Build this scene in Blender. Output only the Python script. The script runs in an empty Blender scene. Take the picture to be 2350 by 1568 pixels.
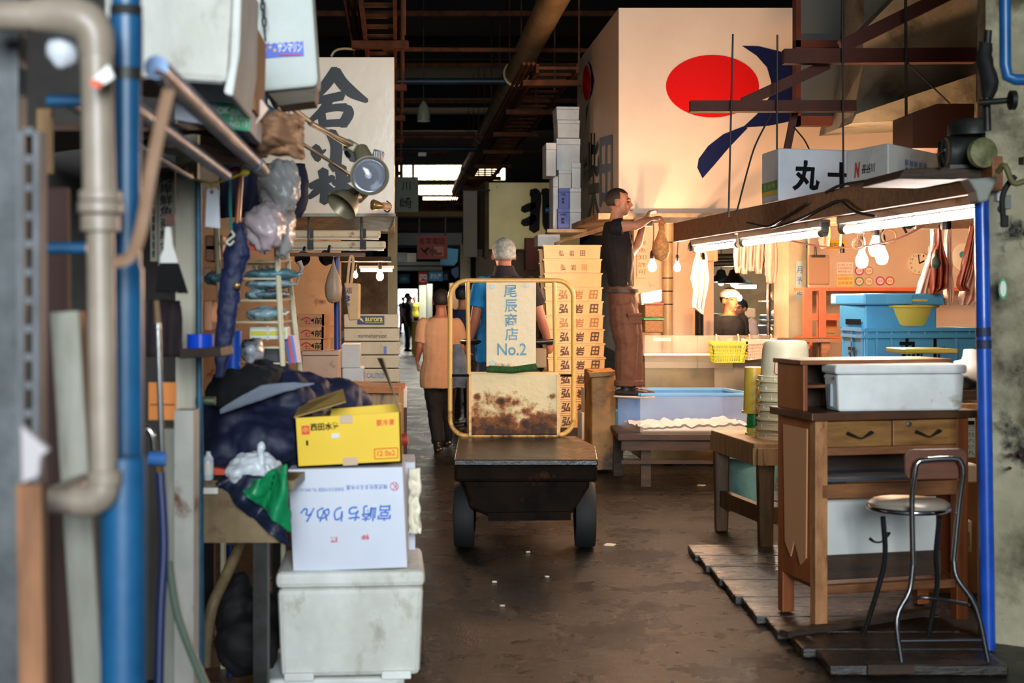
import bpy, math, random
from mathutils import Vector, Matrix, noise
random.seed(7)
R = math.radians
V = Vector
SC = bpy.context.scene
COL = SC.collection
F = 3264.0          # focal length in photo pixels (50 mm on 36 mm, 2350 px wide)
EYE = 1.5

# ---------------------------------------------------------------- camera
cam = bpy.data.cameras.new('camera'); cam.lens = 50; cam.sensor_width = 36
cam.shift_y = -94 / 2350; cam.clip_end = 300; cam.clip_start = .05
cam.dof.use_dof = True; cam.dof.focus_distance = 10.2; cam.dof.aperture_fstop = 3.0
camo = bpy.data.objects.new('camera', cam); camo.location = (0, 0, EYE); camo.rotation_euler = (R(90), 0, 0)
COL.objects.link(camo); SC.camera = camo
# ---------------------------------------------------------------- world, exposure
w = bpy.data.worlds.new('world'); SC.world = w; w.use_nodes = True
w.node_tree.nodes['Background'].inputs[0].default_value = (.62, .8, 1, 1)
w.node_tree.nodes['Background'].inputs[1].default_value = .08
SC.view_settings.view_transform = 'Standard'; SC.view_settings.look = 'None'
SC.view_settings.gamma = 1; SC.view_settings.use_curve_mapping = False
SC.view_settings.exposure = 0.32
SC.cycles.max_bounces = 6; SC.cycles.transparent_max_bounces = 12
SC.cycles.use_denoising = True; SC.cycles.sample_clamp_indirect = 6
SC.cycles.caustics_reflective = False; SC.cycles.caustics_refractive = False
# daylight through the market gate behind the photographer
def area(name, loc, rot, sx, sy, power, col):
    l = bpy.data.lights.new(name, 'AREA'); l.shape = 'RECTANGLE'; l.size = sx; l.size_y = sy
    l.energy = power; l.color = col
    o = bpy.data.objects.new(name, l); o.location = loc; o.rotation_euler = rot; COL.objects.link(o); return o
gate = area('gate_daylight', (.6, -7, 3.6), (0, 0, 0), 4.5, 3.5, 215, (.86, .95, 1)); gate.data.spread = R(60)
gate.rotation_euler = (V((-1.2, 6, 1.3)) - gate.location).to_track_quat('-Z', 'Y').to_euler()
BULB_L = 760; TUBE_L = 62

# ---------------------------------------------------------------- mesh builder
def P(x, y, Z): return V(((x - 1175) * Z / F, Z, EYE - (y - 690) * Z / F))
def S(px, Z): return px * Z / F
def zf(y): return EYE * F / (y - 690)     # depth of a floor point on photo row y
MATRIX = {}
def eye4(): return Matrix.Identity(4)
def rotz(a): return Matrix.Rotation(a, 4, 'Z')
def sm(pts, k=4):
    pts = [V(p) for p in pts]
    if len(pts) < 3: return pts
    out = []
    q = [pts[0] * 2 - pts[1]] + pts + [pts[-1] * 2 - pts[-2]]
    for i in range(1, len(q) - 2):
        for j in range(k):
            t = j / k; a, b, c, d = q[i - 1], q[i], q[i + 1], q[i + 2]
            out.append(.5 * ((2 * b) + (c - a) * t + (2 * a - 5 * b + 4 * c - d) * t * t + (3 * b - a - 3 * c + d) * t ** 3))
    out.append(pts[-1]); return out
class MB:
    def __init__(s, root=None):
        s.v = []; s.f = []; s.M = MATRIX[root.name].copy() if root else eye4()
    def add(s, vs, fs):
        n = len(s.v); s.v += [s.M @ V(p) for p in vs]; s.f += [tuple(i + n for i in f) for f in fs]; return s
    def box(s, c, d, rz=0, T=(1, 1), rx=0, ry=0):       # centre, size, taper of the bottom
        m = Matrix.Translation(c) @ rotz(rz) @ Matrix.Rotation(ry, 4, 'Y') @ Matrix.Rotation(rx, 4, 'X'); vs = []
        for z in (-1, 1):
            tx, ty = T if z < 0 else (1, 1)
            for x, y in ((-1, -1), (1, -1), (1, 1), (-1, 1)):
                vs.append(m @ V((x * d[0] / 2 * tx, y * d[1] / 2 * ty, z * d[2] / 2)))
        return s.add(vs, [(3, 2, 1, 0), (4, 5, 6, 7), (0, 1, 5, 4), (1, 2, 6, 5), (2, 3, 7, 6), (3, 0, 4, 7)])
    def pbox(s, x0, y0, x1, y1, Z, d):     # front face fills a photo rectangle at depth Z, real thickness d
        a = P(x0, y1, Z); b = P(x1, y1, Z); c = P(x1, y0, Z); e = P(x0, y0, Z); o = V((-.0806 * d, d, 0))   # sides run along the aisle
        return s.add([a, b, b + o, a + o, e, c, c + o, e + o], [(3, 2, 1, 0), (4, 5, 6, 7), (0, 1, 5, 4), (1, 2, 6, 5), (2, 3, 7, 6), (3, 0, 4, 7)])
    def bar(s, p, q, w, h=None, up=(0, 0, 1)):
        p = V(p); q = V(q); h = h or w; d = (q - p).normalized(); u = V(up)
        if abs(d.dot(u)) > .99: u = V((0, 1, 0))
        x = d.cross(u).normalized(); z = x.cross(d)
        vs = []
        for c in (p, q):
            for a, b in ((-1, -1), (1, -1), (1, 1), (-1, 1)): vs.append(c + x * a * w / 2 + z * b * h / 2)
        return s.add(vs, [(3, 2, 1, 0), (4, 5, 6, 7), (0, 1, 5, 4), (1, 2, 6, 5), (2, 3, 7, 6), (3, 0, 4, 7)])
    def tube(s, pts, r, n=10, k=0, caps=True, flat=1, up=None, ball=False):
        pts = sm(pts, k) if k else [V(p) for p in pts]
        N = len(pts)
        if not isinstance(r, (int, float)):
            m = len(r); rr = []
            for i in range(N):
                t = i / (N - 1) * (m - 1); a = min(int(t), m - 2); rr.append(r[a] + (r[a + 1] - r[a]) * (t - a))
        else: rr = [r] * N
        if ball:
            a, b = pts[0], pts[-1]; da = (pts[0] - pts[1]).normalized(); db = (pts[-1] - pts[-2]).normalized()
            pre = [(a + da * rr[0] * .95, rr[0] * .3), (a + da * rr[0] * .7, rr[0] * .72)]
            post = [(b + db * rr[-1] * .7, rr[-1] * .72), (b + db * rr[-1] * .95, rr[-1] * .3)]
            pts = [p for p, _ in pre] + pts + [p for p, _ in post]; rr = [q for _, q in pre] + rr + [q for _, q in post]; N = len(pts)
        vs = []; fs = []; u = V(up) if up else None
        for i, p in enumerate(pts):
            t = (pts[min(i + 1, N - 1)] - pts[max(i - 1, 0)])
            t = t.normalized() if t.length > 1e-9 else V((0, 0, 1))
            if u is None: u = V((0, 0, 1)) if abs(t.z) < .9 else V((0, 1, 0))
            x = t.cross(u)
            if x.length < 1e-6: x = t.orthogonal()
            x.normalize(); y = x.cross(t).normalized(); u = y
            for j in range(n):
                a = 2 * math.pi * j / n; vs.append(p + (x * math.cos(a) + y * math.sin(a) * flat) * rr[i])
        for i in range(N - 1):
            for j in range(n):
                a = i * n + j; b = i * n + (j + 1) % n; fs.append((a, b, b + n, a + n))
        if caps: fs.append(tuple(range(n))[::-1]); fs.append(tuple(range((N - 1) * n, N * n)))
        return s.add(vs, fs)
    def lathe(s, prof, o=(0, 0, 0), ax=(0, 0, 1), n=20, sx=1, sy=1, close=True):
        q = V((0, 0, 1)).rotation_difference(V(ax)).to_matrix().to_4x4(); q = Matrix.Translation(o) @ q
        vs = []; fs = []
        for r, z in prof:
            for j in range(n):
                a = 2 * math.pi * j / n; vs.append(q @ V((r * math.cos(a) * sx, r * math.sin(a) * sy, z)))
        N = len(prof)
        for i in range(N - 1):
            for j in range(n):
                a = i * n + j; b = i * n + (j + 1) % n; fs.append((a, b, b + n, a + n))
        if close:
            if prof[0][0] > 1e-4: fs.append(tuple(range(n))[::-1])
            if prof[-1][0] > 1e-4: fs.append(tuple(range((N - 1) * n, N * n)))
        return s.add(vs, fs)
    def prism(s, pts, off):               # 3-D polygon pushed along off
        pts = [V(p) for p in pts]; n = len(pts); off = V(off)
        vs = pts + [p + off for p in pts]
        fs = [tuple(range(n)), tuple(range(n, 2 * n))[::-1]] + [(i, i + n, (i + 1) % n + n, (i + 1) % n) for i in range(n)]
        return s.add(vs, fs)
    def pprism(s, px, Z, d): return s.prism([P(x, y, Z) for x, y in px], (-.0806 * d, d, 0))
    def ell(s, c, r, rz=0, n=16, m=10, fn=None):
        q = Matrix.Translation(c) @ rotz(rz); vs = []; fs = []
        for i in range(m + 1):
            th = math.pi * i / m
            for j in range(n):
                a = 2 * math.pi * j / n; d = V((math.sin(th) * math.cos(a), math.sin(th) * math.sin(a), math.cos(th)))
                k = fn(d) if fn else 1
                vs.append(q @ V((d.x * r[0] * k, d.y * r[1] * k, d.z * r[2] * k)))
        for i in range(m):
            for j in range(n):
                a = i * n + j; b = i * n + (j + 1) % n; fs.append((a, a + n, b + n, b))
        return s.add(vs, fs)
    def loft(s, rings, yaw=0, n=16, sq=1.0):     # rings: (centre, rx, ry)
        vs = []; fs = []; q = rotz(yaw)
        for c, rx, ry in rings:
            for j in range(n):
                a = 2 * math.pi * j / n; ca, sa = math.cos(a), math.sin(a)
                ca = math.copysign(abs(ca) ** sq, ca); sa = math.copysign(abs(sa) ** sq, sa)
                vs.append(V(c) + q @ V((ca * rx, sa * ry, 0)))
        N = len(rings)
        for i in range(N - 1):
            for j in range(n):
                a = i * n + j; b = i * n + (j + 1) % n; fs.append((a, b, b + n, a + n))
        fs.append(tuple(range(n))[::-1]); fs.append(tuple(range((N - 1) * n, N * n)))
        return s.add(vs, fs)
    def grid(s, fn, nu, nv):
        vs = [fn(i / nu, j / nv) for j in range(nv + 1) for i in range(nu + 1)]
        fs = [(j * (nu + 1) + i, j * (nu + 1) + i + 1, (j + 1) * (nu + 1) + i + 1, (j + 1) * (nu + 1) + i) for j in range(nv) for i in range(nu)]
        return s.add(vs, fs)
    def quad(s, a, b, c, d): return s.add([a, b, c, d], [(0, 1, 2, 3)])
    def stroke(s, pts, fn, k=5, th=.003, n=(0, -1, 0), cap=True):    # brush stroke (x, y, width) painted on the surface fn maps to
        q = [V(p) for p in pts]; q = sm(q, k) if len(q) > 2 else q
        L = []; Rr = []
        for i, p in enumerate(q):
            t = q[min(i + 1, len(q) - 1)] - q[max(i - 1, 0)]; t = V((t.x, t.y)); t = t.normalized() if t.length > 0 else V((1, 0))
            nn = V((-t.y, t.x)) * p.z / 2
            L.append((p.x + nn.x, p.y + nn.y)); Rr.append((p.x - nn.x, p.y - nn.y))
        if cap:
            for e, sgn in ((0, -1), (-1, 1)):
                a = q[e]; b = q[1 if e == 0 else -2]; t = V((a.x - b.x, a.y - b.y)).normalized() * a.z * .32
                pt = (a.x + t.x, a.y + t.y)
                if e == 0: L.insert(0, pt); Rr.insert(0, pt)
                else: L.append(pt); Rr.append(pt)
        n3 = V(n) * th; m = len(L)
        vs = [fn(*p) + n3 for p in L] + [fn(*p) + n3 for p in Rr]
        return s.add(vs, [(i, i + 1, m + i + 1, m + i) for i in range(m - 1)])
_tc = {}
def glyphs(body, bold=0, shear=0, sp=1.0, font_line=1.0):
    k = (body, bold, shear, sp, font_line)
    if k in _tc: return _tc[k]
    c = bpy.data.curves.new('t', 'FONT'); c.body = body; c.offset = bold; c.shear = shear; c.space_character = sp; c.space_line = font_line
    c.resolution_u = 4; c.align_x = 'CENTER'
    o = bpy.data.objects.new('t', c); COL.objects.link(o)
    bpy.context.view_layer.update(); dg = bpy.context.evaluated_depsgraph_get()
    me = bpy.data.meshes.new_from_object(o.evaluated_get(dg))
    vs = [v.co.copy() for v in me.vertices]; fs = [tuple(p.vertices) for p in me.polygons]
    bpy.data.objects.remove(o); bpy.data.curves.remove(c); bpy.data.meshes.remove(me)
    x0 = min(v.x for v in vs); x1 = max(v.x for v in vs); y0 = min(v.y for v in vs); y1 = max(v.y for v in vs)
    vs = [((v.x - x0) / (x1 - x0), (v.y - y0) / max(y1 - y0, 1e-6)) for v in vs]
    _tc[k] = (vs, fs); return _tc[k]
def rectmap(x0, y0, x1, y1, Z, lift=.003):
    return lambda u, v: P(x0 + (x1 - x0) * u, y1 + (y0 - y1) * v, Z) + V((0, -lift, 0))
def quadmap(a, b, c, d):                  # corners bottom-left, bottom-right, top-right, top-left
    a, b, c, d = V(a), V(b), V(c), V(d)
    return lambda u, v: (a * (1 - u) + b * u) * (1 - v) + (d * (1 - u) + c * u) * v
def text(mb, body, mp, bold=0, shear=0, sp=1.0, flip=False, vertical=False, brush=0, line=1.0):
    if vertical: body = '\n'.join(body)
    vs, fs = glyphs(body, bold, shear, sp, line)
    out = []
    for u, v in vs:
        if brush:
            n = noise.noise_vector(V((u * 9, v * 9, len(body)))); u += n.x * brush; v += n.y * brush
        if flip: u, v = 1 - u, 1 - v
        out.append(mp(u, v))
    mb.add(out, fs)

# ---------------------------------------------------------------- objects
def _mesh(name, mb, M, smooth):
    me = bpy.data.meshes.new(name); Mi = M.inverted()
    me.from_pydata([Mi @ v for v in mb.v], [], mb.f)
    if smooth:
        for p in me.polygons: p.use_smooth = True
        if smooth != 'all': me.set_sharp_from_angle(angle=R(50))
    me.update(); return me
def tag(o, label=None, cat=None, group=None, kind=None):
    for k, x in (('label', label), ('category', cat), ('group', group), ('kind', kind)):
        if x: o[k] = x
    return o
def thing(name, label, cat, loc=(0, 0, 0), rz=0, group=None):
    o = bpy.data.objects.new(name, None); COL.objects.link(o); o.location = loc; o.rotation_euler = (0, 0, rz)
    o.empty_display_size = .05
    MATRIX[o.name] = Matrix.Translation(loc) @ rotz(rz)
    return tag(o, label, cat, group)
def mods(o, bevel, remesh, disp, solid, smoothit):
    if solid: m = o.modifiers.new('solid', 'SOLIDIFY'); m.thickness = solid; m.offset = 0
    if bevel: m = o.modifiers.new('bevel', 'BEVEL'); m.width = bevel; m.segments = 2; m.limit_method = 'ANGLE'; m.harden_normals = False
    if remesh: m = o.modifiers.new('remesh', 'REMESH'); m.mode = 'VOXEL'; m.voxel_size = remesh; m.use_smooth_shade = True
    if smoothit: m = o.modifiers.new('smooth', 'SMOOTH'); m.factor = .6; m.iterations = smoothit
    if disp:
        t = bpy.data.textures.new('folds', 'CLOUDS'); t.noise_scale = disp[1]; t.noise_depth = 2
        m = o.modifiers.new('folds', 'DISPLACE'); m.texture = t; m.strength = disp[0]; m.mid_level = .5; m.texture_coords = 'LOCAL'
def part(name, mb, mat, root, label=None, smooth=False, bevel=0, remesh=0, disp=None, solid=0, smoothit=0, kind=None):
    M = MATRIX[root.name]
    o = bpy.data.objects.new(name, _mesh(name, mb, M, smooth)); COL.objects.link(o); o.parent = root
    MATRIX[o.name] = M
    o.data.materials.append(mat); mods(o, bevel, remesh, disp, solid, smoothit)
    return tag(o, label, kind=kind)
def solo(name, mb, mat, label=None, cat=None, group=None, kind=None, smooth=False, **k):
    vs = mb.v; c = V(((min(v.x for v in vs) + max(v.x for v in vs)) / 2, (min(v.y for v in vs) + max(v.y for v in vs)) / 2, min(v.z for v in vs)))
    M = Matrix.Translation(c)
    o = bpy.data.objects.new(name, _mesh(name, mb, M, smooth)); COL.objects.link(o); o.location = c
    MATRIX[o.name] = M; o.data.materials.append(mat)
    mods(o, k.get('bevel', 0), k.get('remesh', 0), k.get('disp'), k.get('solid', 0), k.get('smoothit', 0))
    return tag(o, label, cat, group, kind)
def struct(name, mb, mat, **k): return solo(name, mb, mat, kind='structure', **k)
def dup(root, loc, rz=None, label=None, group=None, par=None):
    c = root.copy(); COL.objects.link(c)
    if par: c.parent = par
    else:
        c.location = loc
        if rz is not None: c.rotation_euler = (0, 0, rz)
        if label: c['label'] = label
        if group: c['group'] = group
        MATRIX[c.name] = Matrix.Translation(c.location) @ rotz(c.rotation_euler.z)
    for ch in list(root.children):
        dup(ch, None, par=c)
    if par: MATRIX[c.name] = MATRIX[par.name]
    return c
def mark(mb): return len(mb.v) > 0

# ---------------------------------------------------------------- materials
def lin(c):
    c = tuple(x / 255 for x in c)
    return tuple(x / 12.92 if x <= .04045 else ((x + .055) / 1.055) ** 2.4 for x in c) + (1,)
_m = {}
def pm(name, c, c2=None, sc=4, rough=.6, rough2=None, metal=0, bump=0, bs=40, st=(1, 1, 1), stain=None, emit=None, alpha=1, trans=0, spec=.5, rsc=3, coat=0):
    if name in _m: return _m[name]
    m = bpy.data.materials.new(name); m.use_nodes = True; _m[name] = m
    nt = m.node_tree; N = nt.nodes; L = nt.links; b = N['Principled BSDF']
    b.inputs['Base Color'].default_value = lin(c); b.inputs['Roughness'].default_value = rough; b.inputs['Metallic'].default_value = metal
    b.inputs['Alpha'].default_value = alpha; b.inputs['Transmission Weight'].default_value = trans; b.inputs['Specular IOR Level'].default_value = spec
    b.inputs['Coat Weight'].default_value = coat
    if emit: b.inputs['Emission Color'].default_value = lin(emit[0]); b.inputs['Emission Strength'].default_value = emit[1]
    if not (c2 or bump or stain or rough2 is not None):
        return m
    tc = N.new('ShaderNodeTexCoord'); mp = N.new('ShaderNodeMapping'); mp.inputs['Scale'].default_value = st
    L.new(tc.outputs['Object'], mp.inputs[0])
    def nz(scale, det=4):
        n = N.new('ShaderNodeTexNoise'); n.inputs['Scale'].default_value = scale; n.inputs['Detail'].default_value = det
        n.inputs['Roughness'].default_value = .62; L.new(mp.outputs[0], n.inputs['Vector']); return n
    last = None
    if c2:
        r = N.new('ShaderNodeValToRGB'); r.color_ramp.elements[0].color = lin(c); r.color_ramp.elements[1].color = lin(c2)
        r.color_ramp.elements[0].position = .35; r.color_ramp.elements[1].position = .65
        L.new(nz(sc).outputs[0], r.inputs[0]); last = r.outputs[0]
    if stain:
        for col, s_, t0, t1 in (stain if isinstance(stain, list) else [stain]):
            r = N.new('ShaderNodeValToRGB'); r.color_ramp.elements[0].position = t0; r.color_ramp.elements[1].position = t1
            L.new(nz(s_, 8).outputs[0], r.inputs[0])
            x = N.new('ShaderNodeMix'); x.data_type = 'RGBA'; L.new(r.outputs[0], x.inputs[0])
            if last: L.new(last, x.inputs[6])
            else: x.inputs[6].default_value = lin(c)
            x.inputs[7].default_value = lin(col); last = x.outputs[2]
    if last: L.new(last, b.inputs['Base Color'])
    if rough2 is not None:
        r = N.new('ShaderNodeMapRange'); r.inputs[1].default_value = .08; r.inputs[2].default_value = .65
        r.inputs[3].default_value = rough; r.inputs[4].default_value = rough2
        L.new(nz(rsc).outputs[0], r.inputs[0]); L.new(r.outputs[0], b.inputs['Roughness'])
    if bump:
        bp = N.new('ShaderNodeBump'); bp.inputs['Strength'].default_value = 1; bp.inputs['Distance'].default_value = bump
        L.new(nz(bs, 5).outputs[0], bp.inputs['Height']); L.new(bp.outputs[0], b.inputs['Normal'])
    return m
foam = pm('white_foam', (232, 234, 232), (206, 206, 200), 3, .75, bump=.002, bs=120, stain=((150, 140, 118), 5, .62, .74))
foam_dirty = pm('dirty_white_foam', (222, 222, 216), (190, 188, 178), 2.5, .75, bump=.004, bs=60, st=(1, 1, .6), stain=((130, 118, 92), 4, .58, .72))
foam_box_m = foam
ink = pm('black_ink', (12, 13, 17), rough=.7, spec=.15)
glossink = pm('glossy_black_paint', (12, 15, 20), (22, 26, 32), 5, .35, spec=.3)
red = pm('red_print', (200, 30, 28), rough=.5)
bluep = pm('blue_print', (52, 96, 170), rough=.5)
bluetext = pm('faded_blue_paint', (84, 128, 150), (110, 150, 165), 12, .5)
green = pm('green_print', (30, 150, 96), rough=.5)
steel = pm('worn_steel', (150, 152, 150), (96, 96, 94), 9, .32, rough2=.5, metal=.85)
chrome = pm('chrome', (200, 200, 200), rough=.16, metal=1)
dsteel = pm('dark_steel', (60, 60, 58), (34, 32, 30), 6, .5, metal=.6)
black = pm('black_plastic', (16, 16, 17), rough=.45)
rubber = pm('black_rubber', (14, 14, 14), rough=.75)
wood = pm('warm_wood', (134, 84, 44), (96, 56, 28), 3, .5, bump=.001, st=(1, 8, 8))
dwood = pm('dark_wet_wood', (66, 44, 26), (38, 25, 16), 4, .35, rough2=.6, bump=.003, st=(1, 9, 9))
pwood = pm('pale_wood', (176, 140, 96), (140, 104, 66), 3, .6, bump=.001, st=(9, 9, 1), stain=((70, 50, 30), 3, .6, .7))
card = pm('brown_cardboard', (184, 134, 88), (168, 120, 78), 3, .8, bump=.0005)
cream = pm('cream_plastic', (238, 196, 130), (226, 178, 112), 2, .42)
white = pm('white_paint', (226, 222, 212), (204, 198, 186), 3, .5, stain=((120, 96, 70), 6, .62, .72))
offw = pm('offwhite_plastic', (220, 216, 200), rough=.45)
concrete = pm('stained_concrete', (142, 132, 108), (104, 94, 74), 2, .85, bump=.004, bs=30, stain=((48, 42, 30), 2.2, .52, .68))
skin = pm('skin', (196, 132, 98), (184, 118, 86), 8, .5, spec=.4)
tbulb = pm('lit_bulb', (255, 220, 170), emit=((255, 203, 158), BULB_L))
tsoft = pm('lit_bulb_small', (255, 220, 170), emit=((255, 214, 160), 260))
ttube = pm('lit_tube', (255, 255, 255), emit=((255, 238, 226), TUBE_L))
# ================================================================ the setting
ALX = -.0806            # the alley drifts this much in x per metre of depth
def floor_mat():
    m = bpy.data.materials.new('wet_asphalt'); m.use_nodes = True; nt = m.node_tree; N = nt.nodes; L = nt.links; b = N['Principled BSDF']
    tc = N.new('ShaderNodeTexCoord')
    def nz(s, d=5, ro=.6, dim=None):
        n = N.new('ShaderNodeTexNoise'); n.inputs['Scale'].default_value = s; n.inputs['Detail'].default_value = d; n.inputs['Roughness'].default_value = ro
        L.new(tc.outputs['Object'], n.inputs['Vector']); return n.outputs[0]
    r = N.new('ShaderNodeValToRGB'); r.color_ramp.elements[0].color = lin((13, 11, 9)); r.color_ramp.elements[1].color = lin((38, 32, 24))
    r.color_ramp.elements[0].position = .3; r.color_ramp.elements[1].position = .75
    L.new(nz(90, 3), r.inputs[0])
    r2 = N.new('ShaderNodeValToRGB'); r2.color_ramp.elements[0].color = (.75, .75, .72, 1); r2.color_ramp.elements[1].color = (1.12, 1.1, 1.02, 1)
    r2.color_ramp.elements[0].position = .25; r2.color_ramp.elements[1].position = .75
    L.new(nz(1.1), r2.inputs[0])
    x = N.new('ShaderNodeMix'); x.data_type = 'RGBA'; x.blend_type = 'MULTIPLY'; x.inputs[0].default_value = 1
    L.new(r.outputs[0], x.inputs[6]); L.new(r2.outputs[0], x.inputs[7]); L.new(x.outputs[2], b.inputs['Base Color'])
    g = N.new('ShaderNodeMapRange'); g.inputs[1].default_value = .3; g.inputs[2].default_value = .7; g.inputs[3].default_value = .18; g.inputs[4].default_value = .4
    L.new(nz(2.2, 6, .7), g.inputs[0]); L.new(g.outputs[0], b.inputs['Roughness'])
    bp = N.new('ShaderNodeBump'); bp.inputs['Distance'].default_value = .012; L.new(nz(120, 4), bp.inputs['Height'])
    bp2 = N.new('ShaderNodeBump'); bp2.inputs['Distance'].default_value = .01; L.new(nz(9, 3), bp2.inputs['Height']); L.new(bp.outputs[0], bp2.inputs['Normal'])
    L.new(bp2.outputs[0], b.inputs['Normal']); return m
asphalt = floor_mat(); asphalt.node_tree.nodes['Principled BSDF'].inputs['Specular IOR Level'].default_value = .28
struct('floor', MB().box((0, 38, -.05), (26, 110, .1)), asphalt)
dark = pm('dark_roof', (24, 20, 16), (16, 13, 11), 2, .9)  # near-black brown shared by roof, walls and beams
rusty = pm('rusty_ceiling_steel', (104, 60, 34), (70, 40, 24), 6, .8, spec=.2)
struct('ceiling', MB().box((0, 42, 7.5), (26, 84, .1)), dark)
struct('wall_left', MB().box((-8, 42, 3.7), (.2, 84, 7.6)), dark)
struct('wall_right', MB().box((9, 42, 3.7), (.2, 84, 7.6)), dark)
# far wall with the bright exit
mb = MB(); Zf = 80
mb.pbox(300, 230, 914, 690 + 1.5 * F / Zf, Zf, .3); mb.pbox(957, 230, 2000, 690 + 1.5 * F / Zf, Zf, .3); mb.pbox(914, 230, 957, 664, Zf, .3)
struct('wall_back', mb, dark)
daylight = pm('bright_daylight_outside', (255, 255, 255), emit=((235, 246, 255), 6))
struct('exit_daylight', MB().pbox(905, 655, 965, 760, Zf + 1, .1), daylight)  # glowing sheet standing in for daylight beyond the exit
# roof purlins, cross beams
def beam(name, mb, mat=dark, **k): return struct(name, mb, mat, **k)
for i, Z in enumerate((9, 13, 17, 21, 26, 31, 37, 44)):
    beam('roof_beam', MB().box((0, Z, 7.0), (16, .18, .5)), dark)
    if i < 6: beam('roof_beam', MB().box((-1 + .1 * i, Z + 1.8, 6.1), (9, .06, .08)), rusty)
# long slanting ventilation pipe under the roof
t = thing('ceiling_pipe', 'long tan pipe running slantwise under the dark roof', 'pipe', P(1160, 200, 20))
tanp = pm('tan_pipe', (196, 166, 120), (160, 130, 88), 3, .45)
a, b_ = P(1290, -40, 13.5), P(1048, 440, 39)
part('pipe', MB().tube([a, b_], .15, 16), tanp, t, smooth=True)
for q in (.22, .5, .74):
    c = a.lerp(b_, q); d = (b_ - a).normalized()
    part('collar', MB().tube([c - d * .22, c + d * .22], .175, 16), dsteel if q == .5 else tanp, t, smooth=True)
# cable ladder trays
def tray(name, label, X, zt, w, Z0, Z1, rung=.42, dx=ALX):
    t = thing(name, label, 'cable tray', (X, Z0, zt), group=None)
    m1 = lambda s: MB().bar((X + s * w / 2, Z0, zt), (X + s * w / 2 + dx * (Z1 - Z0), Z1, zt), .03, .09)
    part('rail', m1(-1), rusty, t); part('rail', m1(1), rusty, t)
    z = Z0
    while z < Z1:
        part('rung', MB().box((X + dx * (z - Z0), z, zt), (w, .045, .03)), rusty, t); z += rung
    z = Z0 + .5
    while z < Z1:
        x = X + dx * (z - Z0); mb = MB().box((x, z, zt - .08), (w + .22, .09, .06)); mb.box((x + w / 2 + .08, z, (zt + 7.4) / 2), (.02, .02, 7.4 - zt)); part('hanger_bar', mb, rusty, t); z += 2.4
    for k in range(3):
        mb = MB(); mb.tube([(X - w * .6 - .05 * k, Z0, zt + .05), (X - w * .6 - .05 * k + dx * (Z1 - Z0), Z1, zt + .05)], .02, 6); part('cable', mb, rusty, t)
c = P(905, 0, 10.5); tray('cable_tray', 'rusty ladder cable tray over the left stalls, behind the white brush-lettered sign', c.x, c.z, S(78, 10.5), 9, 34)
tray('cable_tray', 'rusty ladder cable tray right of the slanting roof pipe', .48, 3.95, .42, 15, 40)
blued = pm('dark_blue_pipe', (26, 52, 74), (20, 38, 54), 4, .5)
solo('ceiling_pipe', MB().tube([P(905, 187, 19), P(1212, 187, 19), P(1222, 180, 19), P(1222, 110, 19)], .045, 8), blued, 'thin dark blue pipe crossing under the roof with an upturned end', 'pipe', smooth=True)
solo('ceiling_pipe', MB().tube([P(905, 342, 26), P(1136, 343, 26), P(1140, 270, 26)], .045, 8), blued, 'lower thin dark blue pipe crossing under the roof, just above the bright windows', 'pipe', smooth=True)
solo('ceiling_pipe', MB().tube([P(880, 113, 17), P(1380, 116, 17)], .03, 8), rusty, 'topmost thin brown pipe crossing behind the slanting roof pipe', 'pipe', smooth=True)
solo('ceiling_pipe', MB().tube([P(905, 314, 24), P(1135, 315, 24)], .03, 8), rusty, 'thin brown pipe crossing between the two dark blue ones', 'pipe', smooth=True)
solo('ceiling_pipe', MB().tube([P(905, 346, 29), P(1000, 350, 29), P(1080, 345, 29), P(1290, 349, 29)], .03, 8, k=3), rusty, 'sagging brown conduit crossing near the clerestory windows', 'pipe', smooth=True)
solo('curved_conduit', MB().tube([P(760, 130, 12), P(768, 118, 12), P(785, 112, 12), P(815, 113, 12)], .012, 8, k=4), tanp, 'bent tan conduit above the top edge of the brush-lettered sign', 'conduit', smooth=True)
t = thing('hanging_lamp', 'small white lamp hanging from the dark roof', 'lamp', P(972, 275, 24))
part('lamp_shade', MB().lathe([(.02, .24), (.05, .2), (.1, .12), (.11, .02), (.11, -.1), (.0, -.1)], P(972, 265, 24)), pm('dim_glass', (170, 168, 140), rough=.3), t, smooth=True)
part('rod', MB().tube([P(972, 236, 24) , V((P(972, 236, 24).x, 24, 7.4))], .008, 6), dsteel, t)
solo('roof_switch_box', MB().pbox(960, 350, 978, 358, 26, .1), white, 'small pale box fixed on the conduit under the roof', 'box')

# clerestory windows at the back of the hall
winlit = pm('backlit_window', (255, 240, 210), emit=((255, 232, 190), 8))
def window(name, x0, y0, x1, y1, Z, nv, frame):
    t = bpy.data.objects.new(name, None); COL.objects.link(t); t.location = P((x0 + x1) / 2, y1, Z); MATRIX[t.name] = Matrix.Translation(t.location); t['kind'] = 'structure'
    part('pane', MB().pbox(x0, y0, x1, y1, Z, .03), winlit, t)
    mb = MB()
    for i in range(nv + 1):
        x = x0 + (x1 - x0) * i / nv; mb.pbox(x - 1.1, y0, x + 1.1, y1, Z - .06, .06)
    for y in (y0, y1): mb.pbox(x0, y - 1.3, x1, y + 1.3, Z - .06, .08)
    part('window_frame', mb, frame, t)
tanf = pm('tan_window_frame', (150, 118, 80), rough=.7)
window('window_1', 915, 378, 1062, 414, 46, 9, tanf)
window('window_2', 1068, 378, 1160, 414, 46, 6, tanf)
window('window_3', 960, 424, 1060, 448, 46, 6, tanf)
window('window_4', 970, 451, 1058, 460, 46, 3, tanf)
beam('beam_back', MB().pbox(905, 415, 1165, 424, 45.5, .3), pm('grey_beam', (96, 92, 76), rough=.8))
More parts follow.
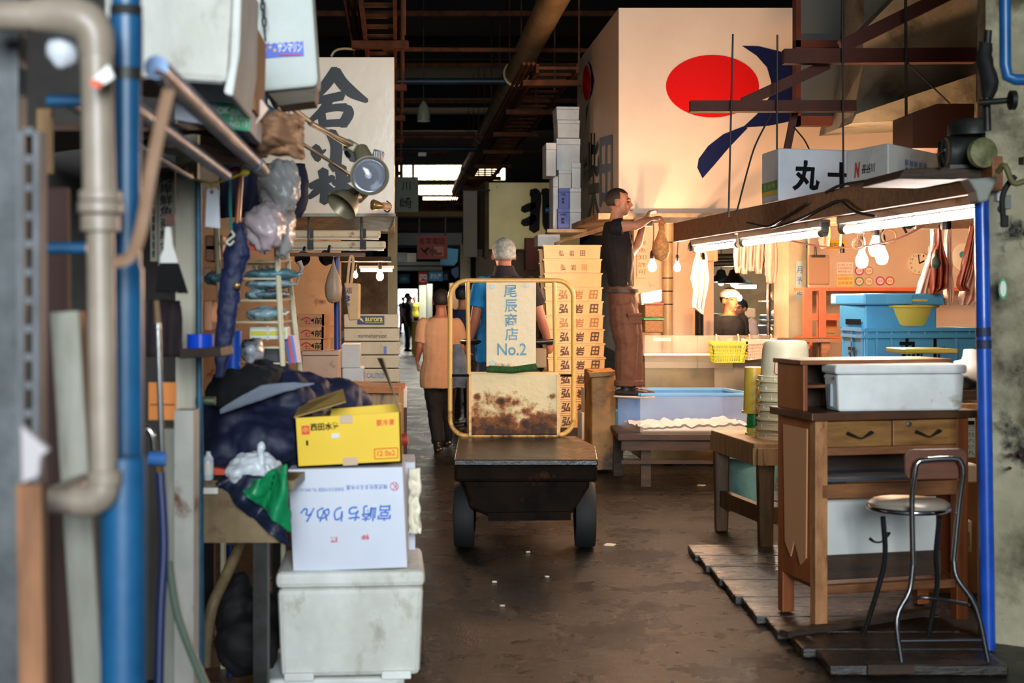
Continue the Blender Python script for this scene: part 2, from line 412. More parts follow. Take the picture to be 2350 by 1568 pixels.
beam('beam_back', MB().pbox(905, 485, 1063, 499, 30, .4), pm('ochre_beam', (128, 100, 56), (100, 78, 44), .8, .8))
beam('beam_back', MB().pbox(905, 460, 1063, 484, 44, .4), rusty)
beam('wall_upper_back', MB().pbox(905, 499, 1063, 535, 31, .3), dark)
for y_, Z_, xa, xb in ((377, 22, 905, 1000), (499, 24, 905, 1062), (567, 27, 905, 1100), (611, 26, 905, 1100), (621.5, 34, 905, 1100), (628, 40, 905, 1000), (622, 38, 1010, 1040), (437, 18.6, 1060, 1125)): beam('beam_back', MB().pbox(xa, y_ - 2, xb, y_ + 1, Z_ - .02, .1), dark)
gb = pm('grey_blue_steel', (74, 78, 78), rough=.6)
beam('beam_back', MB().pbox(905, 535, 1060, 562, 30, .3), gb)
beam('beam_back', MB().pbox(905, 601, 1015, 621, 29, .3), pm('pale_grey_steel', (110, 118, 116), rough=.6))
# ================================================================ people
def hand(mb, w, d, nrm, side, s=1.0, curl=.5):
    # w wrist, d pointing direction, nrm palm normal (fingers curl towards it), side +1/-1 where the thumb leaves
    w = V(w); d = V(d).normalized(); nrm = V(nrm); nrm = (nrm - d * nrm.dot(d)).normalized(); x = d.cross(nrm) * side
    mb.tube([w, w + d * .045 * s, w + d * .085 * s], [.024 * s, .036 * s, .036 * s], 10, flat=.45, up=nrm, ball=True)
    for i, (o, ln) in enumerate(((-.030, .066), (-.010, .076), (.011, .071), (.030, .055))):
        a = w + d * .085 * s - x * o * s; dirv = d - x * o * 2; pts = [a]; ang = curl * (.55 + .12 * i)
        for k, q in enumerate((.45, .32, .26)):
            dirv = (dirv.normalized() * math.cos(ang) + nrm * math.sin(ang)).normalized(); pts.append(pts[-1] + dirv * ln * q * s * 1.15); ang = curl * .8
        mb.tube(pts, [.0095 * s, .009 * s, .0085 * s, .007 * s], 8, ball=True)
    a = w + d * .03 * s + x * .022 * s
    mb.tube([a, a + (x * .8 + d * .7) * .03 * s, a + (x * .55 + d * 1.5 + nrm * .5) * .036 * s], [.013 * s, .011 * s, .009 * s], 8, ball=True)
def headm(mb, c, yaw, s, tilt=0):
    q = Matrix.Translation(c) @ rotz(yaw) @ Matrix.Rotation(tilt, 4, 'X')
    T = lambda x, y, z: q @ V((x * s, y * s, z * s))
    old = mb.M; mb.M = q @ Matrix.Scale(s, 4)
    mb.ell((0, .012, .03), (.076, .094, .09)); mb.ell((0, -.022, -.03), (.058, .07, .075)); mb.ell((0, -.05, -.082), (.03, .032, .026))
    mb.tube([(0, -.088, .015), (0, -.108, -.022), (0, -.09, -.034)], [.009, .014, .012], 8, ball=True)
    mb.ell((0, -.083, -.055), (.024, .012, .006)); mb.ell((0, -.081, -.067), (.022, .012, .006))
    mb.tube([(-.04, -.078, .028), (0, -.092, .026), (.04, -.078, .028)], .008, 8, ball=True)
    for e in (-1, 1):
        mb.ell((e * .08, .008, -.006), (.012, .02, .033)); mb.ell((e * .04, -.062, -.02), (.022, .018, .018))
    mb.M = old; return T, q
def hairm(mb, q, s, top=.012, low=-.05, fringe=.055, rough=.03):
    old = mb.M; mb.M = q @ Matrix.Scale(s, 4)
    def fn(d):
        n = noise.noise(V((d.x * 9, d.y * 9, d.z * 9))) * rough
        face = d.y < -.25 and d.z < .45 + .2 * abs(d.x)
        side = -.25 <= d.y < .12 and d.z < -.05
        lowb = d.z < -.62
        return .86 if (face or side or lowb) else 1.0 + n
    mb.ell((0, .014, .032), (.076 + top, .096 + top, .09 + top), n=28, m=20, fn=fn)
    mb.M = old
def person(name, label, J, hair=(30, 24, 20), shirt=(60, 50, 44), trou=(40, 34, 30), vox=.009, sleeve=.55, shoes=(20, 18, 18), hairopt=None, boots=False, group=None, extra=None, s=1.0, sk=skin, shirtdisp=(.02, .09), legs=True, tilt=0):
    """J: joints in metres. yaw 0 faces the camera."""
    g = {k: ([V(x) for x in v] if isinstance(v, list) and k != 'pitch' else V(v) if isinstance(v, (Vector, tuple)) else v) for k, v in J.items()}
    base = V((g['pelvis'].x, g['pelvis'].y, min([a.z for a in g['an']]) - .09 * s if legs else g['pelvis'].z - .2))
    t = thing(name, label, 'person', base, group=group)
    by = g['byaw']; mb = MB()
    T, q = headm(mb, g['head'], g['yaw'], s, tilt)
    nk = g['neck']; hd = g['head']
    mb.tube([nk - V((0, 0, .04 * s)), (nk + hd) / 2, hd + V((0, 0, -.02 * s))], [.062 * s, .054 * s, .052 * s], 12)
    ch, wa, pe = g['chest'], g['waist'], g['pelvis']
    def torso(m, k, low=False):
        hx = g.get('hx', .02) if low else 0
        r = [(pe - V((0, 0, (.12 if low else .10) * s)), .13 + hx * 2.4, .105 + hx * 1.6), (pe, .165 + hx, .115 + hx), (wa, .14 + hx * .6, .102 + hx * .6), (ch.lerp(wa, .5), .152, .11), (ch, .168, .118), (ch.lerp(nk, .6), .168, .098), (nk, .105, .078)]
        if not low: r.append((nk + V((0, 0, .03 * s)), .06, .06))
        m.loft([(c, a * s + k, b * s + k) for c, a, b in r], by)
    torso(mb, -.012)
    for i in (0, 1):
        sh, el, wr = g['sh'][i], g['el'][i], g['wr'][i]
        mb.tube([sh, sh.lerp(el, .35), el, el.lerp(wr, .3), wr], [.05 * s, .047 * s, .037 * s, .038 * s, .026 * s], 12, ball=True)
        hd_ = g['hd'][i] if 'hd' in g else (wr - el)
        nr = g['hn'][i] if 'hn' in g else V((0, 1, 0)) if abs((wr - el).normalized().y) < .8 else V((0, 0, -1))
        hand(mb, wr, hd_, nr, (1 if i == 0 else -1) * (g.get('hs', 1)), s, g.get('curl', .55))
        if legs:
            hp, kn, an = g['hip'][i], g['kn'][i], g['an'][i]
            mb.tube([hp, hp.lerp(kn, .4), kn, kn.lerp(an, .3), an], [.078 * s, .07 * s, .05 * s, .052 * s, .036 * s], 12, ball=True)
    body = part('body', mb, sk, t, remesh=vox, smoothit=2)
    hm = MB(); ho = dict(hairopt or {}); hc = ho.pop('c2', None); hairm(hm, q, s, **ho)
    part('hair', hm, pm('hair_%d' % sum(hair), hair, hc, sc=30, rough=.6, bump=.004, bs=90) if True else None, t, smooth='all')
    for e in (-1, 1):
        em = MB(); em.ell(T(e * .033, -.079, .008), (.012 * s, .007 * s, .006 * s)); part('eye', em, pm('eye_dark', (28, 20, 16), rough=.2), t, smooth='all')
        em = MB(); em.tube([T(e * .015, -.092, .03), T(e * .036, -.089, .036), T(e * .056, -.07, .028)], .004 * s, 6); part('eyebrow', em, pm('brow', (30, 22, 18)), t, smooth='all')
    em = MB(); em.ell(T(0, -.094, -.061), (.022 * s, .004 * s, .006 * s)); part('mouth', em, pm('lips', (150, 82, 70)), t, smooth='all')
    # clothes
    mb = MB(); torso(mb, .014, True)
    for i in (0, 1):
        sh, el, wr = g['sh'][i], g['el'][i], g['wr'][i]
        if sleeve <= 1: e2 = sh.lerp(el, sleeve); mb.tube([sh, sh.lerp(e2, .5), e2], [.069 * s, .072 * s, .07 * s], 12); mb.ell(sh, (.066 * s,) * 3)
        else: mb.tube([sh, el, el.lerp(wr, .92)], [.066 * s, .056 * s, .042 * s], 12); mb.ell(sh, (.066 * s,) * 3); mb.ell(el, (.055 * s,) * 3)
    part('shirt', mb, shirt if not isinstance(shirt, tuple) else pm('cloth_%d_%d_%d' % shirt, shirt, rough=.85), t, remesh=vox, smoothit=2, disp=shirtdisp)
    if legs:
        mb = MB(); top = wa.lerp(pe, .35)
        mb.loft([(pe - V((0, 0, .13 * s)), .15 * s, .115 * s), (pe, .17 * s, .122 * s), (top, .145 * s, .108 * s)], by)
        for i in (0, 1):
            hp, kn, an = g['hip'][i], g['kn'][i], g['an'][i]; an2 = an.lerp(kn, .02)
            lw = g.get('legw', 1.0)
            mb.tube([hp, hp.lerp(kn, .45), kn, kn.lerp(an2, .4), an2], [.098 * s, .092 * s * lw, .076 * s * lw, .074 * s * lw, .066 * s * lw], 12)
        part('trousers', mb, trou if not isinstance(trou, tuple) else pm('cloth_%d_%d_%d' % trou, trou, rough=.85), t, remesh=vox, smoothit=2, disp=(.018, .07))
        for i in (0, 1):
            an = g['an'][i]; d = V((math.sin(g['toe']), -math.cos(g['toe']), g.get('pitch', [0, 0])[i] if 'pitch' in g else 0)); z = V((0, 0, -.055 * s))
            sm_ = MB(); sm_.tube([an + z - d * .06 * s, an + z, an + z + d * .1 * s, an + z + d * .17 * s], [.038 * s, .046 * s, .042 * s, .03 * s], 12, ball=True, flat=.8)
            if boots: sm_.tube([an + z, an, an.lerp(g['kn'][i], .85)], [.05 * s, .052 * s, .07 * s], 14)
            else: sm_.tube([an + z, an + V((0, 0, .02))], [.045 * s, .042 * s], 12)
            sh_ = part('boot' if boots else 'shoe', sm_, pm('shoe_%d' % sum(shoes), shoes, rough=.3 if boots else .6), t, remesh=max(vox * .8, .006), smoothit=1)
            so = MB(); so.tube([an + z * 1.55 - d * .075 * s, an + z * 1.55, an + z * 1.55 + d * .1 * s, an + z * 1.55 + d * .175 * s], [.036 * s, .046 * s, .045 * s, .03 * s], 12, flat=.32, up=(0, 0, 1), ball=True)
            part('sole', so, g.get('solem', pm('sole_dark', (40, 32, 28))), sh_, smooth=True)
    return t, T, q, g
def joints(X, Z0, H, face, lean=0, step=.0, gz=0.0, arms=None, by=None):
    """default standing joints at depth Z0, height H, facing yaw"""
    k = H / 1.72; c, s_ = math.cos(face if by is None else by), math.sin(face if by is None else by)
    f = V((s_, -c, 0)); r = V((c, s_, 0))       # forward, and the viewer's right when facing the camera
    B = V((X, Z0, gz)); up = V((0, 0, 1))
    J = dict(byaw=face if by is None else by, yaw=face, toe=face if by is None else by)
    J['pelvis'] = B + up * .93 * k; J['waist'] = B + up * 1.08 * k + f * lean * .3; J['chest'] = B + up * 1.30 * k + f * lean * .7
    J['neck'] = B + up * 1.44 * k + f * lean; J['head'] = B + up * 1.60 * k + f * (lean * 1.25 + .02)
    J['sh'] = [J['neck'] - r * .175 * k - up * .045 * k, J['neck'] + r * .175 * k - up * .045 * k]
    J['el'] = [J['sh'][0] - r * .04 * k - up * .27 * k, J['sh'][1] + r * .04 * k - up * .27 * k]
    J['wr'] = [J['el'][0] - up * .24 * k + f * .06, J['el'][1] - up * .24 * k + f * .06]
    J['hip'] = [J['pelvis'] - r * .09 * k - up * .03, J['pelvis'] + r * .09 * k - up * .03]
    J['kn'] = [B - r * .1 * k + up * .5 * k + f * step * .6, B + r * .1 * k + up * .5 * k - f * step * .2]
    J['an'] = [B - r * .1 * k + up * .09 * k + f * step, B + r * .1 * k + up * .09 * k - f * step]
    J['hn'] = [r, -r]; J['k'] = k
    return J
# ---- man standing on the tank, side view facing right, both arms raised
Z = 11.7; p = lambda x, y, dz=0: P(x, y, Z) + V((0, dz, 0))
J = dict(byaw=R(78), yaw=R(82), toe=R(62),
  head=p(1421, 466, .02), neck=p(1413, 510, .02), chest=p(1418, 565), waist=p(1423, 640), pelvis=p(1429, 690),
  sh=[p(1413, 522, -.17), p(1416, 524, .19)], el=[p(1456, 521, -.22), p(1463, 578, .17)], wr=[p(1486, 505, -.12), p(1479, 512, .06)],
  hd=[V((1, .3, .15)), V((.5, -.1, 1))], hn=[V((.2, .3, -1)), V((1, -.3, -.4))], curl=.7,
  hip=[p(1424, 700, -.09), p(1434, 700, .09)], kn=[p(1436, 790, -.1), p(1452, 785, .1)], an=[p(1434, 885, -.1), p(1452, 887, .07)], legw=1.28, hx=-.03,
  solem=pm('pale_sole', (226, 206, 184)))
brown_trou = pm('brown_cargo_cotton', (92, 56, 36), (78, 46, 30), 5, .85)
char = pm('charcoal_cotton', (34, 28, 28), (26, 22, 22), 6, .9, spec=.2)
t, T, q, g = person('person', 'person in a charcoal sleeveless shirt and brown cargo trousers standing on the tank, arms raised', J,
  hair=(40, 30, 22), hairopt=dict(top=.004, rough=.008), shirt=char, trou=brown_trou, vox=.0085, sleeve=.28, shoes=(24, 20, 22), shirtdisp=(.025, .12))
mb = MB(); mb.tube([p(1484, 716, -.06), p(1486, 722, 0)], .01); mb = MB()
f1 = rectmap(1441, 722, 1478, 740, Z - .2, 0)
mb.box(p(1452, 731, -.172), (S(34, Z), .03, S(24, Z)), rz=.35); mb.box(p(1452, 722, -.182), (S(38, Z), .025, S(8, Z)), rz=.35)
part('cargo_pocket', mb, brown_trou, t, bevel=.008)
mb = MB(); mb.loft([(p(1426, 672), .185, .15), (p(1426, 664), .185, .15)], R(78)); part('belt', mb, pm('dark_belt', (34, 24, 20)), t, smooth=True)
for a in J['an']:
    mb = MB(); mb.tube([V(a) + V((0, 0, .0)), V(a) + V((0, 0, .05))], .098, 14); part('trouser_cuff', mb, brown_trou, t, smooth=True, bevel=.01)
    mb = MB()
    for k in range(4):
        c = V(a) + V((.06 + .022 * k, -.02 - .013 * k, .0 - .012 * k)); mb.tube([c + V((-.01, -.02, 0)), c + V((.008, 0, .008)), c + V((.012, .02, 0))], .0028, 6)
    part('laces', mb, pm('orange_lace', (236, 84, 40)), t)
# the thing he is working on: bulb holder and net bag of shells
solo('bulb_holder_block', MB().box(p(1487, 512, .02), (.075, .06, .05)), pm('grey_fitting', (120, 110, 98)), 'small grey fitting held in the raised hands of the person on the tank', 'fitting', bevel=.006)
t = thing('net_bag', 'straw-coloured net bag hanging below the raised hands of the person on the tank', 'bag', P(1517, 600, 11.8))
nb = pm('straw_net', (206, 160, 104), (160, 110, 60), 40, .8, bump=.01, bs=60)
part('bag', MB().lathe([(.0, 0), (.05, .02), (.075, .08), (.07, .14), (.04, .2), (.018, .26), (.022, .31), (.012, .36)], P(1517, 600, 11.8), n=18, close=False), nb, t, smooth=True)
part('cord', MB().tube([P(1517, 505, 11.8), P(1524, 525, 11.8), P(1518, 540, 11.8)], .01, 8, k=3), nb, t, smooth=True)

# ---- driver on the turret truck, seen from behind
Z = 10.4; p = lambda x, y, dz=0: P(x, y, Z) + V((0, dz, 0))
J = dict(byaw=R(180), yaw=R(188), toe=R(180), head=p(1156, 587, .04), neck=p(1158, 634), chest=p(1160, 678), waist=p(1155, 745), pelvis=p(1152, 795),
  sh=[p(1215, 655), p(1106, 655)], el=[p(1243, 735, .02), p(1090, 735, .02)], wr=[p(1258, 783, .1), p(1075, 785, .1)],
  hd=[V((.25, .6, -.8)), V((-.25, .6, -.8))], hn=[V((0, .6, -.6)), V((0, .6, -.6))], curl=.9,
  hip=[p(1180, 805), p(1126, 805)], kn=[p(1183, 920), p(1122, 920)], an=[p(1184, 1003), p(1120, 1003)])
tee = bpy.data.materials.new('blue_and_black_shirt'); tee.use_nodes = True
nt = tee.node_tree; b = nt.nodes['Principled BSDF']; b.inputs['Roughness'].default_value = .85
tc = nt.nodes.new('ShaderNodeTexCoord'); sx = nt.nodes.new('ShaderNodeSeparateXYZ'); cr = nt.nodes.new('ShaderNodeValToRGB')
nt.links.new(tc.outputs['Object'], sx.inputs[0]); ma = nt.nodes.new('ShaderNodeMath'); ma.operation = 'MULTIPLY_ADD'; ma.inputs[1].default_value = 1; ma.inputs[2].default_value = .5
nt.links.new(sx.outputs[0], ma.inputs[0]); nt.links.new(ma.outputs[0], cr.inputs[0])
cr.color_ramp.interpolation = 'CONSTANT'; cr.color_ramp.elements[0].color = lin((22, 132, 190)); cr.color_ramp.elements[1].color = lin((40, 30, 28)); cr.color_ramp.elements[1].position = .415
nt.links.new(cr.outputs[0], b.inputs['Base Color'])
t, T, q, g = person('person', 'grey-haired person in a blue and black shirt driving the rusty cart, seen from behind', J, hair=(190, 184, 170),
  hairopt=dict(top=.012, rough=.05, c2=(130, 124, 112)), shirt=tee, trou=(58, 66, 78), vox=.009, sleeve=.62, shoes=(24, 24, 26), sk=pm('tanned_skin', (176, 108, 80), rough=.5))
mb = MB(); mb.loft([(p(1160, 634, .01), .10, .1), (p(1158, 622, .02), .078, .085), (p(1157, 610, .04), .07, .08)], R(180)); part('collar', mb, pm('dark_towel', (40, 30, 28), rough=.9), t, smooth=True, disp=(.015, .05))
# ---- walker in a beige shirt
Z = 14.2; p = lambda x, y, dz=0: P(x, y, Z) + V((0, dz, 0))
J = dict(byaw=R(180), yaw=R(186), toe=R(176), head=p(1012, 693), neck=p(1012, 729), chest=p(1010, 768), waist=p(1008, 825), pelvis=p(1008, 862),
  sh=[p(1048, 744), p(973, 744)], el=[p(1060, 795, .05), p(964, 795, -.02)], wr=[p(1058, 838, .15), p(957, 826, .05)],
  hd=[V((0, .3, -1)), V((.1, .15, -1))], hn=[V((-1, 0, 0)), V((1, 0, 0))],
  hip=[p(1026, 872), p(993, 872)], kn=[p(1025, 940, .12), p(998, 945, .02)], an=[p(1024, 1010, .25), p(1007, 1017, -.08)])
t, T, q, g = person('person', 'person in a beige T-shirt, dark trousers and rubber boots walking away left of the cart', J, hair=(34, 24, 20), hairopt=dict(top=.012, rough=.03),
  shirt=pm('beige_cotton', (204, 154, 116), rough=.85), trou=(30, 26, 26), vox=.0095, sleeve=.85, boots=True, shoes=(46, 36, 28), shirtdisp=(.025, .14), sk=pm('tanned_skin', (176, 108, 80)))
# ---- person in cap beyond
J = joints(P(1062, 0, 17).x, 17, 1.66, R(150))
t, T, q, g = person('person', 'person in a dark cap and navy jacket between the walker and the cart', J, hair=(24, 20, 22), shirt=(34, 50, 84), trou=(30, 30, 34), vox=.013, sleeve=1.5)
mb = MB(); mb.M = q; mb.ell((0, .01, .055), (.095, .112, .085)); mb.box((0, -.12, .045), (.14, .1, .012)); part('cap', mb, pm('dark_cap', (26, 28, 36)), t, smooth=True)
# ---- stall worker with headband
Z = 14.6; J = joints(P(1672, 0, Z).x, Z, 1.66, R(28), by=R(30))
J['head'] = P(1675, 690, Z); d = V(J['head']) - V((P(1672, 0, Z).x, Z, 1.60 * J['k']))
for k in ('neck', 'chest', 'waist', 'pelvis'): J[k] = J[k] + V((0, 0, d.z))
for k in ('sh', 'el', 'wr'): J[k] = [x + V((0, 0, d.z)) for x in J[k]]
J['wr'] = [J['el'][0] + V((.1, -.2, .02)), J['el'][1] + V((.0, -.22, .03))]
t, T, q, g = person('person', 'stall worker in a black polo shirt with a white towel round the head', J, shirt=(26, 24, 28), trou=(30, 30, 34), vox=.011, sleeve=.8)
mb = MB(); mb.M = q; mb.ell((0, .012, .065), (.098, .115, .062)); mb.lathe([(.098, 0), (.104, .02), (.1, .05)], (0, .01, .035), sy=1.15, close=False); mb.ell((0, .12, .02), (.03, .02, .04))
part('head_towel', mb, pm('white_towel', (236, 222, 210), rough=.9), t, smooth=True, disp=(.008, .03))
Z = 18; J = joints(P(1702, 0, Z).x, Z, 1.5, R(-40)); J['head'] = J['head'] + V((-.02, -.05, 0))
person('person', 'person in pale clothes bending behind the stall worker with the head towel', J, shirt=(236, 200, 190), trou=(120, 110, 104), vox=.014, sleeve=.9)
# ---- far people down the aisle
for i, (x, yf, H, sh, lab, yaw) in enumerate(((935, 788, 1.72, (22, 20, 22), 'person in black standing far down the aisle, nearest of the distant group', 60),
      (951, 772, 1.66, (214, 196, 60), 'distant person in a yellow top facing this way', 10),
      (966, 768, 1.6, (110, 104, 96), 'distant person in a grey top at the right of the far group', 190),
      (942, 765, 1.7, (130, 40, 44), 'distant person in dark red behind the one in black', 200),
      (979, 766, 1.55, (80, 84, 96), 'distant small person in blue grey by the right-hand stalls', 20),
      (925, 766, 1.66, (60, 60, 70), 'distant person in slate grey beside the left-hand stalls', 150))):
    Z = zf(yf) if i else 42; J = joints(P(x, 0, Z).x, Z, H, R(yaw), step=.1)
    person('person', lab, J, shirt=sh, trou=(40, 38, 40), vox=.03, sleeve=.5, group='people far down the aisle')
# ================================================================ the turret truck
Z = 9.75; cx = P(1195, 0, Z).x
t = thing('turret_truck', 'rusty yellow flatbed turret cart with a blue-lettered cream board and low dark bed', 'cart', (cx, 8.9, 0))
def rust_mat(name, base, amt, zlo, zhi, rustc=(88, 44, 16), rust2=(40, 22, 12), spots=True, rough=.45):
    m = bpy.data.materials.new(name); m.use_nodes = True; nt = m.node_tree; N = nt.nodes; L = nt.links; b = N['Principled BSDF']
    tc = N.new('ShaderNodeTexCoord'); sx = N.new('ShaderNodeSeparateXYZ'); L.new(tc.outputs['Object'], sx.inputs[0])
    g = N.new('ShaderNodeMapRange'); g.inputs[1].default_value = zlo; g.inputs[2].default_value = zhi; g.inputs[3].default_value = amt; g.inputs[4].default_value = -.18
    L.new(sx.outputs[2], g.inputs[0])
    n = N.new('ShaderNodeTexNoise'); n.inputs['Scale'].default_value = 9; n.inputs['Detail'].default_value = 9; n.inputs['Roughness'].default_value = .65; L.new(tc.outputs['Object'], n.inputs['Vector'])
    v = N.new('ShaderNodeTexVoronoi'); v.inputs['Scale'].default_value = 11; L.new(tc.outputs['Object'], v.inputs['Vector'])
    vr = N.new('ShaderNodeMapRange'); vr.inputs[1].default_value = .0; vr.inputs[2].default_value = .42; vr.inputs[3].default_value = .22 if spots else 0; vr.inputs[4].default_value = -.06 if spots else 0; L.new(v.outputs[0], vr.inputs[0])
    a = N.new('ShaderNodeMath'); a.operation = 'ADD'; L.new(g.outputs[0], a.inputs[0]); L.new(n.outputs[0], a.inputs[1])
    a2 = N.new('ShaderNodeMath'); a2.operation = 'ADD'; L.new(a.outputs[0], a2.inputs[0]); L.new(vr.outputs[0], a2.inputs[1])
    r = N.new('ShaderNodeValToRGB'); e = r.color_ramp.elements; e[0].position = .55; e[0].color = lin(base); e[1].position = .86; e[1].color = lin(rust2)
    x = e.new(.64); x.color = lin(tuple(int(q * .55 + w_ * .45) for q, w_ in zip(base, rustc))); x = e.new(.70); x.color = lin(rustc)
    L.new(a2.outputs[0], r.inputs[0]); L.new(r.outputs[0], b.inputs['Base Color'])
    rr = N.new('ShaderNodeMapRange'); rr.inputs[1].default_value = .55; rr.inputs[2].default_value = .75; rr.inputs[3].default_value = rough; rr.inputs[4].default_value = .75; L.new(a2.outputs[0], rr.inputs[0]); L.new(rr.outputs[0], b.inputs['Roughness'])
    bp = N.new('ShaderNodeBump'); bp.inputs['Distance'].default_value = .006; L.new(a2.outputs[0], bp.inputs['Height']); L.new(bp.outputs[0], b.inputs['Normal'])
    return m
yel = rust_mat('chipped_yellow_frame', (226, 170, 84), .16, .5, 1.0, spots=False, rough=.35)
panelm = rust_mat('rusted_cream_panel', (226, 196, 140), .47, .56, 1.02, rustc=(138, 76, 26), rust2=(58, 32, 14))
boardm = rust_mat('cream_board_rusty_edge', (234, 206, 160), .2, 1.0, 1.14, spots=False)
deckm = pm('wet_dark_steel_deck', (34, 23, 15), (18, 12, 8), 4, .1, rough2=.4, bump=.003, bs=25)
bedm = pm('black_brown_steel', (28, 18, 10), (12, 8, 5), 5, .7, spec=.06, bump=.004, bs=20, stain=((58, 32, 16), 7, .6, .7))
p = lambda x, y, dz=0: P(x, y, Z) + V((0, dz, 0))
# outer hoop
def hoop(x0, x1, yt, yb, r):
    pts = []
    for cx_, cy, a0 in ((x0 + r, yt + r, 180), (x1 - r, yt + r, 270)):
        for k in range(7): a = R(a0 + 15 * k); pts.append(p(cx_ + r * math.cos(a), cy + r * math.sin(a)))
    for cx_, cy, a0 in ((x1 - r, yb - r, 0), (x0 + r, yb - r, 90)):
        for k in range(7): a = R(a0 + 15 * k); pts.append(p(cx_ + r * math.cos(a), cy + r * math.sin(a)))
    return pts + [pts[0]]
part('guard_frame', MB().tube(hoop(1033, 1316, 644, 1000, 38), S(5.5, Z), 12), yel, t, label='chipped yellow tube hoop with rounded corners', smooth=True)
for x in (1073, 1272): part('upright', MB().tube([p(x, 648), p(x + 3, 858)], S(5, Z), 8), yel, t, smooth=True)
part('cross_rail', MB().bar(p(1076, 857), p(1282, 857), .03, .02), yel, t)
for a, b_ in (((1035, 862), (1078, 862)), ((1280, 862), (1318, 862))): part('cross_rail', MB().bar(p(*a), p(*b_), .02, .016), bedm, t)
mb = MB(); mb.pbox(1116, 648, 1230, 842, Z - .03, .02); bd = part('name_board', mb, boardm, t, label='cream board with blue lettering', bevel=.004)
mb = MB(); mp = lambda a, b_, c, d: rectmap(a, b_, c, d, Z - .03)
for ch, (a, b_, c, d) in zip('尾辰商店', ((1156, 654, 1186, 683), (1158, 687, 1187, 717), (1158, 719, 1187, 750), (1159, 752, 1189, 782))): text(mb, ch, mp(a, b_, c, d), bold=.015)
text(mb, 'No.2', mp(1141, 788, 1208, 816), bold=.015); part('lettering', mb, bluetext, bd)
mb = MB()
for x, y in ((1131, 658), (1211, 655), (1131, 832)): mb.tube([p(x, y, -.036), p(x, y, -.028)], S(6, Z), 16)
part('rivets', mb, pm('grey_disc', (190, 190, 176), rough=.4), bd)
mb = MB(); mb.tube([p(1118, 848, -.04), p(1175, 850, -.05), p(1232, 844, -.04)], .018, 8); mb.tube([p(1122, 843, -.04), p(1175, 846, -.05), p(1230, 838, -.04)], .014, 8)
part('green_rope', mb, pm('green_rope', (40, 96, 30), (26, 60, 20), 60, .8, bump=.006, bs=120), t, label='green rope under the board', smooth=True)
part('front_panel', MB().pbox(1078, 856, 1283, 1000, Z - .02, .06), panelm, t, label='cream sheet panel eaten by rust', bevel=.012)
mb = MB(); mb.pbox(1076, 862, 1082, 1000, Z - .03, .3); mb.pbox(1278, 860, 1286, 1000, Z - .03, .3); part('panel_edges', mb, yel, t)
# housing behind the panel and steering ring
part('engine_housing', MB().pbox(1086, 862, 1280, 1010, Z + .08, .34), bedm, t, bevel=.03)
ringc = P(1166, 790, 10.55)
mb = MB(); pts = [ringc + V((.34 * math.cos(a), .26 * math.sin(a), .02)) for a in [2 * math.pi * k / 40 for k in range(41)]]; mb.tube(pts, .019, 10); part('steering_ring', mb, black, t, smooth=True)
mb = MB(); mb.tube([ringc + V((0, 0, -.45)), ringc + V((0, 0, 0))], .05, 12); mb.lathe([(.13, -.4), (.2, -.3), (.2, -.12), (.1, -.05)], ringc); part('engine_drum', mb, dsteel, t, smooth=True)
part('headlamp_box', MB().pbox(1225, 800, 1254, 845, 9.95, .12), pm('yellowed_grey', (150, 120, 80)), t, bevel=.01)
part('cloth_rag', MB().tube([P(1050, 790, 10.2), P(1056, 830, 10.2), P(1052, 890, 10.2)], [.03, .06, .05], 10, flat=.4), pm('grey_rag', (120, 120, 124), (86, 86, 90), 9, .9), t, smooth=True, disp=(.03, .08))
part('driver_platform', MB().pbox(1070, 1000, 1290, 1020, 10.2, .55), bedm, t)
# low bed towards the camera
mb = MB(); z1 = p(0, 1003).z
Zn = 8.35; 
dk = [p(1044, 1003), p(1318, 1003)]
y = EYE - z1
ynear = 690 + y * F / Zn
dpts = [P(1042, ynear, Zn), P(1372, ynear - 4, Zn), P(1366, 1020, Zn + .8), P(1322, 1004, 9.8), P(1052, 1004, 9.8)]
for q in dpts: q.z = z1
mb.prism(dpts, (0, 0, -.035)); part('deck', mb, deckm, t, label='wet dark steel deck', bevel=.006)
mb = MB(); mb.prism([(a.x, a.y + .03, z1 - .035) for a in dpts], (0, 0, -.1)); part('deck_rim', mb, bedm, t, bevel=.02)
mb = MB(); mb.prism([P(1062, ynear + 26, Zn + .06), P(1356, ynear + 24, Zn + .06), P(1352, 1120, Zn + .06), P(1310, 1184, Zn + .06), P(1120, 1186, Zn + .06), P(1080, 1170, Zn + .06), P(1064, 1110, Zn + .06)], (-.06, 1.1, 0)); part('chassis', mb, bedm, t, bevel=.02)
mb = MB(); mb.bar(P(1078, 1112, Zn + .05), P(1345, 1112, Zn + .05), .01, .02); mb.bar(P(1120, 1186, Zn + .05), P(1310, 1184, Zn + .05), .03, .05); part('chassis_trim', mb, bedm, t)
for x in (1066, 1342):
    Zw = Zn + .3; r = .2; c = P(x, 0, Zw); mb = MB(); mb.lathe([(r * .6, -.06), (r * .95, -.06), (r, -.035), (r, .035), (r * .95, .06), (r * .6, .06)], (c.x, Zw, r), ax=(1, 0, 0), n=28)
    wq = part('wheel', mb, rubber, t, smooth=True); mb = MB(); mb.lathe([(0.02, -.07), (r * .5, -.065), (r * .6, -.04), (r * .6, .04), (r * .5, .065), (.02, .07)], (c.x, Zw, r), ax=(1, 0, 0), n=20); part('wheel_hub', mb, bedm, wq, smooth=True)
c = P(1165, 0, 10.2); mb = MB(); mb.lathe([(.13, -.07), (.21, -.07), (.22, 0), (.21, .07), (.13, .07)], (c.x, 10.2, .22), ax=(1, 0, 0), n=28); part('wheel', mb, rubber, t, smooth=True)
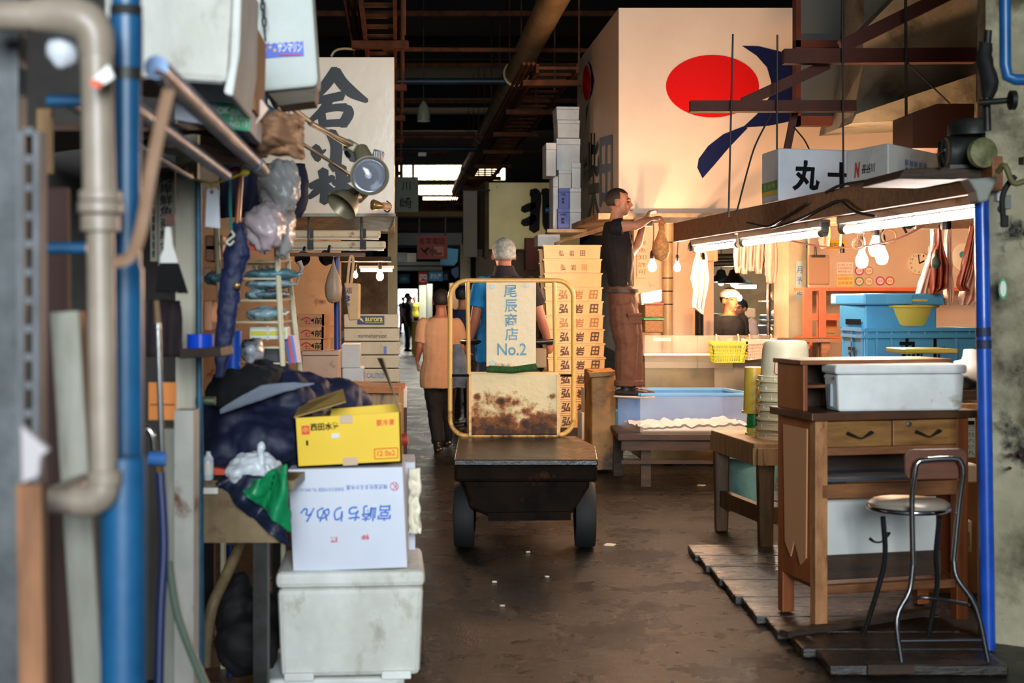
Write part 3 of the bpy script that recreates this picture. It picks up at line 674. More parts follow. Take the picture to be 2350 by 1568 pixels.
# ================================================================ right-hand side: big sign boxes
Z = 13.5
peach = pm('painted_sign_board', (236, 212, 186), (228, 202, 174), 1.2, .5, bump=.001, bs=3)
def sidepoint(x0, y, Za, Zb, t):          # point on a side face that runs along the alley from photo column x0
    a = P(x0, y, Za); return V((a.x + ALX * (Zb - Za) * t, Za + (Zb - Za) * t, a.z))
L0 = P(1420, 18, Z); B0 = P(1420, 490, Z); Xr = P(2250, 0, Z).x; Zb = 16.6
t = thing('sign_box', 'huge cream sign box with a red oval and navy swoosh above the right stalls', 'sign', (B0.x + 1, Z, B0.z))
dx = ALX * (Zb - Z)
mb = MB(); mb.add([(B0.x, Z, B0.z), (Xr, Z, B0.z), (Xr, Zb, B0.z), (B0.x + dx, Zb, B0.z), (B0.x, Z, L0.z), (Xr, Z, L0.z), (Xr, Zb, L0.z), (B0.x + dx, Zb, L0.z)],
  [(3, 2, 1, 0), (4, 5, 6, 7), (0, 1, 5, 4), (1, 2, 6, 5), (2, 3, 7, 6), (3, 0, 4, 7)]); sb = part('board', mb, peach, t)
fm = lambda x, y: P(x, y, Z)
mb = MB(); pts = [P(1635 + 107 * math.cos(a), 198 + 72 * math.sin(a), Z) + V((0, -.004, 0)) for a in [2 * math.pi * k / 48 for k in range(48)]]; mb.add(pts, [tuple(range(48))[::-1]])
part('red_oval', mb, pm('red_sign_paint', (222, 14, 10), rough=.6, spec=.1), t)
navy = pm('navy_sign_paint', (18, 28, 74), rough=.6, spec=.1)
sw1 = [(1702, 105), (1740, 106), (1790, 118), (1840, 142), (1880, 175), (1880, 262), (1825, 276), (1765, 289), (1704, 293), (1737, 262), (1764, 225), (1770, 190), (1760, 155), (1736, 128)]
sw2 = [(1706, 290), (1660, 308), (1625, 335), (1603, 365), (1600, 385), (1612, 410), (1640, 378), (1672, 340), (1716, 294)]
def area_px(mb, px, Z, lift=.004):
    n = len(px); mb.add([P(x, y, Z) + V((0, -lift, 0)) for x, y in px], [tuple(range(n))[::-1]])
mb = MB(); area_px(mb, sw1, Z); area_px(mb, sw2, Z); part('navy_swoosh', mb, navy, t)
# side face: small emblem and brush letters
def side(u, v):    # u 0 far .. 1 near ; v 0 bottom .. 1 top
    return V((B0.x + dx * (1 - u) - .006, Z + (Zb - Z) * (1 - u), B0.z + (L0.z - B0.z) * v))
def sideuv(x, y):   # photo pixel -> uv on that face
    k = (x - 1175) / F; # X = k*Zd ; X = B0.x + ALX*(Zd-Z)
    Zd = (B0.x - ALX * Z) / (k - ALX); z = EYE - (y - 690) * Zd / F
    return 1 - (Zd - Z) / (Zb - Z), (z - B0.z) / (L0.z - B0.z)
sp = lambda x, y: side(*sideuv(x, y))
mb = MB(); n = 30; mb.add([sp(1347 + 9 * math.cos(a), 190 + 40 * math.sin(a)) for a in [2 * math.pi * k / n for k in range(n)]], [tuple(range(n))]); part('red_oval', mb, _m['red_sign_paint'], t)
mb = MB(); q = [(1350, 137), (1358, 150), (1365, 185), (1360, 215), (1352, 232), (1357, 205), (1357, 165)]; mb.add([sp(*a) for a in q], [tuple(range(len(q)))]); q = [(1352, 232), (1347, 250), (1345, 290), (1349, 260)]; mb.add([sp(*a) for a in q], [tuple(range(4))]); part('navy_swoosh', mb, navy, t)
def sidetext(mb, body, x0, y0, x1, y1, **k):
    text(mb, body, lambda u, v: sp(x0 + (x1 - x0) * u, y1 + (y0 - y1) * v + (1 - u) * 6), **k)
mb = MB(); sidetext(mb, '柴', 1350, 302, 1376, 510, bold=.012, brush=.03); sidetext(mb, '田', 1377, 310, 1407, 470, bold=.02, brush=.03); sidetext(mb, '㈱', 1339, 355, 1350, 430); part('brush_lettering', mb, glossink, t)
part('lower_ledge', MB().add([(B0.x - .2, Z - .12, B0.z - .06), (Xr, Z - .12, B0.z - .06), (Xr, Zb, B0.z - .06), (B0.x + dx - .25, Zb, B0.z - .06), (B0.x - .2, Z - .12, B0.z - .005), (Xr, Z - .12, B0.z - .005), (Xr, Zb, B0.z - .005), (B0.x + dx - .25, Zb, B0.z - .005)],
  [(3, 2, 1, 0), (4, 5, 6, 7), (0, 1, 5, 4), (1, 2, 6, 5), (2, 3, 7, 6), (3, 0, 4, 7)]), pm('peeling_pale_paint', (196, 168, 132), (150, 112, 76), 5, .6), t)
# -- concrete and brown steel above right
brown = pm('red_brown_steel', (84, 38, 22), (62, 27, 16), 4, .6, spec=.2)
beam('beam_concrete', MB().pprism([(1985, -60), (2420, -60), (2420, 330), (2240, 330), (2235, 268), (1955, 283), (1980, 150)], 10.3, .8), concrete)
beam('beam_concrete', MB().pprism([(1955, 283), (1965, 262), (2240, 170), (2240, 268)], 10.0, .3), concrete)
beam('beam_concrete', MB().pprism([(1955, 95), (1970, 80), (2130, 0), (2180, -30), (2110, -60), (1985, 66)], 10.0, .3), concrete)
t = thing('brown_lattice_frame', 'dark brown framed panel with grey panes right of the navy swoosh', 'frame', P(1900, 285, 10.8))
mb = MB()
for a in ((1827, -60, 1838, 288), (1972, -60, 1984, 288), (1827, 92, 1984, 108), (1827, 266, 1984, 288)): mb.pbox(*a, 10.8, .1)
part('frame', mb, brown, t); mb = MB(); mb.pbox(1836, -60, 1974, 94, 10.85, .02); part('pane', mb, pm('grey_pane', (58, 60, 54), rough=.4), t); mb = MB(); mb.pbox(1836, 106, 1974, 268, 10.85, .02); part('pane', mb, _m['grey_pane'], t)
def solo_bar(name, lab, a, b_, Za, Zb_, w, h, mat, cat='beam', kind=None, up=(0, 0, 1)):
    return solo(name, MB().bar(P(*a, Za), P(*b_, Zb_), w, h, up), mat, lab, cat, kind=kind)
solo_bar('steel_beam', 'brown steel beam crossing high over the navy swoosh', (1797, 131), (2236, 128), 9.2, 9.2, .09, S(33, 9.2), brown)
solo_bar('steel_beam', 'brown steel beam crossing in front of the red oval', (1583, 245), (1962, 244), 9.2, 9.2, .09, S(25, 9.2), brown)
solo_bar('steel_beam', 'sloping brown brace running up to the right of the grey-pane frame', (1930, 108), (2200, -25), 9.4, 9.4, .07, S(30, 9.4), pm('purple_brown_steel', (84, 44, 34), rough=.6, spec=.2))
solo_bar('steel_beam', 'sloping brown brace crossing the red oval and navy swoosh', (1705, 236), (1900, 148), 9.3, 9.3, .06, S(24, 9.3), brown)
solo_bar('steel_beam', 'short slanting brown strut below the navy swoosh', (1830, 225), (1806, 345), 9.4, 9.4, .05, S(15, 9.4), brown)
for i, (x, y0, y1, x1, lab) in enumerate(((1682, 138, 497, 1672, 'thin hanger rod crossing the red oval'), (1784, 140, 345, 1783, 'thin hanger rod beside the white box with two black brush letters'), (1932, 0, 432, 1936, 'thin dark hanger rod between the two foam boxes on the lamp beam'), (2078, 0, 325, 2080, 'thick dark hanger rod right of the long concrete beam end'))):
    solo('hanger_rod', MB().tube([P(x, y0 - 60, 9.1), P(x1, y1, 9.1)], S(2.2 if i != 3 else 3.5, 9.1), 6), pm('rod_steel', (40, 26, 20)), lab, 'rod')
solo('brown_box', MB().pprism([(2095, 260), (2150, 238), (2236, 238), (2236, 340), (2095, 340)], 8.6, .35), pm('brown_board', (92, 50, 26), rough=.7), 'dark brown wooden box standing behind the motor on the beam', 'box')
solo('wire', MB().tube([P(1770, 262, 9.1), P(1735, 330, 9.1), P(1716, 390, 9.1), P(1690, 490, 9.1)], .006, 5, k=4), rubber, 'thin loose wire hanging beside the navy swoosh tail', 'wire')
solo('wire', MB().tube([P(1820, 290, 9.1), P(1845, 320, 9.1), P(1858, 345, 9.1)], .005, 5, k=4), rubber, 'short curled wire above the white box with two black brush letters', 'wire')
solo('wire', MB().tube([P(2082, 144, 9.1), P(2180, 238, 9.1)], .006, 5), rubber, 'straight wire slanting down to the dark brown box', 'wire')
# blue pipes, top right
bp_ = pm('bright_blue_pipe', (24, 92, 150), (20, 74, 126), 5, .35)
solo('blue_pipe', MB().tube([P(2306, -40, 5.4), P(2307, 150, 5.4), P(2312, 175, 5.4), P(2330, 183, 5.4), P(2400, 183, 5.4)], S(13, 5.4), 14), bp_, 'blue pipe with an elbow in the top right corner', 'pipe', smooth=True)
t = thing('valve_pipe', 'dark pipe with a valve and lumpy wrapping, left of the blue elbow pipe', 'pipe', P(2270, 320, 5.9))
mb = MB(); mb.tube([P(2268, 70, 5.9), P(2262, 150, 5.9), P(2266, 300, 5.9)], S(9, 5.9), 10); part('pipe', mb, dsteel, t, smooth=True)
mb = MB(); mb.tube([P(2262, 100, 5.9), P(2258, 140, 5.9), P(2272, 190, 5.9), P(2265, 225, 5.9)], [S(13, 5.9), S(18, 5.9), S(22, 5.9), S(12, 5.9)], 12, k=3); part('wrapping', mb, rubber, t, smooth=True, disp=(.03, .05))
mb = MB(); mb.tube([P(2245, 236, 5.85), P(2320, 230, 5.85)], S(7, 5.9), 8); mb.lathe([(.04, 0), (.04, .02)], P(2318, 230, 5.8), (1, 0, 0)); part('valve_handle', mb, dsteel, t, smooth=True)

# ================================================================ right concrete wall and blue post
beam('wall_pillar', MB().add([P(2243, -60, 6.4), P(2243, 1530, 6.4), P(2262, -60, 6.25), P(2262, 1540, 6.25), P(2500, -60, 6.0), P(2500, 1560, 6.0), V((3.2, 6.6, 4)), V((3.2, 6.6, 0)), V((P(2243, 0, 6.4).x + .04, 6.5, 4)), V((P(2243, 0, 6.4).x + .04, 6.5, 0))], [(0, 1, 3, 2), (2, 3, 5, 4), (0, 8, 9, 1), (8, 6, 7, 9), (4, 5, 7, 6), (0, 2, 4, 6, 8), (9, 7, 5, 3, 1)]), pm('painted_concrete', (188, 180, 150), (150, 142, 114), 2.2, .8, bump=.004, bs=30, stain=[((84, 76, 52), 2.5, .5, .66), ((30, 28, 20), 3.2, .6, .68)]))
blue_post = pm('bright_blue_post', (24, 84, 190), (18, 66, 160), 5, .35, coat=.3)
t = thing('blue_post', 'bright blue upright post in front of the concrete wall at right', 'post', P(2268, 1490, 6.1))
part('post', MB().tube([P(2252, 430, 6.15), P(2268, 1490, 6.1)], S(16.5, 6.1), 20), blue_post, t, smooth=True)
mb = MB(); mb.tube([P(2256, 752, 6.13), P(2257, 772, 6.13)], S(17.3, 6.1), 20); mb.tube([P(2257.5, 780, 6.13), P(2258, 800, 6.13)], S(17.3, 6.1), 20); part('tape', mb, pm('dark_tape', (26, 40, 70)), t, smooth=True)
t = thing('round_sticker', 'oval white sticker with a green ring on the concrete wall', 'sticker', P(2301, 690, 6.1))
c = P(2301, 663, 6.13); n = V((-.05, -1, 0)).normalized()
mb = MB(); mb.lathe([(S(10, 6.1), 0), (S(10, 6.1), .006)], c, (n.x * 1, n.y, 0), n=30, sx=1, sy=1); 
for i, v in enumerate(mb.v): v.z = c.z + (v.z - c.z) * 2.4
part('ring', mb, green, t); mb = MB(); mb.lathe([(S(7, 6.1), 0), (S(7, 6.1), .009)], c, (n.x, n.y, 0), n=30)
for v in mb.v: v.z = c.z + (v.z - c.z) * 2.6
part('disc', mb, white, t)
for i, (x, y, lab) in enumerate(((2320, 1045, 'upper rusty bolt sticking out of the concrete wall'), (2318, 1075, 'lower rusty bolt sticking out of the concrete wall'), (2345, 1045, 'rusty bolt on the concrete wall nearest the frame edge'))):
    solo('bolt', MB().tube([P(x, y, 6.15), P(x - 2, y, 6.0)], .008, 8), brown, lab, 'bolt')

# ================================================================ lamp beam with tube lights
t = thing('lamp_beam', 'long brown wooden beam carrying the tube lamps over the right stall', 'beam', P(1900, 440, 8))
a, b_ = P(1552, 534, 11.4), P(2290, 398, 6.15)
hb = S(38, 11.4) * .75
part('beam', MB().bar(a, b_, .05, .15), wood, t, bevel=.004)
dd = (b_ - a)
part('upper_board', MB().bar(a.lerp(b_, .45) + V((.25, 0, .055)), b_ + V((.25, 0, .055)), .3, .03), dwood, t)
part('near_board', MB().pprism([(2060, 410), (2075, 388), (2300, 376), (2325, 386), (2300, 408), (2190, 412)], 6.25, .5), dwood, t, bevel=.01)
def tube_lamp(f0, f1, lab, off=(.06, -.03, -.15)):
    o = V(off); p0 = a.lerp(b_, f0) + o; p1 = a.lerp(b_, f1) + o
    t = thing('tube_lamp', lab, 'tube lamp', (p0 + p1) / 2, group='tube lamps under the wooden beam')
    q0 = p0.lerp(p1, .04); q1 = p0.lerp(p1, .96)
    part('tube', MB().tube([q0, q1], .02, 14), ttube, t, label='glowing white tube', smooth=True)
    part('lamp_body', MB().bar(p0 + V((0, 0, .055)), p1 + V((0, 0, .055)), .07, .045), white, t, bevel=.006)
    for s_, e in ((p0, q0), (p1, q1)):
        mb = MB(); mb.tube([s_, e], .024, 12); mb.bar(s_ + V((0, 0, 0)), s_ + V((0, 0, .06)), .04, .04); part('lamp_socket', mb, pm('grey_socket', (110, 112, 104)), t, smooth=True)
    return t
tube_lamp(.06, .27, 'far tube lamp nearest the person on the tank'); tube_lamp(.285, .58, 'middle tube lamp of three under the wooden beam'); tube_lamp(.63, .985, 'nearest and largest tube lamp, beside the blue post')
# reflector of the near lamp & bracket
t = thing('lamp_bracket', 'grey metal bracket holding the near end of the largest tube lamp', 'bracket', P(2255, 470, 6.0))
part('bracket', MB().pprism([(2222, 410), (2296, 405), (2276, 440), (2268, 462), (2246, 466), (2240, 440)], 6.0, .1), pm('grey_bracket', (128, 130, 120), rough=.5), t, bevel=.01)
# cables on beam
for i, (pts, lab) in enumerate((([(1715, 512), (1760, 520), (1800, 500), (1850, 468)], 'black cable looping under the far half of the wooden beam'), ([(1770, 524), (1830, 505), (1900, 470), (1930, 462), (1960, 485), (2010, 497)], 'long black cable sagging below the middle tube lamp'), ([(1895, 442), (1930, 425), (1990, 415)], 'short black cable lying over the wooden beam by the foam boxes'))):
    n_ = len(pts); q = []
    for k, (x, y) in enumerate(pts):
        f = max(0, min(1, (x - 1552) / 738)); Zq = 1 / ((1 - f) / 11.4 + f / 6.15) - .12; q.append(P(x, y, Zq))
    solo('cable', MB().tube(q, .008, 6, k=4), rubber, lab, 'cable', smooth=True)
t = thing('power_plug', 'black plug on a looped cable hanging by the top of the blue post', 'plug', P(2306, 520, 5.9))
part('cable', MB().tube([P(2330, 405, 5.9), P(2312, 425, 5.9), P(2300, 455, 5.9), P(2302, 500, 5.9)], .012, 8, k=4), rubber, t, smooth=True)
part('plug', MB().box(P(2305, 508, 5.9), (.03, .025, .05)), rubber, t, bevel=.006)
for dx_ in (-.008, .008): part('pin', MB().box(P(2306, 524, 5.9) + V((dx_, 0, 0)), (.003, .006, .02)), steel, t)
solo('cable', MB().tube([P(2290, 395, 5.9), P(2306, 380, 5.85), P(2325, 420, 5.85), P(2355, 415, 5.85)], .012, 8, k=4), pm('olive_cable', (96, 92, 50)), 'olive cable looping at the right end of the wooden beam', 'cable', smooth=True)
# motor
t = thing('electric_motor', 'greasy dark electric motor on the near end of the wooden beam', 'motor', P(2220, 385, 6.3))
gm = pm('greasy_motor_grey', (66, 70, 66), (38, 38, 34), 6, .45, metal=.3)
c = P(2215, 345, 6.3)
part('body', MB().tube([P(2170, 350, 6.35), P(2270, 350, 6.35)], S(38, 6.3), 24), gm, t, smooth=True, bevel=.008)
part('cap', MB().lathe([(S(52, 6.3), 0), (S(52, 6.3), .05), (S(44, 6.3), .07), (.0, .07)], P(2228, 312, 6.35), n=24), gm, t, smooth=True)
mb = MB(); mb.lathe([(S(34, 6.3), -.03), (S(34, 6.3), 0), (S(20, 6.3), .012), (.01, .015)], P(2259, 350, 6.15), (0.25, -1, 0), n=24); part('end_plate', mb, pm('olive_plate', (128, 128, 84), (80, 80, 50), 12, .6), t, smooth=True)
mb = MB(); mb.tube([P(2166, 352, 6.2), P(2160, 352, 6.2)], S(33, 6.3), 20); part('pulley', mb, rubber, t, smooth=True, bevel=.006)
for k in range(6): part('spoke', MB().tube([P(2159, 352, 6.19), P(2159, 352, 6.19) + V((0, .06 * math.cos(k), .06 * math.sin(k)))], .006, 6), dsteel, t)
part('foot', MB().pbox(2180, 378, 2262, 388, 6.25, .16), gm, t)

# foam boxes with writing on the beam
def foam_box(name, label, px, Z, d, mat=foam, group=None, lid=0, rz=R(4.6), taper=.94, cat='foam box', bevel=.015):
    x0, y0, x1, y1 = px; A_ = P(x0, y1, Z); B_ = P(x1, y0, Z); w_, h_ = B_.x - A_.x, B_.z - A_.z
    loc = ((A_.x + B_.x) / 2, Z + d / 2, A_.z); t = thing(name, label, cat, loc, rz, group)
    mb = MB(t); lh = h_ * lid
    mb.box((0, 0, (h_ - lh) / 2), (w_, d, h_ - lh), T=(taper, taper)); part('box_body', mb, mat, t, bevel=bevel)
    if lid: mb = MB(t); mb.box((0, 0, h_ - lh / 2 + .001), (w_ * 1.02, d * 1.02, lh - .002)); part('box_lid', mb, mat, t, bevel=bevel)
    return t, w_, d, h_
# the two-letter box : front-left corner at 1790
def corner_box(name, label, pl, pc, pr, Zc, mat, ZL, ZR, cat='foam box', group=None, bevel=.01, lid=0):
    """box seen at a corner: pl, pc, pr = (x, ytop, ybottom) of left, near and right vertical edges"""
    a = P(pl[0], pl[2], ZL); b0 = P(pc[0], pc[2], Zc); c0 = P(pr[0], pr[2], ZR); zb = b0.z; h = P(pc[0], pc[1], Zc).z - zb
    a.z = c0.z = zb; d0 = a + c0 - b0; t = thing(name, label, cat, (a + c0) / 2, group=group); mb = MB()
    up = V((0, 0, h)); mb.add([a, b0, c0, d0, a + up, b0 + up, c0 + up, d0 + up], [(3, 2, 1, 0), (4, 5, 6, 7), (0, 1, 5, 4), (1, 2, 6, 5), (2, 3, 7, 6), (3, 0, 4, 7)])
    part('box_body', mb, mat, t, bevel=bevel)
    def nrm(p_, q_): d_ = (q_ - p_).normalized(); return V((d_.y, -d_.x, 0)) * .004
    l = lambda u, v: a.lerp(b0, u) + up * v + nrm(a, b0); r = lambda u, v: b0.lerp(c0, u) + up * v + nrm(b0, c0)
    return t, l, r
def sub(fn, u0, v0, u1, v1): return lambda u, v: fn(u0 + (u1 - u0) * u, v0 + (v1 - v0) * v)
def patch(mb, fn, n=1):
    mb.grid(fn, n, n)
cool = pm('cool_white_foam', (206, 214, 222), (190, 198, 206), 3, .6)
t, l, r = corner_box('foam_box', 'white box with two large black brush letters on the wooden beam', (1748, 350, 470), (1786, 340, 461), (1990, 345, 455), 9.0, cool, 9.35, 9.15)
mb = MB(); text(mb, '丸', sub(r, .15, .2, .46, .78), bold=.035, shear=.1, brush=.02); text(mb, '十', sub(r, .55, .22, .86, .76), bold=.03, brush=.015); part('brush_lettering', mb, ink, t)
mb = MB(); patch(mb, sub(l, .05, .22, .98, .40)); part('green_label', mb, green, t); mb = MB(); patch(mb, sub(l, .05, .14, .98, .22)); part('yellow_label', mb, pm('yellow_label', (220, 200, 60)), t)
mb = MB(); text(mb, '生本鮪', sub(lambda u, v: l(u, v) + V((-.004, -.004, 0)), .2, .26, .9, .36)); part('label_print', mb, _m['yellow_label'], t)
t, l, r = corner_box('foam_box', 'white foam box with a red N and lettering, beside the motor on the beam', (1942, 350, 428), (2038, 328, 412), (2156, 328, 396), 7.35, foam, 7.75, 7.9)
mb = MB(); text(mb, 'N', sub(l, .22, .18, .36, .62), bold=.05, shear=.2); part('red_mark', mb, red, t)
mb = MB(); text(mb, '長谷川', sub(l, .40, .26, .72, .52), bold=.01, shear=.2); part('lettering', mb, ink, t)
mb = MB()
for k in range(5): text(mb, '鮮魚', sub(r, .3 + k * .09, .25, .37 + k * .09, .65), vertical=True)
part('blue_print', mb, pm('pale_blue_print', (110, 130, 190)), t)

# ================================================================ hanging bulbs
def bulb(x, y, Z, lab, lit=True, wire_to=None, big=1.0, cat='light bulb'):
    c = P(x, y, Z); s_ = .036 * big
    t = thing('light_bulb', lab, cat, c - V((0, 0, s_ * 1.2)), group='bare bulbs hanging over the right stalls' if lit else None)
    if lit: part('glass', MB().lathe([(.0, -1.25), (.5, -1.15), (.86, -.75), (1, -.1), (.9, .5), (.6, 1.1), (.42, 1.6), (.4, 1.9)], n=18) if False else MB().lathe([(r_ * s_, z_ * s_) for r_, z_ in ((.0, -1.25), (.5, -1.15), (.86, -.75), (1, -.1), (.9, .5), (.6, 1.1), (.42, 1.6), (.4, 1.9))], c, n=18), tbulb, t, label='glowing warm bulb glass', smooth=True)
    part('socket', MB().lathe([(.55 * s_, 1.8 * s_), (.6 * s_, 2.2 * s_), (.5 * s_, 3.4 * s_), (.22 * s_, 3.9 * s_)], c, n=14), black, t, smooth=True)
    top = c + V((0, 0, 3.8 * s_)); e = P(*wire_to, Z) if wire_to else top + V((0, 0, .25))
    part('wire', MB().tube([top, top.lerp(e, .5) + V((.008, 0, 0)), e], .004, 6, k=3), black, t)
    return t
for i, (x, y, Z_, lab, wt, bg) in enumerate(((1497, 612, 12.2, 'lit bulb nearest the waist of the person on the tank', (1499, 506), 1), (1554, 614, 12.2, 'lit bulb second from the person on the tank', (1555, 506), .8), (1613, 612, 12.2, 'lit bulb in front of the hanging white towel', (1612, 506), .85),
     (1978, 598, 9.4, 'lit bulb hanging lowest between the clipboard and the clock', (1982, 503), 1.15), (2009, 570, 9.4, 'lit bulb hanging left and behind of a close pair by the clock', (2012, 503), 1.25), (2024, 590, 9.36, 'lit bulb hanging right and in front of a close pair by the clock', (2030, 503), 1.15))):
    bulb(x, y, Z_, lab, True, wt, bg)
solo('light_bulb', MB().ell(P(1697, 684, 14.2), (.024, .024, .03)), tbulb, 'lit bulb glowing in front of the stall worker with the towel on the head', 'light bulb', smooth=True)
bulb(1584, 594, 12.2, 'empty black bulb socket hanging beside the white towel', False, (1586, 506), 1, 'lamp socket')
bulb(1975, 575, 8.4, 'empty black socket hanging under the near tube lamp, left', False, (1975, 482), 1.6, 'lamp socket')
bulb(2171, 562, 8.4, 'empty black socket hanging between the clock and the blue post', False, (2172, 482), 1.4, 'lamp socket')
bulb(1932, 600, 10.9, 'small empty socket on a looped cord beside the clipboard', False, (1929, 512), 1.0, 'lamp socket')
solo('rubber_blower', MB().lathe([(.0, 0), (.022, .01), (.03, .035), (.024, .06), (.01, .075), (.006, .12)], P(2148, 618, 8.5), n=16), pm('green_rubber', (50, 66, 50)), 'small dark green rubber bulb hanging before the red-brown bag', 'rubber bulb', smooth=True)
solo('festoon_cord', MB().tube([P(1765, 540, 10.5), P(1860, 562, 9.8), P(1950, 568, 9.2), P(2060, 548, 8.6), P(2155, 495, 8)], .006, 6, k=5), pm('red_brown_cord', (110, 50, 40)), 'red-brown cord sagging in front of the stall wall', 'cord', smooth=True)
t = thing('coiled_wire', 'tangle of black cable bunched under the near tube lamp', 'cable', P(2070, 520, 8.3)); 
for k in range(4):
    mb = MB(); pts = [P(2062 + k * 7 + 22 * math.cos(a), 505 + 14 * math.sin(a * 1.0 + k) + 4 * math.sin(3 * a), 8.3 + .04 * math.sin(a * 2)) for a in [2 * math.pi * j / 22 for j in range(23)]]; mb.tube(pts, .009, 6); part('loop', mb, rubber, t, smooth=True)
mb = MB(); mb.tube([P(2070, 515, 8.3), P(2080, 535, 8.3)], .008, 6); part('loose_end', mb, rubber, t)
for i, (x, y, r_, lab) in enumerate(((2041, 543, 16, 'pale ring of wire hanging right of the close pair of bulbs'), (1969, 560, 12, 'small pale wire ring behind the lowest hanging bulb'), (2142, 572, 10, 'small pale wire ring above the red-brown bag'))):
    mb = MB(); mb.tube([P(x + r_ * math.cos(a), y + r_ * math.sin(a), 9.0) for a in [2 * math.pi * j / 24 for j in range(25)]], .007, 6); mb.tube([P(x, y - r_, 9), P(x + 3, 505, 9)], .004, 5)
    solo('wire_ring', mb, pm('pale_wire', (196, 150, 110)), lab, 'wire', smooth=True)

# ================================================================ right stall: walls and ceiling
stallw = pm('pale_stall_wall', (222, 190, 160), (212, 176, 144), 2, .6, stain=((150, 110, 80), 5, .66, .76))
Zw = 12.2
beam('wall_stall', MB().pbox(1858, 500, 2300, 664, Zw, .06), stallw)
beam('wall_stall', MB().pbox(1858, 664, 2300, 1000, Zw + .8, .06), stallw)
beam('wall_stall', MB().pbox(1455, 500, 1638, 1005, 13.9, .1), stallw)
beam('wall_stall', MB().pbox(1810, 540, 1850, 1005, 12.6, .5), pm('pale_green_post', (196, 188, 160), (170, 158, 130), 3, .5))
beam('trim_2', MB().pbox(1858, 508, 2300, 516, Zw - .1, .1), wood)
orangew = pm('orange_painted_wood', (206, 104, 52), (184, 84, 38), 4, .45)
t = thing('orange_shelf', 'orange wooden shelf frame against the back wall of the right stall', 'shelf', P(1900, 1000, 11.6))
for a in ((1846, 660, 2260, 668), (1846, 773, 2000, 780), (1862, 720, 1935, 735)): part('shelf_board', MB().pbox(*a, 11.6, .3 if a[1] != 720 else .03), orangew, t)
for a in ((1846, 668, 1864, 1110), (1879, 668, 1896, 776)): part('upright', MB().pbox(*a, 11.58, .06), orangew, t)
t = thing('wooden_bracket_shelf', 'brown wooden shelf with curved brackets beside the blue crates', 'shelf', P(1870, 860, 11))
part('shelf_board', MB().pbox(1812, 778, 1935, 786, 11, .35), wood, t)
for x in (1838, 1885): part('bracket', MB().pprism([(x, 786), (x + 20, 786), (x + 20, 800), (x + 12, 812), (x + 10, 850), (x, 850)], 11.02, .04), wood, t)
part('post', MB().pbox(1878, 786, 1886, 1130, 11.1, .05), wood, t)
t = thing('cardboard_sheet', 'brown cardboard carton leaning inside the orange shelf', 'box', P(1915, 776, 12.2)); part('sheet', MB().pbox(1896, 735, 1920, 776, 11.9, .2), card, t)
part('green_line', MB().pbox(1898, 764, 1915, 766, 11.89, .005), green, t)
# clipboard
t = thing('clipboard', 'blank clipboard hanging on the stall wall left of the clock', 'clipboard', P(1879, 652, 12.1))
part('board', MB().pbox(1854, 586, 1904, 653, 12.18, .02), pm('tan_board', (206, 160, 124), rough=.6), t, bevel=.01); part('clip', MB().pbox(1866, 585, 1894, 591, 12.07, .03), dsteel, t)
part('hook', MB().tube([P(1874, 586, 12.08), P(1872, 565, 12.1)], .005, 6), dsteel, t)
def poster(name, lab, px, Z, colr, lines, tcol, cat='notice'):
    t = thing(name, lab, cat, P((px[0] + px[2]) / 2, px[3], Z)); part('sheet', MB().pbox(*px, Z, .004), pm('paper_%d' % sum(colr), colr, rough=.7), t)
    mb = MB(); x0, y0, x1, y1 = px; n = len(lines); h = (y1 - y0) / (n + .6)
    for i, s_ in enumerate(lines): text(mb, s_, rectmap(x0 + (x1 - x0) * .08, y0 + h * (i + .45), x1 - (x1 - x0) * .08, y0 + h * (i + 1.1), Z - .002))
    part('print', mb, tcol, t); return t
rp = pm('reddish_print', (190, 70, 50))
poster('paper_notice', 'white printed notice above the yellow one, left of the round stickers', (1920, 602, 1958, 630), 12.17, (244, 226, 204), ['お知らせ', '産地表示販売許可店', '鮮魚仲卸 丸十'], rp)
poster('paper_notice', 'yellow printed notice beneath the white one on the stall wall', (1920, 632, 1959, 658), 12.17, (244, 214, 120), ['産地表示販売許可店', '品質管理'], rp)
poster('paper_notice', 'yellow warning notice high behind the hanging yellow ribbons', (1900, 551, 1941, 573), 12.17, (240, 190, 60), ['駐車禁止'], ink)
poster('paper_strip', 'pale blue strip of paper on the stall post', (1827, 600, 1842, 690), 12.55, (170, 196, 200), [''.join('月'), '予', '定'], bluep)
for i, (x, y, colr, lab) in enumerate(((1972, 622, (190, 60, 140), 'round sticker with a magenta rim, upper left of the cluster'), (1994, 622, (200, 150, 120), 'round sticker with a pale brown rim, upper right of the cluster'), (1972, 646, (110, 150, 60), 'round sticker with a green rim, lower left of the cluster'), (1994, 646, (200, 170, 90), 'round sticker with a yellow rim, lower middle of the cluster'), (2020, 645, (220, 110, 60), 'round sticker with an orange rim, left of the orange pair'), (2042, 645, (214, 90, 50), 'round sticker with an orange rim, rightmost of the cluster'))):
    t = thing('round_sticker', lab, 'sticker', P(x, y + 10, 12.17), group='round stickers on the stall wall'); mb = MB(); mb.lathe([(S(10.5, 12.2), 0), (S(10.5, 12.2), .004)], P(x, y, 12.19), (0, -1, 0), n=24); part('ring', mb, pm('rim_%d' % sum(colr), colr), t)
    mb = MB(); mb.lathe([(S(7.5, 12.2), 0), (S(7.5, 12.2), .007)], P(x, y, 12.19), (0, -1, 0), n=24); part('disc', mb, pm('sticker_paper', (244, 220, 196)), t); mb = MB(); text(mb, '会員', rectmap(x - 5, y - 3, x + 5, y + 3, 12.19, .009)); part('print', mb, rp, t)
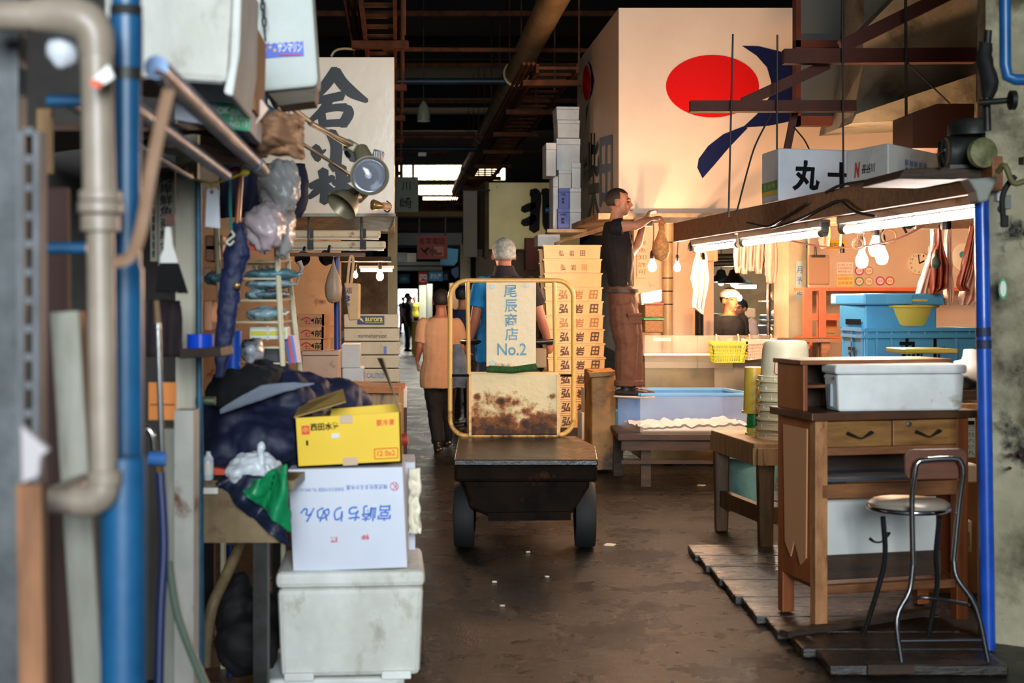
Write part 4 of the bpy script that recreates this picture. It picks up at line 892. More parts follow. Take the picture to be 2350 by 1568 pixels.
def clock(x, y, r_, Z, lab, h, m, plain=False):
    t = thing('wall_clock', lab, 'clock', P(x, y + r_, Z)); c = P(x, y, Z); rr = S(r_, Z)
    part('face', MB().lathe([(rr, 0), (rr, .03), (rr * .94, .035), (rr * .92, .03), (0, .03)], c, (0, -1, 0), n=40), pm('cream_clock_face', (240, 218, 180), rough=.4), t, smooth=True)
    mb = MB()
    for k in range(1, 13):
        a = R(90 - 30 * k); cx_ = x + r_ * .76 * math.cos(a); cy = y - r_ * .76 * math.sin(a); w_ = r_ * (.13 if k > 9 else .065)
        text(mb, str(k), rectmap(cx_ - w_, cy - r_ * .1, cx_ + w_, cy + r_ * .1, Z, .034))
    part('numerals', mb, pm('brown_numerals', (90, 50, 30)), t)
    for L_, a, w_ in ((.5, h, .012), (.78, m, .008)):
        mb = MB(); a = R(90 - a); mb.bar(c + V((0, -.036, 0)), c + V((rr * L_ * math.cos(a), -.036, rr * L_ * math.sin(a))), .003, w_, up=(0, 1, 0)) if False else mb.bar(c + V((0, -.037, 0)), c + V((rr * L_ * math.cos(a), -.037, rr * L_ * math.sin(a))), w_, .003, up=(0, 1, 0)); part('hand', mb, ink, t)
clock(2107, 605, 26, 12.195, 'cream round wall clock reading about two on the stall wall', 62, -6)
t = thing('round_plaque', 'cream round dial with a teal centre right of the wall clock', 'dial', P(2207, 620, 12.1)); part('disc', MB().lathe([(S(26, 12), 0), (S(26, 12), .03), (S(22, 12), .035), (0, .03)], P(2207, 590, 12.195), (0, -1, 0), n=36, sy=1.25), _m['cream_clock_face'], t, smooth=True)
part('centre', MB().lathe([(S(8, 12), .03), (S(8, 12), .04)], P(2207, 585, 12.19), (0, -1, 0), n=24), pm('teal', (60, 140, 150)), t)

# hanging bags and aprons, right
def drape(name, lab, px, Z, mat, cat, fold=.03, nf=3, thick=.006, group=None, disp=(.02, .08)):
    """px = polygon of left edge/right edge pairs top to bottom [(xl, xr, y)]"""
    n = len(px) - 1
    def fn(u, v):
        k = v * n; i = min(int(k), n - 1); f = k - i; xl = px[i][0] * (1 - f) + px[i + 1][0] * f; xr = px[i][1] * (1 - f) + px[i + 1][1] * f; y = px[i][2] * (1 - f) + px[i + 1][2] * f
        return P(xl + (xr - xl) * u, y, Z) + V((0, math.sin(u * math.pi * 2 * nf + v * 2) * fold, 0))
    return solo(name, MB().grid(fn, 24, 6 * n), mat, lab, cat, group, smooth='all', solid=thick, disp=disp)
rbag = pm('red_brown_vinyl', (150, 60, 30), (120, 44, 22), 5, .4)
pinkc = pm('pale_translucent_bag', (232, 190, 168), (222, 176, 152), 4, .45, alpha=.92)
drape('apron', 'large red-brown bag hanging beside the clock', [(2152, 2156, 518), (2150, 2160, 560), (2140, 2168, 582), (2136, 2178, 610), (2135, 2176, 660), (2137, 2146, 676)], 8.7, rbag, 'bag')
drape('apron', 'pale bag hanging left of the red-brown bag', [(2140, 2143, 518), (2139, 2143, 560), (2136, 2146, 575), (2126, 2142, 610), (2114, 2138, 645), (2104, 2136, 676)], 8.75, pinkc, 'bag')
drape('apron', 'narrow red-brown fold hanging between the red bag and the blue post', [(2230, 2238, 516), (2228, 2238, 530), (2212, 2232, 600), (2198, 2216, 655), (2206, 2224, 668)], 8.6, rbag, 'apron')
drape('apron', 'pale pink apron hanging nearest the blue post', [(2236, 2244, 514), (2232, 2244, 530), (2226, 2246, 620), (2200, 2246, 690), (2204, 2230, 700)], 8.7, pinkc, 'apron')
drape('apron', 'pale cloth strip hanging just right of the large red-brown bag', [(2174, 2178, 518), (2170, 2182, 560), (2168, 2184, 640), (2170, 2188, 680), (2172, 2184, 700)], 8.75, pinkc, 'cloth')
glovem = pm('pale_glove_rubber', (196, 156, 132), (178, 136, 112), 5, .6)
for i, (x0, x1, y0, y1, Z_, lab) in enumerate(((1686, 1700, 514, 626, 10.9, 'leftmost of the pale gloves hanging under the tube lamp'), (1700, 1716, 514, 629, 10.9, 'second pale glove in the row under the tube lamp'), (1716, 1732, 514, 622, 10.9, 'third pale glove in the row under the tube lamp'), (1732, 1750, 514, 628, 10.9, 'rightmost of the row of four pale gloves'), (1757, 1782, 514, 650, 10.88, 'single long pale glove hanging right of the row of four'), (1882, 1898, 514, 570, 10.88, 'short pale cloth hanging by the yellow ribbons'))):
    drape('rubber_glove', lab, [(x0 + 2, x1 - 2, y0), (x0, x1, y0 + (y1 - y0) * .5), (x0, x1 - 1, y0 + (y1 - y0) * .85), (x0 + 5, x1 - 4, y1)], Z_, glovem, 'glove' if i < 5 else 'cloth', fold=.014, nf=1.5, thick=.02, group='pale gloves hanging in a row' if i < 4 else None, disp=(.02, .06))
for x, lab in ((1902, 'left yellow ribbon hanging above the clipboard'), (1929, 'right yellow ribbon hanging above the clipboard')): solo('ribbon', MB().tube([P(x, 512, 9.9), P(x + 1, 540, 9.9), P(x - 1, 565, 9.9)], .008, 6, flat=.4), pm('yellow_ribbon', (226, 170, 60)), lab, 'ribbon')
wt = pm('white_towel_cloth', (206, 196, 184), rough=.9)
drape('towel', 'white towel hanging behind the right-hand lit bulb', [(1605, 1612, 552), (1596, 1622, 590), (1586, 1626, 640), (1592, 1622, 665), (1590, 1614, 705), (1612, 1614, 722)], 12.6, wt, 'towel', fold=.03, nf=2.5)
# column and things on the middle wall
t = thing('round_column', 'tan round pipe column behind the lit bulbs', 'column', (P(1532, 0, 13.75).x, 13.4, 0))
c = P(1532, 0, 13.75); part('column', MB().lathe([(S(12, 13.4), .0), (S(12, 13.4), 2.1), (S(12, 13.4), 2.25)], (c.x, 13.75, 0), n=20), tanp, t, smooth=True)
for y in (558, 640, 670, 700): part('band', MB().lathe([(S(12.6, 13.4), 0), (S(12.6, 13.4), .012)], P(1532, y, 13.75), n=20), dsteel, t)
poster('paper_notice', 'tall framed paper notice on the wall behind the person on the tank', (1462, 545, 1485, 638), 13.86, (226, 186, 150), ['鮮', '魚', '卸', '許', '可'], pm('brown_print', (130, 90, 64)))
solo('wall_cabinet', MB().pbox(1616, 562, 1648, 600, 13.3, .25), pm('tan_cabinet', (206, 150, 112)), 'small tan cabinet fixed high beside the white towel', 'cabinet', bevel=.01)
solo('white_sheet', MB().prism([P(1470, 674, 13.1), P(1519, 664, 13.1), P(1519, 692, 13.1), P(1473, 701, 13.1)], (0, .25, 0)), foam, 'white flat foam box lying on the brown baskets behind the man', 'foam box', bevel=.01)
for i, (y0, y1, lab) in enumerate(((698, 729, 'upper brown mesh basket behind the person on the tank'), (733, 764, 'lower brown mesh basket behind the person on the tank'))):
    t = thing('mesh_basket', lab, 'basket', P(1500, y1, 13.2), group='brown mesh baskets behind the tank'); part('basket', MB().pbox(1480, y0, 1522, y1, 13.1, .35), pm('brown_mesh', (126, 90, 50), (90, 60, 32), 60, .7), t, bevel=.01); part('rim', MB().pbox(1478, y0 - 2, 1524, y0 + 1, 13.08, .4), green if i else red, t)
solo('black_apron', MB().grid(lambda u, v: P(1596 + 18 * u, 712 + 60 * v, 13.5) + V((0, .03 * math.sin(u * 9), 0)), 12, 6), pm('black_cloth', (26, 24, 24), rough=.8), 'black apron hanging on the edge of the pale wall', 'apron', smooth='all', solid=.01)
# interior beyond: far stall with dark shapes, racks
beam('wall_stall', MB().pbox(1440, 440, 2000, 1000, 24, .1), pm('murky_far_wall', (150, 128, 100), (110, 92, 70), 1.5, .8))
t = thing('metal_rack', 'grey metal rack full of plastic bags behind the hanging glove', 'rack', P(1785, 800, 14))
for x in (1764, 1808): part('post', MB().tube([P(x, 650, 14), P(x, 1035, 14)], .02, 8), steel, t)
for y in (690, 735, 770): part('shelf_board', MB().pbox(1764, y, 1808, y + 3, 13.9, .4), steel, t)
for i, (x, y, lab) in enumerate(((1785, 678, 'grey plastic bag on the top shelf of the metal rack'), (1788, 720, 'grey plastic bag on the middle shelf of the metal rack'), (1782, 760, 'grey plastic bag on the bottom shelf of the metal rack'))): solo('plastic_bag', MB().ell(P(x, y, 14.05), (.08, .08, .055)), pm('grey_bag', (150, 140, 124), rough=.35), lab, 'bag', smooth=True, disp=(.04, .04))
for i, (x, y, Z_, lab) in enumerate(((1685, 655, 16, 'large dark lamp shade hanging over the stall worker'), (1655, 652, 18, 'smaller dark lamp shade left of the large one inside the stall'))):
    t = thing('pendant_lamp', lab, 'lamp', P(x, y, Z_)); part('lamp_shade', MB().lathe([(.0, .16), (.05, .14), (.07, .08), (.2, .0), (.2, -.01)], P(x, y - 6, Z_), n=22), black, t, smooth=True); part('bulb', MB().ell(P(x, y - 4, Z_), (.04, .04, .04)), tsoft, t, smooth=True); part('wire', MB().tube([P(x, y - 20, Z_), P(x, 500, Z_)], .008, 6), black, t)
for x, y, Z_, e_ in ((1685, 668, 16, 40), (1655, 662, 18, 40), (1740, 600, 20.5, 160), (1665, 600, 21, 160)):  # fill lights added to brighten the interior: two at the pendants, two without fittings
    l_ = bpy.data.lights.new('inner_stall_fill', 'POINT'); l_.energy = e_; l_.color = (1, .86, .66); l_.shadow_soft_size = .08; o = bpy.data.objects.new('inner_stall_fill', l_); o.location = P(x, y, Z_); COL.objects.link(o)
for x0, x1, y, Z_, lab in ((1640, 1668, 528, 17, 'distant tube lamp seen left of the hanging gloves'), (1745, 1780, 525, 17, 'distant tube lamp seen right of the hanging gloves'), (1690, 1735, 655, 20, 'distant tube lamp right of the dark lamp shades')): solo('tube_lamp', MB().pbox(x0, y, x1, y + 7, Z_, .06), pm('far_tube', (255, 255, 255), emit=((230, 250, 240), 60)), lab, 'tube lamp')
for a, b_, lab in (((1630, 560), (1815, 556), 'upper dark pipe running across inside the stall'), ((1630, 606), (1815, 602), 'lower dark pipe running across inside the stall'), ((1640, 590), (1815, 588), 'middle dark beam running across inside the stall')): solo('inner_pipe', MB().tube([P(*a, 15.5), P(*b_, 15.5)], .035, 8), dsteel, lab, 'pipe', smooth=True)
beam('ceiling_stall', MB().box((4.4, 20.2, 2.4), (5.2, 6.4, .06)), dark)
for i, (x, w_, y, colr, lab) in enumerate(((1770, 22, 745, (60, 90, 120), 'blue tub far inside the stall beside the rack'), (1722, 26, 730, (210, 180, 150), 'pale box on the far counter behind the bending person'), (1650, 22, 742, (70, 100, 70), 'green tub on the far counter left of the stall worker'))): solo('storage_tub', MB().pbox(x - w_ / 2, y - 22, x + w_ / 2, y, 19, .4), pm('tub_%d' % sum(colr), colr), lab, 'tub', bevel=.02)
solo('counter', MB().pbox(1630, 748, 1830, 948, 18.9, .8), pm('blue_grey_counter', (60, 60, 70)), 'dark counter deep inside the stall', 'counter')
# ================================================================ hanging rails and roof slats of the right stall
for x0, x1, y, Z_, lab in ((1455, 2240, 506, 12.2, 'pale rail with peeling paint under the sign box'), (1600, 2240, 512, 10.9, 'rail crossing the right stall behind the wooden beam, over the gloves'), (1840, 2240, 503, 9.4, 'rail crossing over the pair of lit bulbs'), (1960, 2240, 482, 8.4, 'rail crossing nearest the tube lamp by the blue post'), (2100, 2250, 516, 8.7, 'short rail from which the red-brown and pale bags hang')):
    solo('hanging_rail', MB().bar(P(x0, y, Z_), P(x1, y, Z_), .05, .05), _m['peeling_pale_paint'], lab, 'rail')
for i, (x, Z_) in enumerate(((1500, 12.8), (1650, 12.6), (1860, 12.2))): beam('beam_slat', MB().bar(P(x, 500, Z_), V((P(x, 500, Z_).x - .3, Z_ + 3, P(x, 500, Z_).z)), .12, .04), _m['peeling_pale_paint'])
# ================================================================ tank, table and acrylic cases
clear = pm('clear_acrylic', (224, 226, 222), rough=.12, alpha=.28, spec=.6)
frost = pm('cloudy_acrylic', (232, 222, 204), (220, 206, 184), 6, .2, alpha=.16)
bluet = pm('blue_tank_film', (44, 112, 190), (70, 136, 204), 2, .3)
Zt = 11.5; tz = .436
a = P(1428, 975, 12.15); b0 = P(1470, 992, Zt); c0 = P(1726, 992, Zt)
a = V((b0.x - .13, 12.2, 0)); d0 = a + V((c0.x - b0.x, 0, 0))
t = thing('fish_tank', 'low clear tank of crushed ice with a blue back, under the feet of the person', 'tank', ((b0.x + c0.x) / 2, 11.8, tz))
def wallq(mb, p_, q_, z0, z1, th=.01): mb.bar((p_.x, p_.y, (z0 + z1) / 2), (q_.x, q_.y, (z0 + z1) / 2), th, z1 - z0)
mb = MB(); wallq(mb, b0, c0, tz, .742); part('front_pane', mb, frost, t, label='cloudy clear front pane')
mb = MB(); wallq(mb, a, b0, tz, .742); part('side_pane', mb, frost, t)
mb = MB(); wallq(mb, a, d0, tz, .742, .03); part('back_pane', mb, bluet, t, label='blue back pane')
mb = MB(); wallq(mb, c0, d0, tz, .742); part('side_pane', mb, bluet, t)
mb = MB(); mb.add([V((v.x, v.y, z)) for z in (tz - .01, tz + .01) for v in (a, b0, c0, d0)], [(0, 1, 2, 3), (7, 6, 5, 4), (0, 4, 5, 1), (1, 5, 6, 2), (2, 6, 7, 3), (3, 7, 4, 0)]); part('tank_bottom', mb, frost, t)
mb = MB()
for p_, q_ in ((a, b0), (b0, c0), (c0, d0), (a, d0)): mb.bar((p_.x, p_.y, .742), (q_.x, q_.y, .742), .035, .02)
part('rim', mb, pm('pale_blue_rim', (110, 170, 214), rough=.3), t)
mb = MB(); mb.grid(lambda u, v: V((b0.x + .02 - .1 * v + (c0.x - b0.x - .04) * u, Zt + .04 + .6 * v, tz + .035 + .03 * noise.noise(V((u * 14, v * 8, 1))) + .03 * u)), 60, 30)
mb.grid(lambda u, v: V((b0.x + .02 + (c0.x - b0.x - .04) * u, Zt + .02, tz + .01 + (.04 + .02 * noise.noise(V((u * 14, 0, 1))) - .03 + .03 * u) * v)), 60, 3)
solo('crushed_ice', mb, pm('crushed_ice', (236, 240, 244), rough=.3, bump=.01, bs=60), 'crushed ice lying in the low tank', 'ice', kind='stuff', smooth=True)
t = thing('wooden_table', 'low dark wooden table carrying the ice tank', 'table', ((b0.x + c0.x) / 2, 11.8, 0))
mb = MB(); mb.box(((b0.x + c0.x) / 2 - .06, 11.84, .40), (c0.x - b0.x + .26, .86, .05)); part('tabletop', mb, dwood, t, bevel=.006)
mb = MB(); mb.box(((b0.x + c0.x) / 2 - .06, 11.45, .335), (c0.x - b0.x + .2, .04, .08)); part('apron_rail', mb, dwood, t)
mb = MB(); mb.box(((b0.x + c0.x) / 2 - .06, 11.45, .2), (c0.x - b0.x + .2, .03, .03)); part('stretcher', mb, dwood, t)
for x, y in ((b0.x + .04, 11.5), (c0.x - .04, 11.5), (b0.x - .13, 12.2), (c0.x - .1, 12.2)): part('leg', MB().box((x, y, .188), (.08, .08, .376)), dwood, t)
t = thing('display_case', 'long clear-fronted case with a steel basin behind the ice tank', 'display case', P(1620, 905, 12.9))
zb = .0
part('basin', MB().pbox(1478, 828, 1740, 1060, 12.9, .7), pm('dull_basin_steel', (124, 106, 72), (94, 78, 50), 2.2, .3, metal=.35, stain=((84, 72, 40), 3, .6, .75)), t, bevel=.01)
part('basin_rim', MB().pbox(1475, 818, 1742, 829, 12.85, .8), dsteel, t)
for a_, b1, Z_ in ((1480, 1600, 12.75), (1601, 1682, 12.72), (1640, 1792, 12.66)): part('acrylic_sheet', MB().pbox(a_, 770, b1, 845 if b1 < 1700 else 905, Z_, .012), frost, t)
part('case_rim', MB().pbox(1478, 812, 1745, 816, 12.6, .04), pm('white_edge', (250, 236, 214)), t)
part('handle', MB().pbox(1500, 776, 1540, 783, 12.7, .02), clear, t)
for i, (px, mc, lab, hk) in enumerate((([(1634, 786), (1716, 786), (1708, 832), (1641, 832)], (186, 194, 16), 'yellow-green plastic basket hanging on the acrylic sheet', 1646), ([(1712, 783), (1780, 781), (1766, 820), (1718, 826)], (240, 200, 170), 'pale pink plastic basket hanging right of the yellow-green one', 1722))):
    mt = pm('basket_%d' % i, mc, rough=.35); Z_ = 12.3; t = thing('plastic_basket', lab, 'basket', P((px[2][0] + px[3][0]) / 2, px[2][1], Z_ + .1))
    A0, B_, C_, D_ = [P(x, y, Z_) for x, y in px]; dep = V((0, .22, 0)); mb = MB()
    def lattice(mb, f, nu, nv, th):
        for k in range(nu + 1): mb.bar(f(k / nu, 0), f(k / nu, 1), th, th)
        for k in range(nv + 1): mb.bar(f(0, k / nv), f(1, k / nv), th * 1.2, th)
    lattice(mb, lambda u, v: A0.lerp(B_, u).lerp(D_.lerp(C_, u), .15 + v * .85), 13, 5, .007); part('front', mb, mt, t)
    for p_, q_ in ((A0, D_), (B_, C_)): mb = MB(); lattice(mb, lambda u, v: (p_ + dep * u).lerp(q_ + dep * u * .8, .15 + v * .85), 4, 5, .007); part('side', mb, mt, t)
    mb = MB(); lattice(mb, lambda u, v: A0.lerp(B_, u).lerp(D_.lerp(C_, u), v) + dep, 13, 5, .008); part('back', mb, mt, t)
    mb = MB(); mb.add([D_, C_, C_ + dep, D_ + dep], [(0, 1, 2, 3)]); part('bottom', mb, mt, t, solid=.006)
    mb = MB(); mb.bar(A0 + V((0, 0, -.01)), B_ + V((0, 0, -.01)), .015, .035); mb.bar(A0 + dep, A0, .015, .03); mb.bar(B_, B_ + dep, .015, .03); part('rim', mb, mt, t)
    for x in (hk, hk + 50): part('hook', MB().tube([P(x, 790, Z_ + .2), P(x - 1, 772, Z_ + .25), P(x - 3, 768, Z_ + .5)], .007, 6, k=3), pm('pink_hook', (230, 170, 140)), t)
# ================================================================ nested buckets on the wooden table
t = thing('work_table', 'rough wooden table carrying the nested white buckets', 'table', P(1770, 1268, 8.8) * 1)
tA = V((1.30, 9.30, 0)); tB = V((1.43, 8.42, 0)); wdt = V((.58, .05, 0)); z0, z1 = .575, .655
mb = MB(); mb.prism([tA + V((0, 0, z0 + .03)), tB + V((0, 0, z0 + .03)), tB + wdt + V((0, 0, z0 + .03)), tA + wdt + V((0, 0, z0 + .03))], (0, 0, .05)); part('tabletop', mb, pwood, t, bevel=.008)
for p_, q_ in ((tA, tB), (tB, tB + wdt)): part('apron_rail', MB().bar(p_ + V((.02, 0, z0)), q_ + V((.02, 0, z0)), .05, .1), pwood, t)
mw = pm('mossy_table_wood', (112, 78, 40), (72, 50, 26), 5, .45, st=(8, 8, 1), stain=((60, 66, 26), 6, .6, .7))
for q_ in (tA + V((.06, -.06, 0)), tB + V((.08, .06, 0)), tA + wdt + V((-.06, -.06, 0)), tB + wdt + V((-.06, .06, 0))): part('leg', MB().box(q_ + V((0, 0, .29)), (.1, .1, .575), T=(.8, .8)), mw, t, bevel=.01)
part('stretcher', MB().bar(tA + V((.06, -.06, .22)), tB + V((.08, .06, .22)), .05, .1), mw, t); part('stretcher', MB().bar(tB + V((.08, .06, .22)), tB + wdt + V((-.06, .06, .22)), .05, .1), mw, t)
wplast = pm('milky_bucket_plastic', (240, 230, 196), (232, 220, 182), 3, .4)
cb = P(1802, 1000, 8.75); cb.z = .655; sc_ = S(1, 8.75); nb_ = 7
for i in range(nb_):
    z = .655 + .058 * i
    lab = ('topmost upturned white bucket with red lettering', 'second white bucket down, under the lettered one', 'third white bucket down in the upturned stack', 'fourth white bucket down in the upturned stack', 'third white bucket up from the wooden table', 'second white bucket up from the wooden table', 'lowest upturned white bucket, standing on the wooden table')[nb_ - 1 - i]
    t = thing('bucket', lab, 'bucket', (cb.x, cb.y, z), group='nested upturned white buckets')
    c = (cb.x, cb.y, z); r0 = .172 - .001 * i; h = .25 if i == nb_ - 1 else .07
    top = [(r0 * .80, .235), (r0 * .74, .25), (.001, .252)] if i == nb_ - 1 else []
    part('bucket_wall', MB().lathe([(r0 * .93, .0), (r0 * .9, .06)] + ([(r0 * .84, .2)] if top else []) + top, c, n=32, close=False), wplast, t, smooth=True)
    part('rim', MB().lathe([(r0 * .97, 0), (r0 * 1.06, 0), (r0 * 1.06, .01), (r0 * .97, .014), (r0 * .97, .03), (r0 * 1.01, .031), (r0 * 1.01, .036), (r0 * .95, .04)], c, n=32, close=False), wplast, t, smooth=True)
    mb = MB()
    for k in range(10): an = 2 * math.pi * k / 10 + i; mb.box((cb.x + r0 * .98 * math.cos(an), cb.y + r0 * .98 * math.sin(an), z + .026), (.006, .006, .024))
    part('rim_ribs', mb, wplast, t)
    if i == nb_ - 1:
        zt0 = z
        def bw(u, v):
            an = R(-125 + 62 * u); rr = r0 * (.955 - .16 * v); return V((cb.x + rr * math.cos(an), cb.y + rr * math.sin(an), zt0 + .05 + .15 * v))
        mb = MB(); text(mb, '鯛焼', sub(bw, .12, .1, .62, .52), flip=True, bold=.03); text(mb, '業務用調味料', sub(bw, .1, .62, .9, .72), flip=True); text(mb, '内容量', sub(bw, .15, .92, .5, 1.02), flip=True)
        for k in range(24):
            pass
        ring = [(.05, 0), (.95, 0), (1, .08), (1, .7), (.95, .78), (.05, .78), (0, .7), (0, .08), (.05, 0)]
        for (u0, v0), (u1, v1) in zip(ring, ring[1:]):
            m_ = 8
            for k in range(m_): mb.tube([bw(u0 + (u1 - u0) * k / m_, v0 + (v1 - v0) * k / m_), bw(u0 + (u1 - u0) * (k + 1) / m_, v0 + (v1 - v0) * (k + 1) / m_)], .0022, 4)
        part('red_print', mb, pm('crimson_print', (178, 40, 52)), t)
for i, (z, h, r_, col_, lab) in enumerate(((.655, .06, .052, (222, 206, 90), 'pale yellow tub at the foot of the slim bucket column'), (.70, .12, .05, (20, 130, 60), 'green bucket in the slim column left of the white buckets'), (.79, .29, .07, (226, 190, 70), 'tall yellow upturned bucket left of the white buckets'))):
    c = V((P(1733, 1000, 8.95).x, 8.98, z)); t = thing('bucket', lab, 'bucket', c); mt = pm('bkt_%d' % i, col_, rough=.35)
    part('bucket_wall', MB().lathe([(r_, 0), (r_ * .86, h), (.001, h)], c, n=24), mt, t, smooth=True); part('rim', MB().lathe([(r_ * 1.12, 0), (r_ * 1.12, .014), (r_, .016)], c, n=24), mt, t, smooth=True)
t = thing('blue_bucket', 'pale blue round bucket on the wet floor beneath the rough wooden table', 'bucket', (P(1722, 0, 10.7).x, 10.7, 0)); mt = pm('pale_blue_plastic', (120, 176, 184), (96, 150, 160), 8, .4); c = (P(1722, 0, 10.7).x, 10.7, 0)
part('bucket_wall', MB().lathe([(.001, .01), (.16, .0), (.235, .34), (.225, .34), (.15, .02)], c, n=32, close=False), mt, t, smooth=True); part('rim', MB().lathe([(.235, .325), (.26, .33), (.26, .345), (.235, .35)], c, n=32, close=False), mt, t, smooth=True)
# ================================================================ desk
DY = R(14); dl = V((1.345, 6.3, 0)); ex = V((math.cos(DY), math.sin(DY), 0)); ey = V((-math.sin(DY), math.cos(DY), 0)); Wd, Dd = .76, .40
dc = dl + ex * Wd / 2 + ey * Dd / 2; dc.z = .045
desk = t = thing('wooden_desk', 'worn wooden desk with two drawers and a hutch beside the concrete wall', 'desk', dc, DY)
def db(name, c, s_, mat=wood, par=None, **k): return part(name, MB(desk).box(c, s_), mat, par or desk, bevel=.004, **k)
orw = pm('orange_brown_wood', (150, 82, 40), (116, 58, 26), 3, .45, st=(1, 1, .3), bump=.0008)
pale = pm('scuffed_front_edge', (176, 122, 78), (130, 84, 46), 6, .5, st=(3, 3, 1), stain=((92, 56, 30), 5, .6, .7))
vn = pm('wood_veneer_drawer', (140, 98, 50), (104, 68, 32), 4, .42, st=(1, 1, 8), bump=.0006)
for s_ in (-1, 1): part('side_panel', MB(desk).prism([(s_ * Wd / 2 - s_ * .0, -Dd / 2, 0), (s_ * Wd / 2, Dd / 2, 0), (s_ * (Wd / 2 - .01), Dd / 2, .93), (s_ * (Wd / 2 - .01), -Dd / 2 + .02, .93)][::1], (-s_ * .022, 0, 0)) if False else MB(desk).box((s_ * (Wd / 2 - .012), .0, .56), (.022, Dd - .08, .74)), orw, desk)
for sx_ in (-1, 1):
    for sy_ in (-1, 1): db('leg', (sx_ * (Wd / 2 - .03), sy_ * (Dd / 2 - .03), .46), (.06, .055, .92), pale if sy_ < 0 and sx_ < 0 else orw)
tt = pm('dark_scuffed_top', (84, 52, 32), (60, 38, 24), 5, .4)
db('desktop', (0, 0, .94), (Wd + .06, Dd + .05, .035), tt)
for i, (x0, x1) in enumerate(((-.335, -.005), (.002, .335))):
    o = db('drawer', ((x0 + x1) / 2, -Dd / 2 + .03, .858), (x1 - x0, .05, .115), vn)
    xm = (x0 + x1) / 2; mb = MB(desk); y_ = -Dd / 2 - .005
    mb.tube([(xm - .06, y_, .865), (xm - .035, y_ - .012, .855), (xm, y_ - .02, .842), (xm + .035, y_ - .012, .855), (xm + .06, y_, .865)], [.014, .01, .005, .005, .01, .014], 8, k=4, flat=.6); part('handle', mb, pm('bronze_handle', (44, 50, 44), rough=.35, metal=.6), o, smooth=True)
mb = MB(desk); mb.lathe([(.012, 0), (.012, .006), (.005, .008)], (.08, -Dd / 2 + .005, .898), (0, -1, 0)); part('keyhole', mb, steel, desk, smooth=True)
db('rail', (0, -Dd / 2 + .02, .782), (.68, .03, .036), wood)
db('back_board', (0, Dd / 2 - .06, .72), (.7, .02, .14), dwood)
db('shelf', (0, 0, .65), (.7, .34, .015), pm('blue_grey_sheet', (66, 76, 86), rough=.4)); db('rail', (0, -Dd / 2 + .02, .605), (.7, .035, .065), wood)
db('white_panel', (-.03, -Dd / 2 + .1, .43), (.6, .015, .25), pm('scuffed_white_panel', (206, 206, 200), (182, 184, 182), 2, .4, stain=((110, 104, 92), 4, .64, .72)), label='scuffed white panel with a bronze handle')
mb = MB(desk); y_ = -Dd / 2 + .088; mb.tube([(-.07, y_, .375), (-.05, y_ - .012, .36), (-.02, y_ - .018, .36), (.01, y_ - .012, .38), (.025, y_, .395)], [.012, .006, .005, .006, .012], 8, k=4, flat=.6); part('handle', mb, _m['bronze_handle'], desk, smooth=True)
db('torn_board', (-.02, -Dd / 2 + .09, .25), (.62, .02, .11), dwood); db('lower_shelf', (0, 0, .17), (.7, .34, .02), wood); db('stretcher', (0, -Dd / 2 + .03, .165), (.68, .03, .04), wood)
# hutch
db('hutch_side', (-Wd / 2 + .01, .06, 1.06), (.022, .28, .21), orw); db('hutch_side', (Wd / 2 - .05, .06, 1.06), (.022, .28, .21), orw); db('hutch_back', (-.02, .19, 1.06), (.7, .015, .21), dwood)
db('hutch_top', (-.02, .06, 1.175), (.76, .30, .022), wood); db('hutch_shelf', (-.27, .04, 1.065), (.2, .2, .015), wood); db('hutch_divider', (-.17, .04, 1.06), (.018, .2, .2), wood)
part('torn_sheet', MB(desk).prism([(-Wd / 2 - .003, -.13, .88), (-Wd / 2 - .003, .12, .88), (-Wd / 2 - .003, .1, .34), (-Wd / 2 - .003, .04, .28), (-Wd / 2 - .003, .0, .36), (-Wd / 2 - .003, -.06, .26), (-Wd / 2 - .003, -.12, .3)], (-.006, 0, 0)), pm('tan_torn_veneer', (190, 134, 92), rough=.6), desk)
# foam box on the desk
fc = dc + ex * .03 - ey * .15; t = thing('foam_box', 'long white lidded foam box lying on the desk top', 'foam box', (fc.x, fc.y, 1.005), DY + R(-6))
mb = MB(t).box((0, 0, .082), (.60, .17, .165), T=(.97, .94)); mb2 = part('box_body', mb, foam, t, bevel=.012)
mb = MB(t).box((0, 0, .187), (.62, .185, .042)); part('box_lid', mb, foam, t, bevel=.012)
mb = MB(t).box((-.300, 0, .07), (.012, .035, .1)); part('end_slot', mb, pm('grey_slot', (150, 160, 170)), t)
for k in (-.06, .06): part('tack', MB(t).ell((-.306, k, .15), (.004, .007, .007)), steel, t, smooth=True)
# ================================================================ stool-chair
Zc = 5.75; ch = thing('folding_chair', 'round-seated metal folding chair with a brown backrest by the blue post', 'chair', (P(2140, 0, Zc).x, Zc, .05))
q = lambda x, y, d=0: P(x, y, Zc) + V((0, d, 0))
sc = q(2122, 1186, .25); sc.z = q(0, 1178, .1).z - .02
part('seat', MB().lathe([(.0, .0), (.14, .0), (.165, .012), (.168, .03), (.15, .042), (0, .046)], (sc.x, sc.y - .02, sc.z), n=40), pm('grey_vinyl_seat', (150, 140, 126), rough=.28), ch, smooth=True)
part('seat_ring', MB().tube([(sc.x + .165 * math.cos(a), sc.y - .02 + .165 * math.sin(a), sc.z + .01) for a in [2 * math.pi * k / 32 for k in range(33)]], .011, 8), chrome, ch, smooth=True)
def rr(u, v):
    x0, x1, y0, y1 = 2076, 2222, 1032, 1100; x = x0 + (x1 - x0) * u; return q(x, y0 + (y1 - y0) * v, .05 * math.sin(math.pi * u))
mb = MB(); pts = []
for cx_, cy, a0 in ((2096, 1050, 180), (2202, 1048, 270), (2196, 1082, 0), (2096, 1084, 90)):
    for k in range(6):
        a = R(a0 + 18 * k); pts.append(q(cx_ + 20 * math.cos(a), cy + 18 * math.sin(a)))
